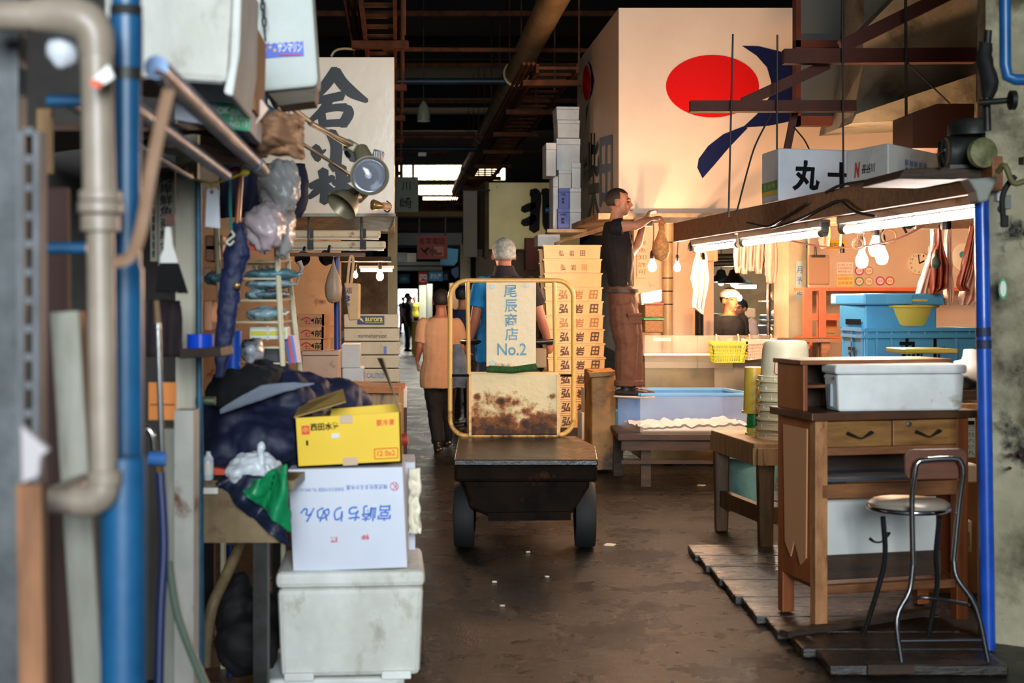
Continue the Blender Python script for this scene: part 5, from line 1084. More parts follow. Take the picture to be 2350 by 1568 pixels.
mb.prism(pts, (0, .018, 0)); part('backrest', mb, pm('brown_ply', (104, 58, 34), (84, 46, 26), 4, .3, st=(1, 1, 6)), ch, bevel=.005)
tb = .0115; dsm = pm('dark_chrome', (96, 96, 98), rough=.25, metal=.9)
part('back_hoop', MB().tube([q(2100, 1300, .03), q(2093, 1150, .0), q(2095, 1090, -.025), q(2100, 1062, -.03), q(2120, 1054, -.03), q(2185, 1051, -.03), q(2200, 1060, -.03), q(2206, 1085, -.025), q(2202, 1150, .0), q(2194, 1290, .03)], tb, 10, k=4), chrome, ch, smooth=True)
part('leg', MB().tube([q(2100, 1300, .03), q(2090, 1360, .02), q(2058, 1420, 0), q(2066, 1518, -.02)], tb, 10, k=4), dsm, ch, smooth=True)
part('leg', MB().tube([q(2194, 1290, .03), q(2200, 1330, .02), q(2240, 1395, 0), q(2264, 1515, -.02)], tb, 10, k=4), dsm, ch, smooth=True)
part('leg', MB().tube([q(2056, 1205, .2), q(2070, 1300, .26), q(2064, 1380, .32), V((q(2040, 0).x, Zc + .42, .05))], tb, 10, k=4), dsm, ch, smooth=True)
part('leg', MB().tube([q(2190, 1205, .2), q(2192, 1300, .26), q(2205, 1380, .32), V((q(2200, 0).x, Zc + .42, .05))], tb, 10, k=4), dsm, ch, smooth=True)
part('stretcher', MB().tube([q(2070, 1395, .0), q(2130, 1383, .1), q(2225, 1388, .0)], .008, 8, k=4), dsm, ch, smooth=True); part('stretcher', MB().tube([q(2062, 1470, -.01), q(2255, 1468, -.01)], .008, 8), dsm, ch, smooth=True)
# ================================================================ wooden walkway
t = thing('wooden_walkway', 'wet wooden boards laid on the floor under the desk and chair', 'boards', (2.0, 7.3, 0))
ed = [(1250, 1580), (1275, 1600), (1300, 1628), (1330, 1665), (1370, 1710), (1415, 1765), (1450, 1810), (1490, 1880), (1530, 1960)]
ww = pm('wet_walkway_wood', (38, 27, 17), (22, 16, 10), 5, .1, rough2=.35, bump=.006, bs=14, st=(1, 6, 6))
for i in range(len(ed) - 1):
    (ya, xa), (yb, xb) = ed[i], ed[i + 1]; Za_, Zb_ = (EYE - .04) * F / (ya - 690), (EYE - .04) * F / (yb - 690)
    xl = (xa - 1175) * Za_ / F; xe = 2.0 if Zb_ < 7.5 else 2.3; mb = MB(); mb.box(((xl + xe) / 2 + random.uniform(-.02, .02), (Za_ + Zb_) / 2, .02), (xe - xl, Za_ - Zb_ - .018, .04), rz=random.uniform(-.012, .012)); part('board', mb, ww, t, bevel=.006)
solo('loose_plank', MB().bar(P(1985, 1533, 5.7), P(2290, 1530, 5.75), .07, .04), dwood, 'loose brown plank lying in front of the folding chair', 'plank', bevel=.004)
solo('plank', MB().bar(P(1800, 1455, 6.2), P(2150, 1400, 6.62), .06, .03), dwood, 'dark plank lying askew beneath the desk', 'plank', bevel=.004)
# ================================================================ counter with crates, tubs and scale
t = thing('side_counter', 'low brown counter behind the desk carrying the blue crates', 'counter', (2.5, 8.2, 0))
cx0 = 2.06
part('counter_body', MB().box((cx0 + .75, 8.3, .46), (1.4, 2.0, .92)), pm('tan_counter_board', (150, 104, 62), (120, 80, 46), 2, .6), t); part('worktop', MB().box((cx0 + .75, 8.3, .95), (1.5, 2.1, .05)), pwood, t, bevel=.005)
poster('paper_notice', 'white notices taped to the side of the counter', (2190, 945, 2215, 1060), 7.2, (200, 200, 190), ['案内', '料金', '時間', '連絡', '受付', '以上'], ink)
poster('paper_notice', 'list of small writing taped beside the notices on the counter', (2218, 960, 2238, 1050), 7.2, (190, 192, 184), ['一', '二三', '四五', '六', '七八', '九'], ink)
t = thing('switch_box', 'small pale switch box near the floor behind the chair', 'switch box', P(2220, 1270, 7.15)); part('box', MB().pbox(2207, 1195, 2231, 1270, 7.15, .05), offw, t, bevel=.006); part('switch', MB().pbox(2213, 1222, 2226, 1255, 7.12, .03), pm('pale_switch', (170, 168, 160)), t)
solo('white_carton', MB().pbox(2196, 1065, 2243, 1110, 6.9, .2), offw, 'white carton beneath the taped notices behind the chair', 'carton', bevel=.01)
sky = pm('sky_blue_crate', (86, 164, 206), (74, 150, 196), 3, .35)
t, l, r = corner_box('crate', 'large ribbed blue crate with black brush letters behind the desk', (1934, 757, 884), (1982, 755, 884), (2262, 757, 880), 8.55, sky, 9.0, 8.75, cat='crate')
mb = MB()
def ribline(fn, u0, v0, u1, v1, w_=.012): mb.bar(fn(u0, v0), fn(u1, v1), w_, w_)
for v in (.02, .42, .86, .98): ribline(r, 0, v, 1, v, .02); ribline(l, 0, v, 1, v, .02)
for u in (.02, .10, .22, .36, .49, .62, .75, .86, .98): ribline(r, u, .86, u, .98)
for u in (.02, .1, .22, .75, .98): ribline(r, u, .02, u, .86)
for u in (.05, .5, .95): ribline(l, u, .02, u, .98)
part('ribs', mb, sky, t)
fwd = V((.0, -.006, 0)); mb = MB(); text(mb, '丸', sub(lambda u, v: r(u, v) + fwd, .27, .42, .45, .86), bold=.035, brush=.02); text(mb, '十', sub(lambda u, v: r(u, v) + fwd, .49, .42, .66, .82), bold=.035, brush=.015); text(mb, '丸', sub(lambda u, v: l(u, v) + V((-.006, 0, 0)), .3, .3, .8, .75), bold=.03, brush=.02); part('brush_lettering', mb, ink, t)
t, l, r = corner_box('crate', 'blue lidded crate standing on top of the large ribbed crate', (1926, 700, 757), (1985, 700, 757), (2150, 700, 757), 8.7, sky, 9.0, 8.75, cat='crate')
mb = MB(); o = V((0, 0, 0)); pts = [l(-.12, 1), r(-.03, 1) , r(1.08, 1), r(1.08, 1) + V((.0, .45, 0)), l(-.12, 1) + V((0, .15, 0))]; mb.prism([V((p_.x, p_.y - (.03 if i in (1, 2) else 0), p_.z)) for i, p_ in enumerate(pts)], (0, 0, .07)); part('crate_lid', mb, sky, t, bevel=.01)
mb = MB(); mb.box(r(.45, 1) + V((0, -.03, .035)), (.16, .02, .06)); part('lid_clip', mb, sky, t, bevel=.004)
mb = MB(); text(mb, '一', sub(lambda u, v: l(u, v) + V((-.006, -.004, 0)), .3, .2, .9, .42), bold=.03); part('brush_lettering', mb, ink, t)
c = P(2084, 755, 8.75); c.z = P(0, 757, 8.6).z + .02
for i in range(2):
    cz = c + V((0, .1, .0 + .036 * i)); rr_ = S(80, 8.6); yt = pm('pale_yellow_tub', (226, 206, 96), (216, 194, 84), 3, .35)
    t = thing('wash_tub', ('lower' if i == 0 else 'upper') + ' of two nested pale yellow tubs on the blue crate', 'tub', cz, group='nested yellow tubs')
    part('tub_wall', MB().lathe([(.001, 0), (rr_ * .8, .0), (rr_ * .84, .01), (rr_ * .97, .125), (rr_ * .95, .127), (rr_ * .8, .012)], cz, n=40, sy=.75, close=False), yt, t, smooth=True)
    part('rim', MB().lathe([(rr_ * .97, .112), (rr_ * 1.03, .115), (rr_ * 1.04, .128), (rr_ * .95, .13)], cz, n=40, sy=.75, close=False), yt, t, smooth=True)
t = thing('weighing_scale', 'green platform scale with an olive plate, in front of the blue crate', 'scale', P(2150, 900, 7.8)); og = pm('olive_plate_metal', (150, 140, 60), rough=.35, metal=.4); zc = .975
part('plate', MB().pbox(2076, 801, 2200, 812, 7.7, .3), og, t, bevel=.006); part('plate_edge', MB().pbox(2078, 812, 2098, 813, 7.68, .3), og, t)
for x in (2115, 2155): part('post', MB().tube([P(x, 812, 7.85), V((P(x, 0, 7.85).x, 7.85, zc + .06))], .006, 6), dsteel, t)
part('body', MB().box((P(2150, 0, 7.85).x, 7.88, zc + .09), (.1, .16, .18)), pm('green_enamel', (30, 130, 84), (24, 110, 70), 5, .35, stain=((90, 60, 30), 8, .62, .7)), t, bevel=.01)
wbag = pm('white_plastic_bag', (232, 230, 224), rough=.35)
solo('plastic_bag', MB().ell(P(2232, 856, 7.5) + V((0, 0, 0)), (.105, .1, .09), fn=lambda d: 1 + .25 * noise.noise(d * 2.2) + (.35 if d.z > .9 else 0)), wbag, 'white knotted plastic bag beside the scale on the counter', 'bag', smooth='all', disp=(.03, .05))
solo('black_bag', MB().ell(P(2200, 888, 7.42), (.1, .09, .055), fn=lambda d: 1 + .2 * noise.noise(d * 3)), pm('black_vinyl', (20, 20, 20), rough=.3), 'black vinyl bag lying in front of the white plastic bag', 'bag', smooth='all', disp=(.02, .05))
solo('wood_block', MB().pbox(2198, 896, 2243, 918, 7.3, .1), dwood, 'dark wooden block on the edge of the counter', 'block', bevel=.004)

# ================================================================ stacks behind the cart
Zy = 14.0
texts = []
for col, (xo, Zo) in enumerate(((0, Zy), (-10, Zy + .55))):
    n_ = 13 if col == 0 else 12
    for i in range(n_):
        yt = 562 + 32.3 * i + (0 if col == 0 else 4); xL = 1246 + 1.3 * i + xo; xR = 1380 + 1.2 * i + xo
        last = i == n_ - 1
        lab = ['topmost yellow crate with small neat lettering, behind the driver', 'second yellow crate down, with a faded red last letter', 'third yellow crate down, without lettering', 'fourth yellow crate down, first of the brush-lettered ones', 'fifth yellow crate down in the tall stack', 'sixth yellow crate down, with very faded letters', 'seventh yellow crate down in the tall stack', 'eighth yellow crate down in the tall stack', 'ninth yellow crate down in the tall stack', 'tenth yellow crate down in the tall stack', 'eleventh yellow crate down in the tall stack', 'twelfth yellow crate down, near the rusted panel foot', 'lowest yellow crate of the tall lettered stack'][i] if col == 0 else 'yellow crate of the hidden stack behind the lettered one'
        h = S(32.3, Zy); zt = P(0, 562, Zy).z + (0 if col == 0 else -.02) - h * i; A_ = P(xL, 0, Zo).x; B_ = P(xR, 0, Zo).x
        t = thing('yellow_crate', lab, 'crate', ((A_ + B_) / 2, Zo + .22, zt - h), group='tall stack of yellow lettered crates' if col == 0 else 'second stack of yellow crates behind the lettered one')
        part('crate_body', MB().box(((A_ + B_) / 2, Zo + .22, zt - h / 2 - .004), (B_ - A_ - .012, .42, h - .01), T=(.975, .975)), cream, t)
        part('rim', MB().box(((A_ + B_) / 2, Zo + .22, zt - .009), (B_ - A_ + .008, .445, .014)), cream, t)
        if col == 0:
            mb = MB(); mp = lambda a0, b1, c1, d1: rectmap(a0, b1, c1, d1, Zo, .0)
            if i < 2:
                for ch_, xx in zip('弘岩田', (1283, 1307, 1332)): mb = MB(); text(mb, ch_, mp(xx + i * 4, yt + 13, xx + 11 + i * 4, yt + 26)); part('brush_character', mb, pm('faint_brown_ink', (176, 120, 70)) if ch_ == '田' and i else pm('dark_brown_ink', (74, 44, 26)), t)
            elif i > 2:
                for k, ch_ in enumerate('弘岩田'): mb = MB(); text(mb, ch_, mp(1280 + k * 35 + i * .8, yt + 7, 1301 + k * 35 + i * .8, yt + 28), bold=.02, brush=.04, shear=.15); part('brush_character', mb, pm('faint_brown_ink', (176, 120, 70)) if i in (3, 5) else pm('dark_brown_ink', (74, 44, 26)), t)
zb = P(0, 562, Zy).z - 13 * S(32.3, Zy)
solo('stack_base', MB().box((P(1315, 0, Zy).x, Zy + .45, zb / 2), (.75, 1.0, zb)), dwood, 'dark wooden base under the tall yellow crate stack', 'base')
ob = pm('stained_olive_crate', (170, 122, 60), (110, 76, 34), 3, .6, stain=((40, 28, 16), 3, .5, .66))
t = thing('stained_bin', 'tall mottled yellow-brown bin between the crate stack and the tank', 'bin', (P(1384, 0, 12.3).x, 12.5, 0)); part('bin', MB().pbox(1358, 852, 1413, 1080, 12.3, .5), ob, t, bevel=.01); part('lid', MB().prism([P(1352, 856, 12.2), P(1412, 852, 12.2), P(1412, 862, 12.2), P(1354, 866, 12.2)], (0, .6, 0)), ob, t)
solo('white_carton', MB().pbox(1335, 948, 1362, 1012, 13.2, .3), white, 'small white carton standing right of the cart frame', 'carton', bevel=.006)
solo('white_carton', MB().pbox(1340, 890, 1352, 946, 13.25, .2), white, 'narrow white carton on top of the small one right of the cart', 'carton', bevel=.006)
solo('plinth', MB().pbox(1322, 1012, 1368, 1062, 13.1, .4), dwood, 'dark block under the small white cartons', 'block')
solo('blue_carton', MB().pbox(1413, 944, 1428, 980, 12.7, .2), pm('teal_carton', (60, 140, 160)), 'small teal carton at the left edge of the ice tank', 'carton')
solo('table_end', MB().pbox(1405, 980, 1430, 1060, 12.6, .3), dwood, 'dark low wooden stand behind the left end of the tank table', 'stand')
# foam boxes stacked at the corner of the sign box, on a ledge
lz = P(0, 527, 15.2).z
beam('trim_ledge', MB().box((P(1300, 0, 15.2).x, 15.6, lz - .02), (.42, 1.1, .035)), _m['peeling_pale_paint'])
beam('trim_ledge', MB().prism([P(1273, 556, 14.2), P(1425, 506, 13.3), P(1425, 516, 13.3), P(1273, 562, 14.2)], (0, .2, 0)), _m['peeling_pale_paint'])
fb = [((1277, 478, 1304, 527), 15.2, 'blue', 'lower blue foam box at the foot of the corner stack'), ((1304, 478, 1330, 527), 15.25, 0, 'lowest right foam box of the corner stack'), ((1279, 432, 1303, 478), 15.2, 'blue', 'upper blue foam box in the corner stack'), ((1304, 432, 1330, 478), 15.25, 0, 'white foam box right of the upper blue one'),
 ((1266, 405, 1278, 527), 15.3, 0, 'tall narrow foam box at the left edge of the corner stack'), ((1279, 391, 1308, 432), 15.2, 0, 'white foam box directly on the upper blue one'), ((1309, 374, 1329, 432), 15.22, 0, 'upright foam box right of the one on the upper blue box'), ((1274, 318, 1328, 374 if 0 else 391), 15.26, 0, 'biggest tilted foam box in the middle of the corner stack'),
 ((1250, 328, 1273, 404), 15.1, 0, 'upright foam box sticking out left of the corner stack'), ((1276, 276, 1327, 316), 15.25, 0, 'second foam box from the top of the corner stack'), ((1274, 245, 1326, 275), 15.25, 0, 'topmost foam box of the corner stack')]
for px, Z_, b1, lab in fb:
    t, w_, d_, h_ = foam_box('foam_box', lab, px, Z_, .4, pm('blue_foam', (110, 124, 190), (96, 110, 176), 3, .6) if b1 else foam, group='foam boxes piled at the corner of the sign box', lid=.2, taper=.97, bevel=.004)
    if b1: mb = MB(); text(mb, '北海道', rectmap(px[0] + 8, px[1] + 12, px[2] - 6, px[1] + 17, Z_, .012)); text(mb, '鮮魚', rectmap(px[0] + 10, px[1] + 22, px[2] - 8, px[1] + 36, Z_, .012), vertical=True); part('lettering', mb, ink, t)
solo('foam_box', MB().pbox(1234, 538, 1285, 566, 15, .4), foam, 'white foam box lying behind the top of the yellow crates', 'foam box', bevel=.01)
solo('box_support', MB().box((P(1262, 0, 15.1).x, 15.2, P(0, 566, 15).z / 2), (.22, .3, P(0, 566, 15).z)), dark, 'dark post supporting the foam box behind the yellow crates', 'post')
# ================================================================ the 北 sign and things down the aisle
yb = pm('yellowed_sign_board', (196, 184, 130), (176, 164, 110), 2, .6, stain=((110, 96, 50), 5, .63, .72))
t = thing('sign_box', 'yellowed sign box with one huge black brush letter behind the driver', 'sign', P(1190, 572, 19)); part('board', MB().pbox(1122, 419, 1330, 572, 19, 2.5), yb, t, bevel=.005)
mb = MB(); fn = lambda x, y: P(x, y, 19)
for st_ in ([(1222, 440, 16), (1230, 450, 18), (1228, 490, 17), (1226, 528, 18)], [(1200, 482, 12), (1214, 476, 14), (1226, 470, 10)], [(1200, 512, 12), (1214, 508, 14), (1226, 498, 12)], [(1248, 438, 14), (1256, 450, 18), (1256, 490, 17), (1258, 520, 16), (1272, 528, 10)], [(1258, 478, 12), (1275, 468, 10)]): mb.stroke([(x, y, w_ * 1.35) for x, y, w_ in st_], fn, n=(0, -1, 0), th=.006)
part('brush_lettering', mb, ink, t)
solo('side_board', MB().prism([P(1100, 430, 20), P(1121, 416, 19), P(1121, 590, 19), P(1100, 590, 20)], (-.05, .1, 0)), pm('brown_stained_board', (140, 114, 80), (96, 70, 44), 3, .7, st=(1, 1, .3)), 'tall stained board at the left corner of the yellowed sign box', 'board')
solo('side_board', MB().pbox(1063, 438, 1095, 590, 18.6, .05), pm('grey_brown_board', (84, 76, 62), (70, 62, 50), 2, .7), 'grey brown board hanging left of the stained one', 'board')
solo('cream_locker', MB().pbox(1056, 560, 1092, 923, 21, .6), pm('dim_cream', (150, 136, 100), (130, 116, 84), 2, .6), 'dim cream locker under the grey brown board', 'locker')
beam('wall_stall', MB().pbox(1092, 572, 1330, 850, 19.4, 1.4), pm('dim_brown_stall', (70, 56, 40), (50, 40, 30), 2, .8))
solo('blue_elbow_pipe', MB().tube([P(1266, 535, 17), P(1265, 490, 17), P(1262, 483, 17), P(1252, 482, 17)], .035, 10, k=2), bp_, 'short blue elbow pipe over the huge brush letter', 'pipe', smooth=True)
solo('notice_board', MB().pbox(1206, 546, 1246, 620, 18.2, .2), brown, 'dark brown panel right of the driver’s head', 'panel')
t = thing('hanging_sign', 'grey hanging board with two thin brush letters beside the pale sign', 'sign', P(935, 487, 22)); part('board', MB().pbox(908, 406, 960, 487, 22, .04), pm('grey_green_board', (112, 114, 100), rough=.7), t)
mb = MB(); mb.tube([P(922, 406, 22), P(922, 378, 22)], .02, 6); mb.tube([P(948, 406, 22), P(948, 378, 22)], .02, 6); part('hanger', mb, dsteel, t)
mb = MB(); text(mb, '川', rectmap(922, 416, 942, 437, 22)); text(mb, '崎', rectmap(918, 453, 945, 478, 22), brush=.03, bold=.005); part('brush_lettering', mb, ink, t)
t = thing('emergency_sign', 'dark red emergency telephone sign with an arrow hanging over the aisle', 'sign', P(991, 595, 24)); part('board', MB().pbox(957, 541, 1027, 595, 24, .06), pm('dark_red_sign', (104, 30, 14), rough=.6), t)
mb = MB(); text(mb, '非常電話', rectmap(962, 546, 1021, 561, 24)); ar = [(966, 572), (982, 588), (978, 578), (986, 570), (982, 567), (974, 575), (966, 568)]; area_px(mb, ar, 24); part('lettering', mb, ink, t)
mb = MB(); mb.pbox(995, 566, 1018, 588, 23.98, .02); part('telephone_panel', mb, pm('dim_pink', (130, 84, 62)), t); mb = MB(); mb.tube([P(999, 572, 23.95), P(1003, 583, 23.95), P(1014, 582, 23.95)], .02, 6, k=3); part('telephone_mark', mb, _m['dark_red_sign'], t)
mb = MB(); mb.tube([P(962, 541, 24), P(962, 500, 24)], .015, 6); mb.tube([P(1022, 541, 24), P(1022, 500, 24)], .015, 6); part('hanger', mb, dsteel, t)
for px, Z_, col_, s_, lab in (((915, 629, 940, 650), 40, (60, 150, 200), '水', 'pale blue banner at the left end of the far banner row'), ((960, 624, 982, 652), 34, (176, 34, 34), '四', 'red banner with a white letter over the aisle'), ((984, 622, 1016, 645), 34, (50, 140, 190), '和久屋', 'blue banner with white letters right of the red one'), ((1016, 624, 1030, 646), 38, (30, 70, 120), '三', 'dark blue banner right of the pale-lettered blue one')):
    t = thing('banner', lab, 'banner', P((px[0] + px[2]) / 2, px[3], Z_)); part('cloth', MB().pbox(*px, Z_, .03), pm('banner_%d' % sum(col_), col_, rough=.7, emit=(col_, .15)) if 0 else pm('banner_%d' % sum(col_), col_, rough=.7), t); mb = MB(); w_ = px[2] - px[0]; text(mb, s_, rectmap(px[0] + w_ * .12, px[1] + 6, px[2] - w_ * .12, px[3] - 5, Z_), bold=.02); part('lettering', mb, pm('white_letter', (235, 235, 225)), t)
    part('cord', MB().bar(P(px[0], px[1], Z_), P(px[2], px[1], Z_), .03), dsteel, t)
solo('blue_tarp', MB().pprism([(1012, 568), (1052, 572), (1050, 600), (1040, 612), (1010, 612)], 27, .03), pm('light_blue_tarp', (70, 150, 196), rough=.5), 'light blue tarp hanging right of the dark red sign', 'tarp')
solo('blue_cloth', MB().pprism([(1036, 618), (1052, 612), (1056, 632), (1046, 640), (1036, 628)], 26, .03), pm('slate_blue', (54, 76, 120)), 'slate blue cloth hanging under the light blue tarp', 'cloth')
for i, (px, lab) in enumerate((((913, 580, 933, 602), 'left white box on the ledge beneath the dark roof end'), ((934, 581, 955, 602), 'right white box on the ledge beneath the dark roof end'))): solo('white_carton', MB().pbox(*px, 28.6, .3), white, lab, 'carton')
for i, (x0, y0, x1, y1, Z_, col_, lab) in enumerate(((962, 655, 978, 742, 45, (170, 170, 150), 'pale panel left in the row beyond the walker'), (980, 652, 992, 745, 44, (196, 200, 184), 'whitish narrow panel behind the walker'), (1032, 650, 1052, 690, 30, (120, 90, 60), 'brown cupboard beyond the walker'), (1070, 650, 1100, 700, 40, (235, 240, 240), 'bright pale panel seen between the truck frame and the driver'))):
    solo('stall_panel', MB().pbox(x0, y0, x1, max(y1, 690 + EYE * F / Z_), Z_, .3), pm('panel_%d' % sum(col_), col_), lab, 'panel')
solo('far_box', MB().pbox(945, 738, 962, 816, 38.5, .6), pm('yellow_tractor', (190, 150, 40)), 'small yellow vehicle far down the aisle', 'vehicle', bevel=.05)
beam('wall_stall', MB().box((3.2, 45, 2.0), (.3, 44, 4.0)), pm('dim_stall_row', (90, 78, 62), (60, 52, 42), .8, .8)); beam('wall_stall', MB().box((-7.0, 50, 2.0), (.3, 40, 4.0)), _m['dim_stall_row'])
# lamps of the stalls down the aisle
for i, (x, y, Z_) in enumerate(((1085, 640, 30), (1045, 640, 44), (925, 640, 50), (985, 655, 60))):
    l_ = bpy.data.lights.new('stall_light', 'AREA'); l_.size = 1.5; l_.energy = 160 * (Z_ / 30); l_.color = (1, .96, .86); o = bpy.data.objects.new('stall_light', l_); o.location = P(x, y, Z_) + V((0, 0, .5)); COL.objects.link(o)
# ================================================================ left: brush-lettered sign box
Z = 11
sgm = pm('glossy_cream_sign', (236, 216, 192), (226, 204, 178), 1.5, .22, bump=.002, bs=4)
t = thing('sign_box', 'glossy cream sign box with big black brush lettering over the left stalls', 'sign', P(780, 492, 11)); part('board', MB().pbox(560, 131, 905, 492, Z, 3.2), sgm, t, bevel=.004)
part('blue_edge', MB().pbox(560, 490, 908, 497, Z - .02, .1), pm('flaking_teal_paint', (130, 160, 156), (150, 120, 90), 14, .6), t)
fn = lambda x, y: P(x, y, Z); mb = MB(); _k = [0]
for st_ in ([(770, 160, 16), (757, 182, 18), (738, 206, 16), (718, 226, 12)], [(768, 164, 20), (785, 190, 20), (808, 212, 19), (842, 232, 8)], [(724, 232, 12), (755, 226, 14), (786, 220, 15)], [(756, 230, 14), (740, 254, 14), (714, 276, 8)], [(738, 258, 13), (741, 286, 14)],
      [(742, 252, 12), (770, 247, 12), (795, 247, 14)], [(797, 246, 14), (800, 262, 18), (786, 287, 16)], [(738, 285, 13), (760, 283, 12), (784, 282, 13)], [(760, 304, 18), (772, 335, 20), (770, 380, 20)], [(770, 386, 16), (756, 378, 6)], [(726, 336, 12), (727, 350, 20), (730, 368, 10)], [(732, 356, 9), (748, 344, 3)], [(792, 338, 10), (806, 350, 20), (812, 368, 12)],
      [(712, 428, 10), (736, 419, 14), (766, 408, 10)], [(742, 392, 18), (745, 425, 14), (745, 464, 16)], [(738, 428, 12), (726, 440, 12), (710, 454, 7)], [(750, 425, 8), (764, 440, 12)], [(782, 384, 20), (785, 420, 18), (786, 452, 18)], [(766, 420, 10), (785, 416, 12), (806, 410, 10)], [(780, 428, 12), (768, 446, 9)], [(790, 426, 12), (806, 442, 18), (818, 452, 10)]): _k[0] += 1; mb.stroke([(x, y, w_ * 1.4) for x, y, w_ in st_], fn, th=.004 + .0008 * _k[0])
part('brush_lettering', mb, glossink, t)
mb = MB(); mb.prism([P(560, 497, 11.02), P(905, 497, 11.02), P(902, 515, 11.5), P(890, 531, 11.9), P(560, 531, 11.9)], (0, .02, 0)); part('metal_valance', mb, steel, t)
for y, Z_, x1, lab in ((537, 10.9, 873, 'upper pale lamp batten under the brush-lettered sign'), (562, 10.6, 885, 'lower pale lamp batten with rust patches under the sign')):
    t = thing('lamp_batten', lab, 'lamp fitting', P(760, y + 8, Z_)); bt = pm('cream_batten', (214, 196, 160), (198, 178, 140), 4, .45, stain=((150, 90, 40), 9, .62, .7)); part('housing', MB().bar(P(640, y, Z_), P(x1, y, Z_), .07, .055), bt, t, bevel=.01); part('dead_tube', MB().tube([P(645, y + 9, Z_), P(x1 - 4, y + 9, Z_)], .016, 10), offw, t, smooth=True)
    for x in (705, 826): part('clamp', MB().pbox(x, y - 12, x + 14, y + 10, Z_ - .06, .08), dsteel, t); part('rod', MB().tube([P(x + 4, y - 8, Z_), P(x + 4, 496, 11.1)], .01, 6), steel, t)
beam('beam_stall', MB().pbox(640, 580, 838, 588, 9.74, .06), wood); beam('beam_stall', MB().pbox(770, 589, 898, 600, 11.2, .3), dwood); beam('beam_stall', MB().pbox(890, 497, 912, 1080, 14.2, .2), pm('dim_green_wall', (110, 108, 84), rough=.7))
beam('wall_stall', MB().pbox(380, 380, 782, 1130, 12.4, .1), pm('grey_brown_plaster', (150, 124, 96), (128, 104, 78), 3, .7, stain=((90, 50, 24), 4, .62, .7)))
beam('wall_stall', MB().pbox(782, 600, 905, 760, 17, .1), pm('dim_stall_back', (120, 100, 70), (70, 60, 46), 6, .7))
t = thing('ceiling_light', 'lit white fluorescent lamp deep in the left stall', 'lamp', P(866, 622, 13)); part('lamp_body', MB().pbox(824, 610, 904, 616, 13, .2), white, t); part('tube', MB().tube([P(828, 619, 13.05), P(900, 619, 13.05)], .02, 8), pm('soft_tube', (255, 255, 255), emit=((255, 246, 225), 14)), t)
bulb(872, 634, 11.35, 'lit bulb below the fluorescent lamp deep in the left stall', True, (872, 600), .8); bulb(816, 632, 11.35, 'small lit bulb beside the canvas tote bag', True, (816, 600), .5)
for x, y, ax, lab in ((694, 593, (.1, -1, .15), 'round dark bowl lamp facing forward under the left stall rail'), (752, 590, (.8, -.6, .5), 'dark funnel lamp tilted right under the left stall rail')):
    t = thing('bowl_lamp', lab, 'lamp', P(x, y + 16, 9.9)); c = P(x, y, 9.95); part('reflector', MB().lathe([(.02, -.06), (.05, -.04), (.055, 0), (.05, .0), (.02, -.02)], c, ax, n=24), pm('smoky_metal', (60, 54, 46), rough=.25, metal=.7), t, smooth=True); part('stem', MB().tube([c, c + V((0, .1, .08)), P(x, 581, 10.4)], .01, 6), dsteel, t)
solo('funnel', MB().tube([P(686, 600, 9.7), P(693, 615, 9.7), P(680, 655, 9.7)], [.02, .015, .006], 8), pm('clear_grey_plastic', (180, 180, 172), rough=.2), 'thin pale ladle hanging below the round bowl lamp', 'ladle')
# blue pole
solo('blue_pole', MB().tube([P(773, 590, 9.9), V((P(776, 0, 9.9).x, 9.9, 0))], .022, 12), pm('deep_blue_pole', (26, 56, 130), rough=.4), 'slim deep blue pole beside the hanging plastic bag', 'pole', smooth=True)
def pbag(name, lab, prof, cx, ztop, Z, mat, cat='bag', sy=.6, **k):
    """prof: (half width px, y px)"""
    return solo(name, MB().lathe([(S(w_, Z), P(0, y, Z).z) for w_, y in prof][::-1], (P(cx, 0, Z).x, Z, 0), n=24, sy=sy), mat, lab, cat, smooth=True, **k)
pbag('plastic_bag', 'translucent grey carrier bag hanging left of the canvas tote', [(1.5, 592), (5, 612), (14, 632), (20, 660), (19, 682), (12, 693), (2, 696)], 765, 0, 9.6, pm('grey_carrier_bag', (190, 160, 130), (170, 140, 112), 10, .4), disp=(.02, .04))
t = thing('tote_bag', 'cream canvas tote bag with blue print hanging above the grey crates', 'bag', P(812, 736, 9.7)); cv = pm('cream_canvas', (232, 190, 142), (218, 174, 126), 8, .85)
part('bag', MB().prism([P(789, 648, 9.7), P(826, 651, 9.7), P(825, 734, 9.7), P(800, 736, 9.7)], (0, .07, 0)), cv, t, bevel=.012)
mb = MB(); mb.tube([P(797, 650, 9.72), P(802, 600, 9.72), P(806, 588, 9.72), P(811, 600, 9.72), P(806, 650, 9.72)], .009, 6, k=3, flat=.4); part('handle', mb, cv, t)
mb = MB(); text(mb, 'KABU', rectmap(791, 660, 808, 674, 9.7), bold=.02); text(mb, '3', rectmap(791, 678, 803, 692, 9.7), bold=.04); text(mb, 'TOR', rectmap(792, 696, 803, 702, 9.7), bold=.02); part('lettering', mb, pm('navy_print', (40, 60, 110)), t)
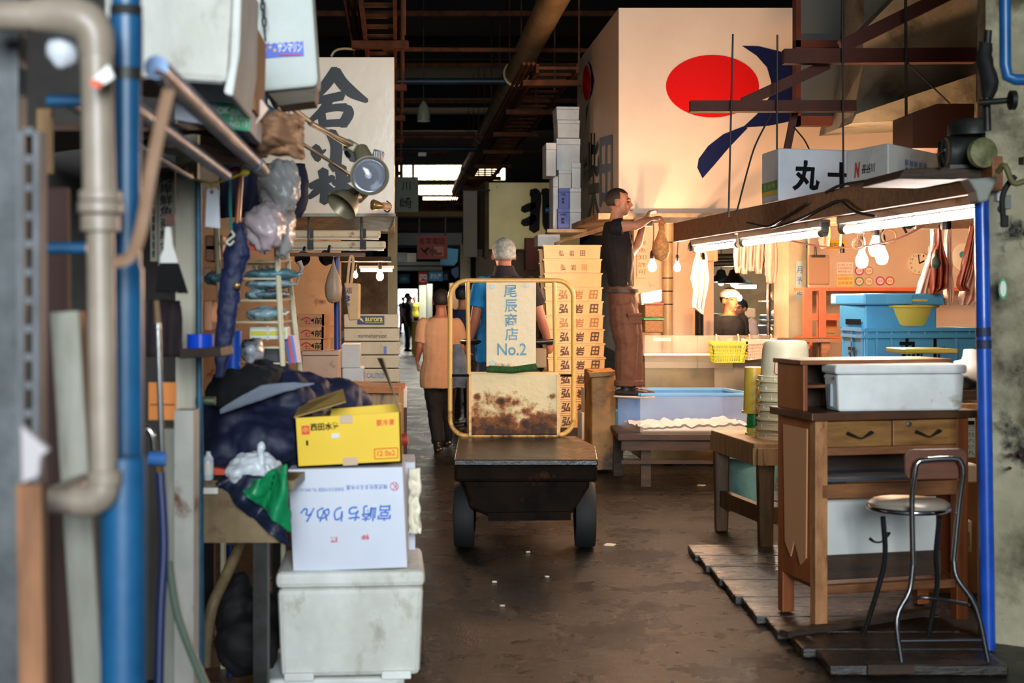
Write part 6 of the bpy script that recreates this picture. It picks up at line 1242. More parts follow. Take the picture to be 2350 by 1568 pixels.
# brown boxes with red mark
ocard = pm('orange_brown_wood_box', (214, 150, 98), (200, 134, 82), 3, .6, st=(1, 1, 6))
for i, (y0, y1, xr, lab) in enumerate(((721, 748, 768, 'topmost of three brown boxes with a red mark and black characters'), (750, 777, 766, 'middle of three brown boxes with a red mark and black characters'), (779, 806, 758, 'lowest of three brown boxes with a red mark, above the pink crate'))):
    Z_ = 9.8; t = thing('wooden_fish_box', lab, 'box', P(715, y1, Z_ + .2), group='brown boxes with a red mark'); mb = MB()
    mb.prism([P(662 + i * 4, y0, Z_), P(744 - i, y0, Z_), P(744 - i, y1, Z_), P(662 + i * 4, y1, Z_)], (0, .02, 0)); part('front_board', mb, ocard, t); part('end_board', MB().prism([P(744 - i, y0, Z_), P(xr, y0 - 1, Z_ + .35), P(xr, y1 - 3, Z_ + .35), P(744 - i, y1, Z_)], (-.015, 0.0, 0)), ocard, t)
    part('box_body', MB().box(((P(662, 0, Z_).x + P(742, 0, Z_).x) / 2, Z_ + .2, (P(0, y0, Z_).z + P(0, y1, Z_).z) / 2), (.24, .34, P(0, y0, Z_).z - P(0, y1, Z_).z - .01)), ocard, t)
    mb = MB(); text(mb, '前', rectmap(722, y0 + 7, 741, y0 + 23, Z_), brush=.02, bold=.01); text(mb, '4', rectmap(714, y0 + 9, 721, y0 + 20, Z_), bold=.02); text(mb, '吉', rectmap(672, y0 + 6, 684, y0 + 20, Z_), brush=.02, bold=.01); part('black_lettering', mb, ink, t)
    mb = MB(); text(mb, '七', rectmap(697, y0 + 12, 713, y0 + 23, Z_), bold=.03); mb.stroke([(691, y0 + 14, 3), (703, y0 + 8, 3.5), (716, y0 + 14, 3)], lambda x, y: P(x, y, Z_)); part('red_mark', mb, red, t)
def simple_box(name, lab, px, Z, d, mat, cat, lidh=0, group=None, bevel=.006):
    t, *_ = foam_box(name, lab, px, Z, d, mat, group=group, lid=lidh, taper=1, cat=cat, bevel=bevel); return t
pk = pm('pinkish_crate', (206, 168, 138), (190, 150, 122), 3, .6, stain=((110, 90, 66), 6, .64, .7))
simple_box('lidded_crate', 'pinkish lidded crate beneath the three brown boxes', (688, 806, 772, 890), 9.6, .4, pk, 'crate', .13)
part_floor = lambda lab, px0, px1, y, Z, d, mat: solo('plinth', MB().box(((P(px0, 0, Z).x + P(px1, 0, Z).x) / 2, Z + d / 2, P(0, y, Z).z / 2), (P(px1, 0, Z).x - P(px0, 0, Z).x, d, P(0, y, Z).z)), mat, lab, 'base')
part_floor('dark base under the pinkish lidded crate', 688, 772, 890, 9.6, .4, dwood)
wf = pm('greyish_white_foam', (206, 208, 206), (190, 192, 188), 3, .7)
simple_box('foam_box', 'upper white foam box right of the slim blue pole', (778, 791, 822, 845), 10.4, .35, wf, 'foam box', .0, bevel=.01); simple_box('foam_box', 'lower white foam box right of the slim blue pole', (780, 845, 829, 905), 10.3, .4, wf, 'foam box', .0, bevel=.01)
part_floor('dark base under the two white foam boxes by the blue pole', 780, 829, 905, 10.3, .4, dwood)
gf = pm('grey_fish_crate', (170, 172, 160), (152, 154, 140), 3, .7, stain=((96, 90, 70), 5, .62, .72))
for i, (y0, y1, x0, s_) in enumerate(((722, 752, 785, 'aurora'), (754, 783, 785, 'marineharvest'), (785, 814, 785, None), (816, 845, 795, None), (847, 877, 800, 'CAUTION'), (879, 908, 800, 'marineharvest'), (910, 940, 800, None), (942, 972, 800, None), (974, 1003, 800, None), (1005, 1035, 800, None), (1037, 1066, 800, None))):
    Z_ = 13.0; lab = ['topmost grey fish crate with a blue label', 'grey fish crate second from the top with faint dark print', 'grey fish crate third from the top with a small blue strip', 'plain grey fish crate fourth from the top', 'pale fish crate with a blue square and faint caution print', 'grey fish crate directly beneath the one with the blue square', 'grey fish crate at the brown box tops, seventh down', 'hidden grey fish crate low in the stack', 'hidden grey fish crate low in the stack', 'hidden grey fish crate low in the stack', 'lowest grey fish crate of the stack on the floor'][i]
    if i in (7, 8, 9): lab = 'hidden grey fish crate low in the stack behind the yellow carton'
    t, w_, d_, h_ = foam_box('fish_crate', lab, (x0, y0, 911 + (i % 3) * 2, y1), Z_, .4, gf, group='grey fish crates stacked in the left stall', taper=.985, cat='crate', bevel=.008)
    if s_ == 'aurora':
        lb = part('blue_label', MB().pbox(820, 725, 882, 745, Z_ - .012, .006), pm('navy_label', (24, 52, 100)), t); mb = MB(); text(mb, 'aurora', rectmap(838, 729, 878, 738, Z_ - .012), bold=.01); mb.stroke([(824, 730, 2), (829, 733, 4), (834, 739, 1)], lambda x, y: P(x, y, Z_ - .012)); mb.pbox(838, 740.5, 878, 741.5, Z_ - .016, .002); part('lettering', mb, pm('lime_print', (180, 190, 90)), lb)
    elif s_ == 'marineharvest': mb = MB(); text(mb, s_, rectmap(818, y0 + 12, 888, y0 + 21, Z_, .008), bold=.005); mb.pbox(806, y0 + 11, 815, y0 + 19, Z_ - .01, .003); part('lettering', mb, pm('dark_grey_print', (70, 70, 66)), t)
    elif s_ == 'CAUTION': mb = MB(); text(mb, s_, rectmap(842, 856, 886, 868, Z_, .008)); mb.pbox(828, 853, 838, 867, Z_ - .01, .003); part('lettering', mb, bluep, t)
    elif i == 2: mb = MB(); mb.pbox(881, y0 + 10, 887, y0 + 28, Z_ - .01, .003); part('blue_strip', mb, bluep, t)
solo('foam_box', MB().pbox(915, 888, 934, 936, 12.6, .3), wf, 'small white foam box standing on the aisle floor by the grey crates', 'foam box', bevel=.006)
solo('plinth', MB().pbox(915, 936, 934, 1078, 12.6, .3), dwood, 'dark block under the small foam box at the aisle edge', 'base')
t = thing('wooden_crate', 'orange-brown wooden crate in front of the grey fish crates', 'crate', (P(860, 0, 9).x, 9.1, 0)); part('crate_body', MB().box(((P(800, 0, 8.8).x + P(915, 0, 8.8).x) / 2, 9.0, .48), (.31, .4, .96)), pwood, t); part('torn_edge', MB().prism([P(792, 884, 8.7), P(845, 888, 8.7), P(915, 890, 8.7), P(915, 903, 8.7), P(795, 902, 8.7)], (0, .5, 0)), pm('orange_torn_card', (190, 120, 70), (150, 90, 50), 8, .8), t)

# ================================================================ spot lamps
def tubew(pts, Zs, r, **k): return MB().tube([P(x, y, z_) for (x, y), z_ in zip(pts, Zs)], r, 10, **k)
lampg = pm('dusty_lamp_grey', (150, 140, 112), (120, 110, 86), 6, .4, metal=.3)
t = thing('spot_lamp', 'large round spot lamp with a shiny reflector on a long arm', 'spot lamp', P(848, 440, 6.9)); c = P(848, 403, 6.85); ax = V((.22, -1, -.12)).normalized()
rl = S(44, 6.85)
part('shade', MB().lathe([(rl * .55, -.16), (rl * .75, -.1), (rl * .95, -.03), (rl, 0), (rl * 1.03, .008), (rl * .97, .01), (rl * .9, -.0), (rl * .84, -.02)], c, ax, n=36, close=False), lampg, t, smooth=True)
part('reflector', MB().lathe([(rl * .86, -.012), (rl * .78, -.03), (rl * .5, -.06), (rl * .2, -.075), (.001, -.078)], c, ax, n=36, close=False), pm('mirror', (235, 238, 250), rough=.06, metal=1), t, smooth=True)
part('glass', MB().lathe([(rl * .84, -.01), (rl * .5, .0), (.001, .006)], c, ax, n=30, close=False), pm('lamp_glass', (220, 226, 245), rough=.05, alpha=.25, spec=.9), t, smooth=True)
part('lamp_bulb', MB().ell(c - ax * .05, (.018, .018, .018)), pm('clear_bulb', (230, 236, 255), rough=.05), t, smooth=True)
nk = c - ax * .15; nk2 = P(828, 345, 7.05)
part('neck', MB().tube([nk, P(836, 368, 7.0), nk2], [rl * .6, rl * .5, rl * .42], 20, k=3), lampg, t, smooth=True)
part('ballast_fins', MB().box(P(866, 362, 7.0), (.05, .06, .07), ry=.3), dsteel, t)
for k in range(5): part('fin', MB().box(P(860 + 4 * k, 362, 6.93), (.003, .02, .06)), steel, t)
part('clamp', MB().box(P(806, 335, 7.0), (.06, .05, .05), ry=.5), lampg, t, bevel=.008); part('knob', MB().tube([P(795, 350, 6.95), P(800, 358, 6.92)], .012, 8), dsteel, t, smooth=True)
part('arm', tubew([(640, 225), (718, 285), (800, 335)], (5.4, 6.2, 7.0), .011), lampg, t, smooth=True); part('arm', tubew([(712, 283), (780, 318), (810, 332)], (6.1, 6.8, 7.0), .012), lampg, t, smooth=True)
t = thing('spot_lamp', 'second bowl-shaped spot lamp turned down behind the shiny one', 'spot lamp', P(795, 500, 7.2)); c = P(783, 475, 7.2); ax = V((-.6, -.55, -.75)).normalized(); rl = S(40, 7.2)
part('shade', MB().lathe([(rl * .35, -.1), (rl * .6, -.075), (rl * .86, -.04), (rl, 0), (rl * .96, 0), (rl * .8, -.035), (rl * .5, -.07), (.001, -.085)], c, ax, n=36), lampg, t, smooth=True); part('neck', MB().tube([c - ax * .09, P(822, 452, 7.3), P(838, 438, 7.3)], [.04, .035, .03], 14), lampg, t, smooth=True)
for k in range(5): part('fin', MB().box(P(812 + 4 * k, 448 - 2 * k, 7.2), (.003, .04, .045), ry=.8), dsteel, t)
part('arm', tubew([(690, 328), (760, 372), (802, 400), (830, 436)], (6.2, 6.8, 7.1, 7.3), .009), lampg, t, smooth=True)
t = thing('spot_lamp', 'small amber spot bulb in a clip holder at the sign corner', 'spot lamp', P(870, 485, 10.6)); c = P(856, 470, 10.5); ax = V((-1, -.45, .1)).normalized(); am = pm('amber_metal', (170, 130, 80), rough=.25, metal=.6)
part('reflector_bulb', MB().lathe([(.012, -.08), (.028, -.05), (.042, 0), (.034, .012), (.0, .016)], c, ax, n=24), am, t, smooth=True); part('holder', MB().tube([c - ax * .07, P(892, 474, 10.6)], .026, 14), pm('tan_holder', (190, 150, 110), rough=.5), t, smooth=True); part('clip_wire', MB().tube([P(888, 462, 10.6), P(898, 472, 10.7), P(890, 487, 10.7), P(880, 480, 10.8)], .006, 6, k=3), dsteel, t, smooth=True)

# ================================================================ near left: pipes and posts
def zbot(x, Z): return V((P(x, 0, Z).x, Z, 0))
def ztop(x, Z, z=3.2): return V((P(x, 0, Z).x, Z, z))
galv = pm('grey_painted_steel', (84, 88, 90), (50, 54, 56), 6, .5, metal=.2, bump=.001, bs=20)
solo('steel_post', MB().box((P(2, 0, 2.6).x, 2.62, 1.5), (S(84, 2.6), .05, 3)), galv, 'wide dark grey steel post at the very left edge', 'post', bevel=.004)
t = thing('slotted_channel', 'grey perforated steel channel standing left of the beige pipe', 'channel', (P(66, 0, 2.52).x, 2.52, 0)); w_ = S(46, 2.52); x_ = P(66, 0, 2.52).x; lgalv = pm('light_grey_steel', (92, 94, 98), (66, 68, 70), 8, .6)
lean = -.0
for sgn in (-1, 1): part('flange', MB().box((x_ + sgn * w_ * .36, 2.52, .9), (w_ * .28, .006, 1.8)), lgalv, t); part('side', MB().box((x_ + sgn * w_ * .5, 2.54, .9), (.003, .04, 1.8)), lgalv, t)
mb = MB()
for k in range(36): mb.box((x_, 2.52, .05 + k * .05), (w_ * .5, .006, .014))
part('slot_webs', mb, lgalv, t)
t = thing('drain_pipe', 'thick beige drain pipe with elbows and couplings in the near left', 'pipe', (P(230, 0, 2.45).x, 2.45, 1.15)); bg = pm('beige_pvc', (146, 132, 118), (122, 110, 96), 5, .42, bump=.0008, bs=25, stain=((110, 96, 84), 8, .6, .7)); q = lambda x, y: P(x, y, 2.45)
part('pipe', MB().tube([q(-60, 36), q(110, 36)], S(36, 2.45), 20), bg, t, smooth=True); part('elbow', MB().tube([q(80, 36), q(150, 36), q(195, 50), q(218, 80), q(222, 130)], [S(40, 2.45), S(46, 2.45), S(48, 2.45), S(44, 2.45), S(38, 2.45)], 20, k=4), bg, t, smooth=True)
part('pipe', MB().tube([q(222, 120), q(228, 440)], S(37, 2.45), 20), bg, t, smooth=True)
for y0, y1, r_ in ((438, 462, 48), (464, 490, 50), (494, 532, 44)): part('coupling', MB().tube([q(230, y0), q(230, y1)], S(r_, 2.45), 22), bg, t, smooth=True, bevel=.002)
part('pipe', MB().tube([q(230, 530), q(238, 1090)], S(31, 2.45), 20), bg, t, smooth=True); part('coupling', MB().tube([q(240, 1080), q(240, 1112)], S(40, 2.45), 22), bg, t, smooth=True, bevel=.002)
part('elbow', MB().tube([q(238, 1100), q(234, 1130), q(210, 1148), q(170, 1150)], [S(36, 2.45), S(38, 2.45), S(38, 2.45), S(36, 2.45)], 20, k=4), bg, t, smooth=True); part('pipe', MB().tube([q(175, 1150), q(95, 1152)], S(28, 2.45), 20), bg, t, smooth=True)
part('stub', MB().tube([q(95, 1152), V((P(95, 0, 2.45).x, 2.45 + .3, q(0, 1152).z))], S(26, 2.45), 16), bg, t, smooth=True)
t = thing('blue_pipe', 'thick blue pipe rising beside the beige drain pipe', 'pipe', zbot(287, 2.6)); bl = pm('blue_painted_pipe', (24, 84, 124), (18, 66, 102), 5, .4, bump=.001, bs=15, stain=((16, 40, 60), 5, .58, .7)); q = lambda x, y: P(x, y, 2.6)
part('pipe', MB().tube([ztop(290, 2.6, 2.9), q(290, 620)], S(33, 2.6), 20), bl, t, smooth=True); part('pipe', MB().tube([q(287, 615), zbot(287, 2.6)], S(41, 2.6), 22), bl, t, smooth=True)
part('tape', MB().tube([q(290, 15), q(290, 38)], S(36, 2.6), 20), rubber, t, smooth=True, disp=(.003, .02)); part('tape', MB().tube([q(289, 160), q(289, 185)], S(37, 2.6), 20), dsteel, t, smooth=True, disp=(.003, .02)); part('collar', MB().tube([q(290, 40), q(290, 158)], S(37, 2.6), 20), bl, t, smooth=True)
bl2 = S(40, 2.55)
t = thing('blue_lower_pipe', 'lower thick blue pipe in front, bottom of the near left', 'pipe', zbot(283, 2.5)); part('pipe', MB().tube([P(283, 1130, 2.5), P(270, 1180, 2.5), V((P(283, 0, 2.5).x, 2.5, 0))] if 0 else [P(284, 1050, 2.5), V((P(284, 0, 2.5).x, 2.5, 0))], S(51, 2.5), 22), bl, t, smooth=True)
MATRIX
for y, x0, x1, lab in ((570, 100, 200, 'short blue pipe stub crossing behind the beige pipe, lower'), (232, 110, 190, 'short blue pipe stub crossing behind the beige pipe, upper')): solo('pipe_stub', MB().tube([P(x0, y, 2.75), P(x1, y, 2.75)], S(14, 2.75), 12), bl, lab, 'pipe', smooth=True)
solo('strap', MB().tube([P(388, 205, 2.5), P(372, 270, 2.48), P(345, 400, 2.45), P(325, 520, 2.45), P(300, 588, 2.42), P(262, 602, 2.42)], S(15, 2.5), 8, k=5, flat=.35), pm('brown_strap', (128, 98, 74), (110, 82, 60), 8, .7), 'brown strap looped from the pipe joint round the blue pipe', 'strap', smooth=True)
solo('strap_loop', MB().tube([P(356, 165, 2.5), P(378, 175, 2.5), P(388, 205, 2.5), P(380, 220, 2.5)], S(8, 2.5), 8, k=3), pm('dark_brown_strap', (60, 40, 30)), 'dark loop at the upper end of the brown strap', 'strap', smooth=True)
wb = pm('whitewashed_board', (146, 144, 134), (120, 118, 106), 3, .7, st=(6, 6, 1), stain=((70, 60, 48), 3, .64, .7))
def leanboard(name, lab, a, b_, Z, wpx, th, mat): return solo(name, MB().bar(P(*a, Z), P(*b_, Z - .0), th, S(wpx, Z), up=(1, 0, 0)), mat, lab, 'board', bevel=.003)
leanboard('white_board', 'whitewashed plank with dark knots leaning in the near left', (150, 715), (252, 2300), 2.7, 66, .02, wb)
leanboard('brown_board', 'rough brown timber standing in the bottom left corner', (72, 1110), (92, 2300), 2.3, 60, .03, pm('rough_timber', (150, 104, 70), (104, 68, 44), 3, .8, st=(8, 8, 1)))
leanboard('dark_board', 'dark narrow board between the brown timber and the leaning plank', (140, 1150), (150, 2200), 2.9, 50, .02, pm('maroon_board', (58, 36, 30), rough=.7))
leanboard('orange_edge_board', 'orange-edged board standing behind the leaning plank', (175, 715), (215, 2000), 2.85, 40, .02, pm('orange_timber', (150, 90, 46), rough=.7))
leanboard('maroon_board', 'dark maroon upright board behind the beige pipe', (122, 430), (138, 2260), 3.1, 70, .03, pm('dark_maroon', (64, 36, 30), rough=.7))
leanboard('ochre_board', 'small ochre slat high behind the slotted channel', (103, 250), (103, 400), 3.0, 34, .02, pwood)
solo('crumpled_paper', MB().prism([P(45, 975, 2.05), P(112, 1035, 2.05), P(92, 1050, 2.05), P(88, 1095, 2.05), P(48, 1112, 2.05)], (0, .02, 0)), pm('lilac_grey_paper', (168, 160, 162), rough=.8), 'white crumpled paper stuck to the left steel post', 'paper', bevel=.004)
solo('white_wad', MB().ell(P(143, 118, 2.5), (S(36, 2.5), .03, S(42, 2.5)), fn=lambda d: 1 + .2 * noise.noise(d * 3)), pm('grey_white_wad', (186, 190, 196), rough=.6), 'white plastic wad stuffed under the upper beige elbow', 'plastic wad', smooth='all')
solo('paper_scrap', MB().prism([P(208, 186, 2.38), P(248, 148, 2.38), P(262, 178, 2.38), P(222, 204, 2.38)], (0, .01, 0)), foam, 'torn white scrap with a red corner on the beige pipe', 'paper')
solo('orange_smear', MB().prism([P(208, 180, 2.36), P(232, 186, 2.36), P(228, 204, 2.36), P(210, 198, 2.36)], (0, .01, 0)), pm('orange_red', (210, 80, 40)), 'orange-red scrap on the beige pipe below the white one', 'paper')
# added dark sheet standing in for the darkness behind the left stall; papers
beam('wall_dark_closure', MB().pbox(-500, -200, 444, 1750, 5.62, .1), pm('dark_closure_sheet', (52, 48, 44), (36, 32, 28), 3, .8))
for i, (x0, x1, y1, s_) in enumerate(((345, 361, 600, '本日入荷鮪鯛鰤烏賊蛸'), (363, 402, 610, '河岸鮮魚商組合員'))):
    t = thing('paper_strip', ['narrow paper strip with black writing behind the brush, left', 'wider paper strip with rows of black writing behind the brush'][i], 'notice', P((x0 + x1) / 2, y1, 5.0)); part('sheet', MB().pbox(x0, 385, x1, y1, 5.0, .01), pm('grey_paper', (140, 136, 122), rough=.7), t)
    for c_ in range(1 if i == 0 else 1): mb = MB(); text(mb, s_, rectmap(x0 + 4, 395, x1 - 5, y1 - 8, 5.0), vertical=True, bold=.01); part('writing', mb, ink, t)
solo('white_upright', MB().box((P(428, 0, 4.95).x, 4.97, 1.2), (S(50, 4.95), .04, 2.2)), pm('flaking_white_post', (190, 184, 164), (170, 162, 140), 4, .6, st=(1, 1, .3), stain=((100, 70, 46), 7, .6, .68)), 'flaking white upright board behind the brush and the blue tape', 'board')
t = thing('rusty_post', 'peeling white post with rust at its edges beside the sink', 'post', zbot(425, 4.4)); part('post', MB().box((P(422, 0, 4.4).x, 4.44, .58), (S(44, 4.4), .08, 1.16)), pm('peeling_white_rust', (190, 186, 178), (170, 166, 156), 5, .6, stain=((104, 60, 34), 4, .56, .64)), t); part('post_face', MB().box((P(384, 0, 4.4).x, 4.46, .55), (S(34, 4.4), .06, 1.1)), wb, t)
solo('thin_blue_pipe', MB().tube([P(455, 415, 4.8), P(462, 1690, 4.8)], S(8, 4.8), 10), pm('weathered_teal_pipe', (40, 100, 130), (30, 70, 90), 10, .5), 'thin weathered blue pipe right of the white upright', 'pipe', smooth=True)
t = thing('tap_pipe', 'thin tarnished pipe with a valve dropping to the sink', 'pipe', P(462, 1100, 4.85)); part('pipe', MB().tube([P(460, 905, 4.85), P(464, 1108, 4.85)], S(5, 4.85), 8), pm('verdigris_brass', (90, 110, 90), (80, 80, 60), 9, .4, metal=.4), t, smooth=True); part('valve', MB().tube([P(450, 920, 4.85), P(494, 920, 4.85)], S(10, 4.85), 10), _m['verdigris_brass'], t, smooth=True)
# metal pole, tap, hoses
t = thing('mop_pole', 'shiny metal pole with a worn brown top beside the orange notice', 'pole', P(370, 1045, 4.0)); part('pole', MB().tube([P(362, 740, 4.0), P(372, 1040, 4.0)], S(7, 4.0), 12), pm('shiny_aluminium', (220, 220, 220), rough=.2, metal=.9), t, smooth=True); part('pole_top', MB().tube([P(358, 690, 4.0), P(362, 742, 4.0)], [S(6, 4), S(8, 4)], 10), pm('worn_brass', (130, 100, 66), rough=.5), t, smooth=True)
t = thing('tap', 'chrome tap with a blue hose connector in the near left', 'tap', P(365, 1075, 3.9)); part('spout', MB().tube([P(325, 988, 3.9), P(340, 985, 3.9), P(350, 1000, 3.9), P(354, 1035, 3.9)], S(7, 3.9), 10, k=4), chrome, t, smooth=True); part('hose_connector', MB().tube([P(342, 1052, 3.9), P(382, 1054, 3.9)], S(17, 3.9), 14), pm('blue_plastic', (70, 130, 206), rough=.35), t, smooth=True, bevel=.003); part('nut', MB().tube([P(366, 1070, 3.9), P(367, 1088, 3.9)], S(10, 3.9), 6), am, t)
def hose(lab, pts, Zs, rpx, mat, name='hose'): return solo(name, tubew(pts, Zs, S(rpx, Zs[0]), k=5), mat, lab, 'hose', smooth=True)
hose('navy hose dropping from the chrome tap', [(368, 1085), (376, 1250), (368, 1420), (362, 1700)], (3.9, 3.88, 3.85, 3.8), 11, pm('navy_hose', (48, 62, 112), rough=.4))
hose('grey-green hose slanting down past the peeling post', [(388, 1290), (405, 1400), (440, 1500), (500, 1640)], (3.9, 3.85, 3.8, 3.7), 10, pm('grey_green_hose', (96, 112, 98), rough=.5))
hose('ribbed tan drain hose curving down under the sink', [(556, 1240), (520, 1320), (488, 1390), (474, 1470), (470, 1530)], (5.4, 5.3, 5.2, 5.2, 5.2), 13, pm('ribbed_tan_hose', (124, 104, 74), (100, 82, 56), 20, .6))
t = thing('orange_notice', 'orange paper notice taped behind the shiny pole', 'notice', P(372, 965, 4.25)); part('sheet', MB().pbox(341, 878, 403, 964, 4.41, .015), pm('orange_paper', (222, 130, 50), rough=.6), t); mb = MB(); mb.pbox(345, 928, 400, 930, 4.405, .002); part('line', mb, ink, t)
drape('plaid_cloth', 'dark plaid cloth hanging beneath the broom bristles', [(330, 412, 690), (332, 414, 740), (334, 416, 820)], 4.5, (lambda: plaid())() if 0 else pm('plaid_cloth', (44, 30, 34), (30, 22, 28), 12, .9), 'cloth', fold=.012, nf=2)
solo('wooden_ledge', MB().prism([P(410, 802, 4.4), P(505, 797, 4.4), P(508, 818, 4.4), P(412, 824, 4.4)], (0, .2, 0)), dwood, 'dark wooden ledge holding the roll of blue tape', 'ledge', bevel=.003)
t = thing('tape_roll', 'roll of glossy blue tape standing on the dark ledge', 'tape roll', P(460, 800, 4.45)); part('roll', MB().lathe([(S(20, 4.4), 0), (S(31, 4.4), 0), (S(31, 4.4), S(34, 4.4)), (S(20, 4.4), S(34, 4.4))], P(460, 800, 4.5), n=32, close=False), pm('glossy_blue_tape', (20, 70, 196), rough=.2), t, smooth=True)
# brush
t = thing('hand_brush', 'white-handled hand brush with black bristles hanging upside down', 'brush', P(392, 672, 4.3)); hb_ = pm('white_brush_plastic', (222, 220, 214), rough=.4)
part('handle', MB().pprism([(378, 520), (391, 520), (395, 560), (404, 585), (410, 606), (366, 606), (366, 590), (374, 572)], 4.3, .025), hb_, t, bevel=.004)
mb = MB()
for k in range(46):
    u = k / 45; x0 = 367 + 42 * u; x1 = 358 + 72 * u + random.uniform(-1, 1)
    for d_ in (0, .012, .024): mb.tube([P(x0, 604, 4.3 + d_), P(x1, 672 + random.uniform(-4, 3) - 4 * (1 - u), 4.29 + d_)], .0016, 4)
part('bristles', mb, rubber, t, kind='stuff'); part('bristle_core', MB().pprism([(368, 604), (408, 604), (424, 668), (360, 668)], 4.305, .018), rubber, t); part('brown_cap', MB().pprism([(378, 492), (400, 492), (402, 515), (378, 518)], 4.31, .02), pm('brown_tape', (80, 44, 30)), t)
# overhead pipes along the alley, string, tag
def along(x, y, Zend, Zstart, dx=912, vy=655): # a level pipe through photo point (x, y) at depth Zend that runs parallel to the aisle
    e = P(x, y, Zend); return V((e.x - ALX * (Zend - Zstart) , Zstart, e.z)), e
op = pm('oily_galvanised_pipe', (100, 128, 168), (72, 92, 122), 6, .3, rough2=.45, metal=.2)
for (x, y, Ze, Zs, r_, lab, pts) in ((604, 392, 5.0, 2.78, 20, 'thickest overhead pipe running from the blue pipe over the shelf', None), (518, 402, 4.6, 2.7, 16, 'middle overhead pipe below the thickest one', None), (438, 406, 4.5, 2.8, 8, 'thinnest overhead pipe, lowest of the three', None)):
    a, e = along(x, y, Ze, Zs); t = thing('overhead_pipe', lab, 'pipe', (a + e) / 2, group=None); part('pipe', MB().tube([a, e], S(r_, 4.0) * .95, 16), op, t, smooth=True)
    if r_ == 20: f_ = a.lerp(e, .9); part('collar', MB().tube([a.lerp(e, .86), a.lerp(e, .93)], S(r_, 4.0) * 1.15, 16), bl, t, smooth=True)
solo('blue_joint', MB().tube([P(600, 165, 4.9), P(600, 240, 4.9), P(620, 260, 4.95)], S(15, 4.9), 12, k=3), bl, 'dark blue pipe end standing between the two high foam boxes', 'pipe', smooth=True); solo('overhead_pipe', MB().tube([P(612, 190, 5.0), P(636, 240, 5.4), P(655, 262, 5.7)], S(12, 4.9), 12), op, 'short pipe behind the dark blue pipe end', 'pipe', smooth=True)
beam('trim_shelf', MB().prism([P(330, 300, 3.6) , P(540, 296, 4.6), P(540, 296, 4.6) + V((-.9, .8, 0)), P(330, 300, 3.6) + V((-.6, 0, 0))], (0, 0, .02)), dwood)
solo('shelf_board', MB().bar(P(360, 330, 3.9), P(560, 372, 5.2), .14, .02), dwood, 'dark board lying on the overhead pipes under the green-labelled box', 'board')
ys = pm('yellow_string', (206, 184, 50), rough=.7)
t = thing('yellow_string', 'yellow string slung between the overhead pipes', 'string', P(490, 415, 4.7)); part('string', MB().tube([P(426, 380, 4.65), P(432, 402, 4.65), P(455, 414, 4.68), P(485, 420, 4.7), P(520, 412, 4.75), P(560, 398, 4.8), P(606, 392, 4.9)], S(3.2, 4.7), 6, k=4), ys, t, smooth=True)
for x, y in ((433, 400), (562, 397)): part('knot', MB().ell(P(x, y, 4.68), (.014, .012, .01), fn=lambda d: 1 + .4 * noise.noise(d * 4)), ys, t)
t = thing('paper_tag', 'blank white tag hanging from the yellow string', 'tag', P(489, 525, 4.68)); part('tag', MB().pprism([(474, 436), (480, 431), (495, 431), (502, 437), (505, 524), (471, 520)], 4.68, .004), pm('grey_white_tag', (204, 206, 214), rough=.6), t); part('hole', MB().tube([P(486, 441, 4.678), P(486, 441, 4.674)], S(4, 4.7), 12), pm('tag_red', (120, 20, 30)), t); part('loop', MB().tube([P(486, 420, 4.69), P(486, 440, 4.675)], .003, 5), ys, t)
# umbrella
t = thing('umbrella', 'folded navy umbrella hanging upside down by its wooden hook handle', 'umbrella', P(515, 870, 5.0)); nv = pm('navy_umbrella_cloth', (22, 34, 78), (16, 26, 60), 8, .6)
mb = MB(); pr = [(546, 508, 10), (546, 530, 18), (546, 560, 26), (544, 585, 33), (538, 610, 26), (530, 650, 26), (524, 700, 25), (517, 760, 23), (510, 820, 18), (503, 868, 10)]
mb.loft([(P(x, y, 5.0), S(r_, 5.0), S(r_, 5) * .6) for x, y, r_ in pr][::-1], 0, 20); part('canopy', mb, nv, t, smooth=True, remesh=.006, disp=(.012, .03))
part('handle', MB().tube([P(524, 405, 5.0), P(530, 392, 5.0), P(545, 388, 5.0), P(552, 400, 5.0), P(550, 440, 5.0), P(545, 512, 5.0)], S(6.5, 5), 10, k=4), pm('varnished_wood', (180, 96, 36), rough=.3), t, smooth=True); part('tie_button', MB().ell(P(543, 655, 4.93), (.012, .008, .012)), am, t, smooth=True)
t = thing('s_hook', 'white S-shaped hook on a thin teal cord beside the umbrella', 'hook', P(528, 560, 4.85)); part('hook', MB().tube([P(531, 530, 4.85), P(537, 540, 4.85), P(528, 548, 4.85), P(520, 556, 4.85), P(528, 562, 4.85), P(537, 553, 4.85)], .004, 6, k=4), pm('white_wire', (214, 210, 190), rough=.4), t, smooth=True); part('cord', MB().tube([P(527, 405, 4.9), P(528, 470, 4.88), P(531, 530, 4.85)], .005, 6), pm('teal_cord', (20, 130, 120), rough=.6), t)

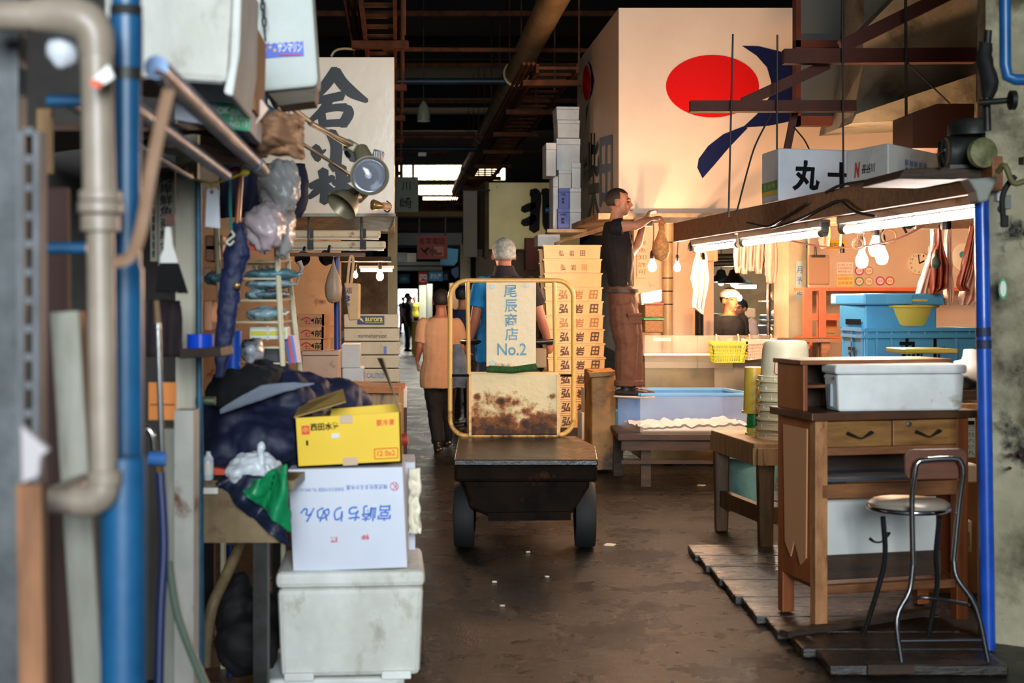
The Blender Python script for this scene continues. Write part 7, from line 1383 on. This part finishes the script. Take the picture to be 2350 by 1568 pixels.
# ================================================================ high foam boxes, bag
t = thing('foam_box', 'large white foam box high up beside the near blue pipe', 'foam box', P(430, 215, 3.9)); part('box_body', MB().pprism([(236, -80), (536, -80), (532, 60), (522, 192), (236, 172)], 3.7, .4), foam_dirty, t, bevel=.02); part('box_lid', MB().pprism([(537, -80), (556, -80), (550, 120), (534, 222), (512, 214), (526, 150)], 3.68, .45), foam, t, bevel=.008)
solo('cardboard_sheet', MB().pprism([(570, 58), (589, 60), (584, 252), (556, 248), (566, 200)], 4.15, .3), card, 'brown cardboard edge between the two high foam boxes', 'cardboard')
t = thing('foam_box', 'high white foam box with a blue label above the spot lamp arms', 'foam box', P(650, 235, 4.9)); fz = 4.85
part('box_body', MB().pprism([(560, -80), (712, -80), (730, 185), (723, 198), (600, 210), (560, 205)], fz, .2), pm('grey_foam', (206, 212, 208), (190, 196, 190), 3, .7, bump=.001, bs=80), t, bevel=.012); part('wooden_runner', MB().pprism([(610, 208), (726, 197), (722, 232), (640, 242)], fz + .03, .18), pm('dark_slat', (84, 70, 48), (60, 50, 34), 6, .6, st=(1, 1, 12)), t)
fm_ = lambda x, y: P(x, y, fz)
lb = part('blue_label', MB().add([fm_(x, y) + V((0, -.004, 0)) for x, y in ([(588, 136), (588, 103)] + [(590 + k * 6.6, 102 - k * .45 + (2.5 if k % 2 else -1)) for k in range(17)] + [(696, 96), (698, 129), (650, 131)])], [tuple(range(22))[::-1]]), pm('royal_blue_label', (48, 84, 196), rough=.4), t)
mb = MB(); text(mb, 'エコー', rectmap(589, 107, 612, 124, fz, .008), bold=.03); text(mb, 'サンマリン', rectmap(638, 100, 694, 121, fz, .008), bold=.03, shear=.2); part('lettering', mb, pm('white_letter', (235, 235, 225)), lb)
mb = MB(); text(mb, '★', rectmap(616, 104, 626, 114, fz, .008)); text(mb, '★', rectmap(626, 110, 637, 121, fz, .008)); part('stars', mb, pm('yellow_print', (230, 200, 60)), lb); mb = MB(); mb.pbox(640, 124, 690, 127, fz - .008, .002); part('red_line', mb, red, lb)
t = thing('chain', 'thin chain hanging down the face of the labelled foam box', 'chain', P(608, 95, 4.8)); 
for k, (x, y) in enumerate(((602, 0), (603, 14), (605, 32), (606, 50))):
    part('link', MB().tube([P(x + 4 * math.cos(a) * (1 if k % 2 else .4), y + 11 * math.sin(a), 4.78) for a in [2 * math.pi * j / 14 for j in range(15)]], .0035, 6), dsteel, t, smooth=True)
part('wire', MB().tube([P(606, 60, 4.8), P(609, 94, 4.8)], .003, 5), dsteel, t)
t = thing('carton', 'flat white carton with a green printed end under the high foam box', 'carton', P(500, 300, 4.2)); cz_ = 4.15
part('carton', MB().pprism([(400, 215), (576, 240), (574, 302), (520, 296), (400, 275)], cz_, .35), pm('lilac_white_carton', (186, 190, 204), (170, 174, 190), 3, .6), t, bevel=.004)
mb = MB(); area_px(mb, [(498, 236), (575, 244), (573, 301), (524, 296), (526, 284), (498, 266)], cz_); part('green_panel', mb, green, t); mb = MB(); text(mb, 'OK', rectmap(500, 247, 528, 262, cz_, .008), bold=.03); text(mb, 'GUARD', rectmap(530, 252, 568, 266, cz_, .008)); text(mb, 'NO.13', rectmap(530, 280, 568, 292, cz_, .008)); text(mb, '衛生手袋', rectmap(528, 268, 570, 277, cz_, .008)); part('lettering', mb, _m['white_letter'], t)
mb = MB(); mb.tube([P(481, 258, cz_ - .004), P(481, 258, cz_ - .008)], S(9, cz_), 20); part('green_disc', mb, green, t)
solo('paper_bag', MB().grid(lambda u, v: P(556 + 140 * u, 275 + 90 * v - 18 * math.sin(u * 3) + (20 * (1 - u) if v > .5 else 0) + 8 * noise.noise(V((u * 5, v * 5, 0))), 4.7) + V((0, -.14 * math.sin(math.pi * v) * math.sin(math.pi * min(1, u * 1.1)) + .05 * noise.noise(V((u * 7, v * 7, 3))), 0)), 36, 26), pm('crumpled_kraft', (168, 124, 92), (140, 100, 70), 6, .7), 'crumpled brown paper bag stuffed under the overhead shelf', 'paper bag', smooth='all', solid=.01, disp=(.02, .06))
solo('white_scrap', MB().pprism([(580, 240), (600, 228), (616, 250), (575, 302)], 4.3, .01), pm('peach_scrap', (230, 200, 180)), 'pale torn paper between the green carton and the blue pipe end', 'paper')
ptrans = pm('translucent_plastic', (206, 206, 204), (184, 186, 188), 9, .3, alpha=.72)
for i, (c_, r_, Z_, mt, lab) in enumerate((((645, 430), (48, 58), 5.6, ptrans, 'crumpled translucent bag at the top of the wire rack'), ((612, 520), (46, 50), 5.5, pm('pinkish_plastic', (210, 196, 200), (190, 170, 176), 8, .3), 'round bundle in pinkish plastic on the wire rack'), ((650, 520), (28, 60), 5.7, ptrans, 'long loose plastic wrap down the right of the wire rack'))):
    solo('plastic_bag', MB().ell(P(*c_, Z_), (S(r_[0], Z_), .09, S(r_[1], Z_)), n=40, m=30, fn=lambda d: 1 + .3 * noise.noise(d * 1.6) + .07 * abs(math.sin(5 * math.atan2(d.y, d.x) + 3 * d.z)) + .1 * noise.noise(d * 5)), mt, lab, 'bag', smooth='all', disp=(.03, .03))
solo('red_parcel', MB().prism([P(565, 562, 5.5), P(600, 560, 5.5), P(590, 575, 5.5), P(568, 572, 5.5)], (0, .08, 0)), pm('red_orange_parcel', (206, 70, 40)), 'small red-orange parcel under the pinkish bundle', 'parcel')
drape('navy_cloth', 'dark navy cloth hanging behind the top of the wire rack', [(500, 700, 375), (505, 708, 420), (500, 700, 480), (505, 690, 500)], 6.6, pm('dark_navy_cloth', (22, 26, 52), rough=.85), 'cloth', fold=.03, nf=4)

# ================================================================ wire rack with supplies
Zr = 5.9; rk = thing('wire_rack', 'cream wire rack crowded with bags and boxes behind the jackets', 'rack', (P(640, 0, Zr).x, Zr + .2, 0)); cw = pm('cream_wire', (214, 206, 176), (196, 186, 150), 6, .5)
for a, b_, Za_, Zb_ in (((626, 400), (650, 860), Zr - .1, Zr - .1), ((656, 565), (688, 850), Zr + .35, Zr + .35), ((496, 520), (512, 830), Zr - .1, Zr - .1)):
    part('upright', MB().tube([P(*a, Za_), P(*b_, Zb_), V((P(*b_, Zb_).x, Zb_, 0))], S(6.5, Zr), 10), cw, rk, smooth=True)
for y in (560, 600, 640, 690, 740, 798, 835):
    mb = MB(); p0, p1, p2 = P(500, y, Zr - .1), P(640, y, Zr - .1), P(668, y - 3, Zr + .35); mb.tube([p0, p1, p2], S(2.6, Zr), 6)
    for k in range(5): mb.tube([p0.lerp(p1, k / 4), p0.lerp(p1, k / 4) + (p2 - p1)], S(1.5, Zr), 4)
    part('wire_shelf', mb, cw, rk)
tealp = pm('teal_plastic_sheet', (120, 166, 176), (80, 126, 140), 7, .25, rough2=.4); paleb = pm('pale_blue_bag', (170, 196, 204), (140, 170, 182), 9, .3)
for i, (x0, x1, y0, y1, mt, lab) in enumerate(((560, 690, 618, 642, tealp, 'upper bundle of folded teal plastic sheeting on the wire rack'), (470, 560, 622, 655, tealp, 'teal plastic bundle left of the umbrella'), (560, 680, 643, 662, paleb, 'second folded bundle of pale blue plastic on the rack'), (566, 620, 662, 690, paleb, 'pale blue packet at mid height of the wire rack'), (565, 660, 705, 735, paleb, 'bulging pale blue plastic bag on the rack'), (560, 670, 668, 684, pm('blue_grey_bag', (96, 120, 134), rough=.35), 'blue grey flattened bag between two rack shelves'))):
    solo('plastic_bundle', MB().ell(P((x0 + x1) / 2, (y0 + y1) / 2, Zr), (S((x1 - x0) / 2, Zr), .13, S((y1 - y0) / 2, Zr) * 1.1), n=24, m=12, fn=lambda d: 1 + .2 * noise.noise(d * 2.2)), mt, lab, 'bundle', smooth='all', remesh=.01, disp=(.02, .04))
for i, (px, colr, lab, s_) in enumerate((((562, 604, 634, 630), (214, 170, 130), 'small wooden box with black writing on the upper rack shelf', '久保寺'), ((464, 614, 500, 638), (216, 176, 140), 'small box with a red cross left of the umbrella', '+'), ((572, 750, 660, 780), (222, 226, 214), 'white packet with a yellow band low on the wire rack', None), ((586, 673, 642, 690), (150, 130, 96), 'flat straw-coloured tray on the rack', None), ((466, 690, 488, 760), (216, 150, 110), 'tall orange-brown carton left of the umbrella', None), ((600, 800, 650, 835), (60, 60, 66), 'dark tin on the lowest rack shelf', None), ((560, 795, 596, 812), (190, 110, 60), 'small orange carton on the lowest rack shelf', None), ((470, 540, 512, 600), (206, 150, 116), 'brown paper parcel behind the white tag', None), ((470, 560, 500, 577), (210, 210, 214), 'white folded sheet under the paper tag', None))):
    t = thing('parcel', lab, 'parcel', P((px[0] + px[2]) / 2, px[3], Zr + .05)); part('parcel', MB().pbox(*px, Zr, .16), pm('parcel_%d_%d_%d' % colr, colr, rough=.6), t, bevel=.008)
    if s_: mb = MB(); text(mb, s_, rectmap(px[0] + 15 if s_ != '+' else px[0] + 16, px[1] + 5, px[2] - 14 if s_ != '+' else px[2] - 6, px[3] - 7, Zr), bold=.04 if s_ == '+' else .01); part('writing', mb, red if s_ == '+' else ink, t)
    if i == 2: part('yellow_band', MB().pbox(576, 760, 655, 770, Zr - .004, .01), pm('yellow_band', (210, 200, 60)), t); part('white_strap', MB().pbox(612, 748, 617, 781, Zr - .008, .01), foam, t)
for i, (x, c_, lab) in enumerate(((660, (60, 90, 170), 'blue magazine standing at the right end of the rack'), (667, (190, 60, 60), 'red magazine standing at the right end of the rack'), (674, (70, 110, 190), 'light blue magazine standing rightmost on the rack'))): solo('magazine', MB().bar(P(x, 770, Zr + .1), P(x + 10, 832, Zr + .1), .012, .12, up=(0, 1, 0)), pm('mag_%d' % sum(c_), c_, rough=.4), lab, 'magazine')
solo('patterned_bag', MB().ell(P(578, 805, 5.6), (S(28, 5.6), .08, S(28, 5.6)), fn=lambda d: 1 + .25 * noise.noise(d * 3)), pm('zebra_plastic', (20, 20, 24), (200, 204, 210), 14, .3), 'black and white patterned plastic bag under the rack', 'bag', smooth='all', disp=(.03, .04))
solo('blue_bucket', MB().lathe([(S(16, 5.5), 0), (S(20, 5.5), .17)], P(535, 860, 5.5), n=20), pm('royal_blue_plastic', (20, 80, 190), rough=.35), 'royal blue tube standing beside the umbrella tip', 'tube', smooth=True)
# ================================================================ sink bench, jackets
bn = thing('sink_bench', 'stained steel sink bench under the heap of jackets', 'bench', (P(560, 0, 5.2).x, 5.5, 0)); sk_ = pm('rust_stained_steel', (132, 112, 80), (104, 84, 54), 4, .45, metal=.3, stain=((90, 48, 20), 6, .6, .7))
part('apron_front', MB().pprism([(436, 1122), (652, 1122), (652, 1246), (436, 1246)], 5.0, .04), sk_, bn); part('rim', MB().pprism([(434, 1100), (444, 1100), (446, 1120), (500, 1120), (500, 1134), (434, 1134)], 4.98, .04), white, bn)
part('bench_top', MB().box((P(568, 0, 5.4).x, 5.75, .845), (.46, 1.4, .03)), sk_, bn)
for x, Z_ in ((445, 5.05), (600, 5.05), (480, 6.4), (640, 6.4)): part('leg', MB().box((P(x, 0, Z_).x, Z_, .41), (.05, .05, .82)), dsteel, bn)
def heap(name, lab, ells, mat, vox=.014, disp=(.07, .11), cat='jacket', bars=(), sm_=2):
    mb = MB()
    for (x, y, Z_), r_ in ells: mb.ell(P(x, y, Z_), r_, fn=lambda d: 1 + .12 * noise.noise(d * 2 + V((x, y, 0))))
    for b_ in bars: mb.tube([P(*q_) for q_ in b_[0]], b_[1], 12, ball=True)
    return solo(name, mb, mat, lab, cat, smooth='all', remesh=vox, disp=disp, smoothit=sm_)
njk = pm('navy_nylon', (24, 30, 62), (18, 22, 48), 5, .62, bump=.004, bs=9)
heap('jacket', 'heaped navy jacket with a grey stripe on the sink bench', [((560, 970, 5.6), (.17, .22, .15)), ((650, 930, 5.7), (.2, .22, .14)), ((620, 1010, 5.5), (.2, .2, .12)), ((530, 1040, 5.5), (.13, .18, .11)), ((760, 930, 5.9), (.16, .18, .11)), ((610, 880, 5.8), (.13, .16, .09)), ((690, 1000, 5.6), (.12, .2, .14))], njk)
heap('fleece_bundle', 'black fleece bundle on top of the navy jacket', [((560, 880, 5.45), (.12, .12, .06)), ((520, 905, 5.4), (.08, .1, .06)), ((600, 858, 5.5), (.08, .1, .05))], pm('black_fleece', (12, 12, 16), rough=.95), cat='cloth')
mb = MB(); gpts = [(505, 945, 10), (560, 918, 26), (600, 902, 34), (650, 890, 22), (722, 880, 5)]
L_, R_ = [], []
for x, y, w_ in gpts: L_.append((x, y - w_ / 2)); R_.append((x, y + w_ / 2))
mb.grid(lambda u, v: (lambda i, f: P(L_[i][0] * (1 - f) + L_[i + 1][0] * f, (L_[i][1] * (1 - f) + L_[i + 1][1] * f) * (1 - v) + (R_[i][1] * (1 - f) + R_[i + 1][1] * f) * v, 5.28 + .15 * u))(min(int(u * 4), 3), u * 4 - min(int(u * 4), 3)), 24, 4)
solo('grey_stripe_cloth', mb, pm('grey_stripe', (112, 120, 134), rough=.7), 'pale grey stripe of cloth across the navy jacket', 'cloth', smooth='all', solid=.012, disp=(.02, .08))
heap('plastic_bag', 'white knotted plastic bag in front of the navy jacket', [((580, 1072, 5.05), (.085, .07, .055)), ((610, 1080, 5.05), (.06, .06, .04)), ((550, 1085, 5.0), (.05, .05, .035))], pm('white_carrier', (210, 216, 222), rough=.35), vox=.008, disp=(.03, .04), cat='bag', bars=(([(601, 1062, 5.0), (600, 1035, 5.0), (600, 1018, 5.0)], .012), ([(612, 1070, 4.97), (620, 1095, 4.97)], .014)))
gr = pm('emerald_nylon', (24, 150, 92), (18, 120, 74), 6, .4)
mb = MB(); gp = [(556, 1120), (600, 1100), (650, 1060), (664, 1075), (664, 1220), (630, 1195), (590, 1160)]
solo('green_bag', MB().grid(lambda u, v: P(556 + (664 - 556) * u, (1118 - 58 * u) * (1 - v) + (1122 + 98 * u) * v, 4.94) + V((0, .035 * math.sin(u * 11 + v * 3) - .03 * u, 0)), 30, 20), gr, 'emerald green nylon bag hanging over the bench edge', 'bag', smooth='all', solid=.012, disp=(.04, .09))
solo('navy_trousers', MB().grid(lambda u, v: P((498 + 60 * v) * (1 - u) + (650 + 15 * v) * u, (1112 + 60 * v) * (1 - u) + (1130 + 130 * v) * u - 30 * math.sin(math.pi * u) * (1 - v) + (60 if 0 else 0) * v, 4.97) + V((0, .03 * math.sin(u * 8 + v * 6), 0)), 30, 20), pm('dark_slate_nylon', (28, 36, 62), (20, 26, 46), 6, .45), 'dark slate garment draped below the green bag', 'garment', smooth='all', solid=.012, disp=(.05, .1))
solo('small_orange_packet', MB().prism([P(490, 1074, 5.0), P(515, 1078, 5.0), P(516, 1090, 5.0), P(492, 1090, 5.0)], (0, .04, 0)), pm('red_orange_parcel', (206, 70, 40)), 'small orange packet left of the white knotted bag', 'packet')
t = thing('water_bottle', 'clear small bottle standing at the sink corner', 'bottle', P(478, 1100, 4.95)); part('bottle', MB().lathe([(.016, 0), (.018, .01), (.018, .075), (.008, .09), (.008, .1)], P(478, 1102, 4.95), n=18), pm('clear_bottle', (190, 200, 206), rough=.1), t, smooth=True); part('label', MB().lathe([(.0185, .02), (.0185, .06)], P(478, 1102, 4.95), n=18, close=False), white, t)
for i, (pts, colr, lab) in enumerate((([(500, 1450, 5.6), (510, 1400, 5.6), (530, 1396, 5.6), (545, 1430, 5.6)], (150, 30, 20), 'red strap lying in the dark under the bench'), ([(560, 1445, 5.6), (590, 1440, 5.6), (600, 1500, 5.6), (560, 1520, 5.6), (500, 1505, 5.6)], (170, 40, 20), 'thin red-orange strap loop low under the bench'), ([(520, 1470, 5.6), (500, 1490, 5.6), (510, 1510, 5.6), (540, 1500, 5.6)], (130, 90, 50), 'tan loop of cord under the bench'))): solo('strap', MB().tube([P(*q_) for q_ in pts], .006, 6, k=4), pm('strap_%d' % sum(colr), colr), lab, 'strap', smooth=True)
solo('blue_stand_pipe', MB().tube([P(530, 1250, 5.7), V((P(530, 0, 5.7).x, 5.7, 0))], S(11, 5.7), 12), pm('deep_blue_pole', (26, 56, 130), rough=.4), 'deep blue pipe standing in the dark behind the tan drain hose', 'pipe', smooth=True)
heap('dark_sack', 'black sack lying in the dark under the bench', [((570, 1480, 5.5), (.12, .12, .12)), ((540, 1400, 5.6), (.09, .1, .14)), ((590, 1430, 5.6), (.09, .1, .12))], pm('black_sacking', (18, 16, 16), rough=.8), cat='sack')
# ================================================================ the box tower
t, w_, d_, h_ = foam_box('foam_box', 'big scuffed foam box at the bottom of the carton tower', (624, 1312, 958, 1556), 5.3, .5, foam_dirty, lid=.16, rz=R(5), taper=.95, bevel=.02)
for x in (-.19, .17):
    part('foot_notch', MB(t).box((x, -.24, .006), (.11, .03, .03)), foam, t, bevel=.004)
fzb = P(0, 1556, 5.3).z
t, w_, d_, h_ = foam_box('foam_box', 'lower foam box under the big scuffed one', (572, 1558, 918, 1614), 5.32, .5, foam, bevel=.015)
zlow = P(0, 1614, 5.32).z
wc = pm('white_printed_carton', (206, 210, 222), (196, 200, 214), 2, .6)
t = thing('carton', 'white carton with upside-down blue writing in the middle of the tower', 'carton', P(805, 1311, 5.55)); A0, B0_, C0, D0 = [P(x, y, 5.32) for x, y in ((673, 1313), (935, 1303), (924, 1072), (661, 1078))]
dv = V((-.02, .36, 0)); mb = MB(); mb.add([A0, B0_, C0, D0] + [v + dv for v in (A0, B0_, C0, D0)], [(0, 1, 2, 3), (7, 6, 5, 4), (0, 4, 5, 1), (1, 5, 6, 2), (2, 6, 7, 3), (3, 7, 4, 0)]); part('carton', mb, wc, t, bevel=.003)
face = lambda u, v: quadmap(A0, B0_, C0, D0)(u, v) + V((0, -.003, 0))
mb = MB(); text(mb, '宮崎ちりめん', sub(face, .09, .47, .88, .63), flip=True, bold=.015, brush=.01, shear=.15); part('blue_writing', mb, pm('bright_blue_ink', (44, 104, 190)), t)
mb = MB(); text(mb, '特', sub(face, .61, .29, .68, .345), flip=True, bold=.02); text(mb, '撰', sub(face, .34, .275, .405, .33), flip=True, bold=.02); text(mb, 'K', sub(face, .90, .78, .94, .84), flip=True)
for k in range(16): a_, b1 = 2 * math.pi * k / 16, 2 * math.pi * (k + 1) / 16; mb.tube([face(.92 + .035 * math.cos(a_), .81 + .04 * math.sin(a_)), face(.92 + .035 * math.cos(b1), .81 + .04 * math.sin(b1))], .0012, 4)
part('red_writing', mb, pm('magenta_red_ink', (190, 50, 80)), t)
mb = MB(); text(mb, '株式会社まるか水産', sub(face, .5, .785, .86, .835), flip=True, bold=.01); text(mb, '宮崎県日向市細島 TEL 0982-52-1111', sub(face, .04, .775, .48, .815), flip=True); part('small_print', mb, pm('violet_blue_ink', (90, 110, 180)), t)
t2 = simple_box('carton', 'second white carton standing close behind the printed one', (700, 1062, 946, 1290), 5.75, .3, wc, 'carton', bevel=.004)
yc = pm('yellow_carton', (236, 196, 30), (228, 186, 24), 2, .55); yk = pm('kraft_inside', (150, 120, 60), (130, 100, 50), 3, .7)
t = thing('carton', 'open yellow carton with red and black print on top of the tower', 'carton', P(800, 1070, 5.5)); A0, B0_, C0, D0 = [P(x, y, 5.34) for x, y in ((682, 1074), (922, 1062), (919, 946), (675, 960))]
dv = V((-.024, .32, 0)); mb = MB()
mb.prism([A0, B0_, C0, D0], (0, .006, 0)); part('front_wall', mb, yc, t); mb = MB(); mb.prism([B0_, B0_ + dv, C0 + dv, C0], (-.006, 0, 0)); part('side_wall', mb, yc, t); mb = MB(); mb.prism([A0, D0, D0 + dv, A0 + dv], (.006, 0, 0)); part('side_wall', mb, yc, t)
mb = MB(); mb.prism([A0 + dv, B0_ + dv, C0 + dv + V((0, 0, .01)), D0 + dv], (0, -.006, 0)); part('back_wall', mb, yc, t); mb = MB(); mb.prism([A0, B0_, B0_ + dv, A0 + dv], (0, 0, .006)); part('bottom', mb, yk, t)
up_ = P(789, 897, 5.42); mb = MB(); mb.prism([D0, D0 + dv * .9, P(690, 928, 5.7), P(793, 898, 5.6), P(790, 925, 5.38), P(700, 958, 5.34)][0:1] + [P(688, 930, 5.55), P(787, 896, 5.5), P(794, 924, 5.4)], (0, 0, .006)); part('flap', mb, yk, t)
mb = MB(); mb.prism([C0, C0 + dv, P(868, 822, 5.55), P(880, 822, 5.42)], (-.005, 0, 0)); part('flap', mb, pm('dark_kraft', (110, 90, 56), rough=.7), t, label='brown flap standing up')
face2 = lambda u, v: quadmap(A0, B0_, C0, D0)(u, v) + V((0, -.004, 0))
mb = MB(); text(mb, '西田水産', sub(face2, .15, .72, .42, .88), bold=.03, brush=.02); text(mb, '1', sub(face2, .10, .44, .12, .54)); part('black_writing', mb, ink, t)
mb = MB(); text(mb, '要冷凍', sub(face2, .77, .75, .94, .88), bold=.02); text(mb, '12 0x2', sub(face2, .77, .15, .94, .26), bold=.02)
for a_, b1 in (((.745, .1), (.965, .1)), ((.965, .1), (.965, .3)), ((.965, .3), (.745, .3)), ((.745, .3), (.745, .1))): mb.tube([face2(*a_), face2(*b1)], .0014, 4)
part('red_writing', mb, pm('orange_red_ink', (222, 70, 40)), t); mb = MB(); patch(mb, sub(face2, .065, .66, .14, .84)); part('red_square', mb, _m['orange_red_ink'], t); mb = MB(); text(mb, '中', sub(lambda u, v: face2(u, v) + V((0, -.002, 0)), .08, .69, .125, .81)); part('mark', mb, yc, t)
tp = pm('packing_tape', (196, 168, 140), rough=.3)
for u0, v0, u1, v1 in ((.43, .84, .55, 1.0), (.44, 0, .58, .16)): mb = MB(); patch(mb, sub(lambda u, v: face2(u, v) + V((0, -.002, 0)), u0, v0, u1, v1)); part('tape', mb, tp, t)
mb = MB(); patch(mb, sub(lambda u, v: face2(u, v) + V((0, -.002, 0)), .345, .56, .42, .65)); part('white_sticker', mb, foam, t)
solo('torn_paper', MB().grid(lambda u, v: P(938 + (26 + 8 * noise.noise(V((v * 5, 2, 0)))) * u, 1075 + 150 * v, 5.62) + V((0, .04 * noise.noise(V((u * 4, v * 7, 1))), 0)), 6, 24), pm('cream_paper', (216, 208, 186), rough=.8), 'crumpled cream paper sticking out right of the carton tower', 'paper', smooth='all', solid=.006)
solo('red_pot', MB().tube([P(918, 1010, 5.7), P(936, 1008, 5.7)], S(14, 5.7), 14), pm('red_brown_plastic', (150, 40, 24)), 'small red pot between the yellow carton and the cream paper', 'pot', smooth=True)
solo('timber_skid', MB().pbox(890, 1500, 975, 1575, 5.9, .3), dwood, 'dark timber skid behind the lower right of the foam box', 'timber')
# floor litter and cracks on the aisle
for i, (x, y, r_, lab) in enumerate(((1135, 1337, .012, 'tiny white scrap on the aisle floor before the cart'), (1255, 1325, .01, 'tiny pale scrap on the floor right of the cart wheel'), (1153, 1392, .009, 'tiny white speck on the floor in the mid aisle'), (1400, 1252, .03, 'pale wet scrap on the floor behind the cart wheel'), (1212, 1268, .012, 'small pale scrap under the rear edge of the cart'), (968, 1050, .02, 'small pale scrap on the floor left of the cart'), (1610, 1115, .025, 'pale scrap on the floor in the shade beneath the tank table'))):
    c = P(x, y, zf(y)); solo('litter', MB().box((c.x, c.y, .004), (r_ * 2, r_ * 2, .006), rz=.4 * i), pm('pale_litter', (210, 200, 180)), lab, 'litter')
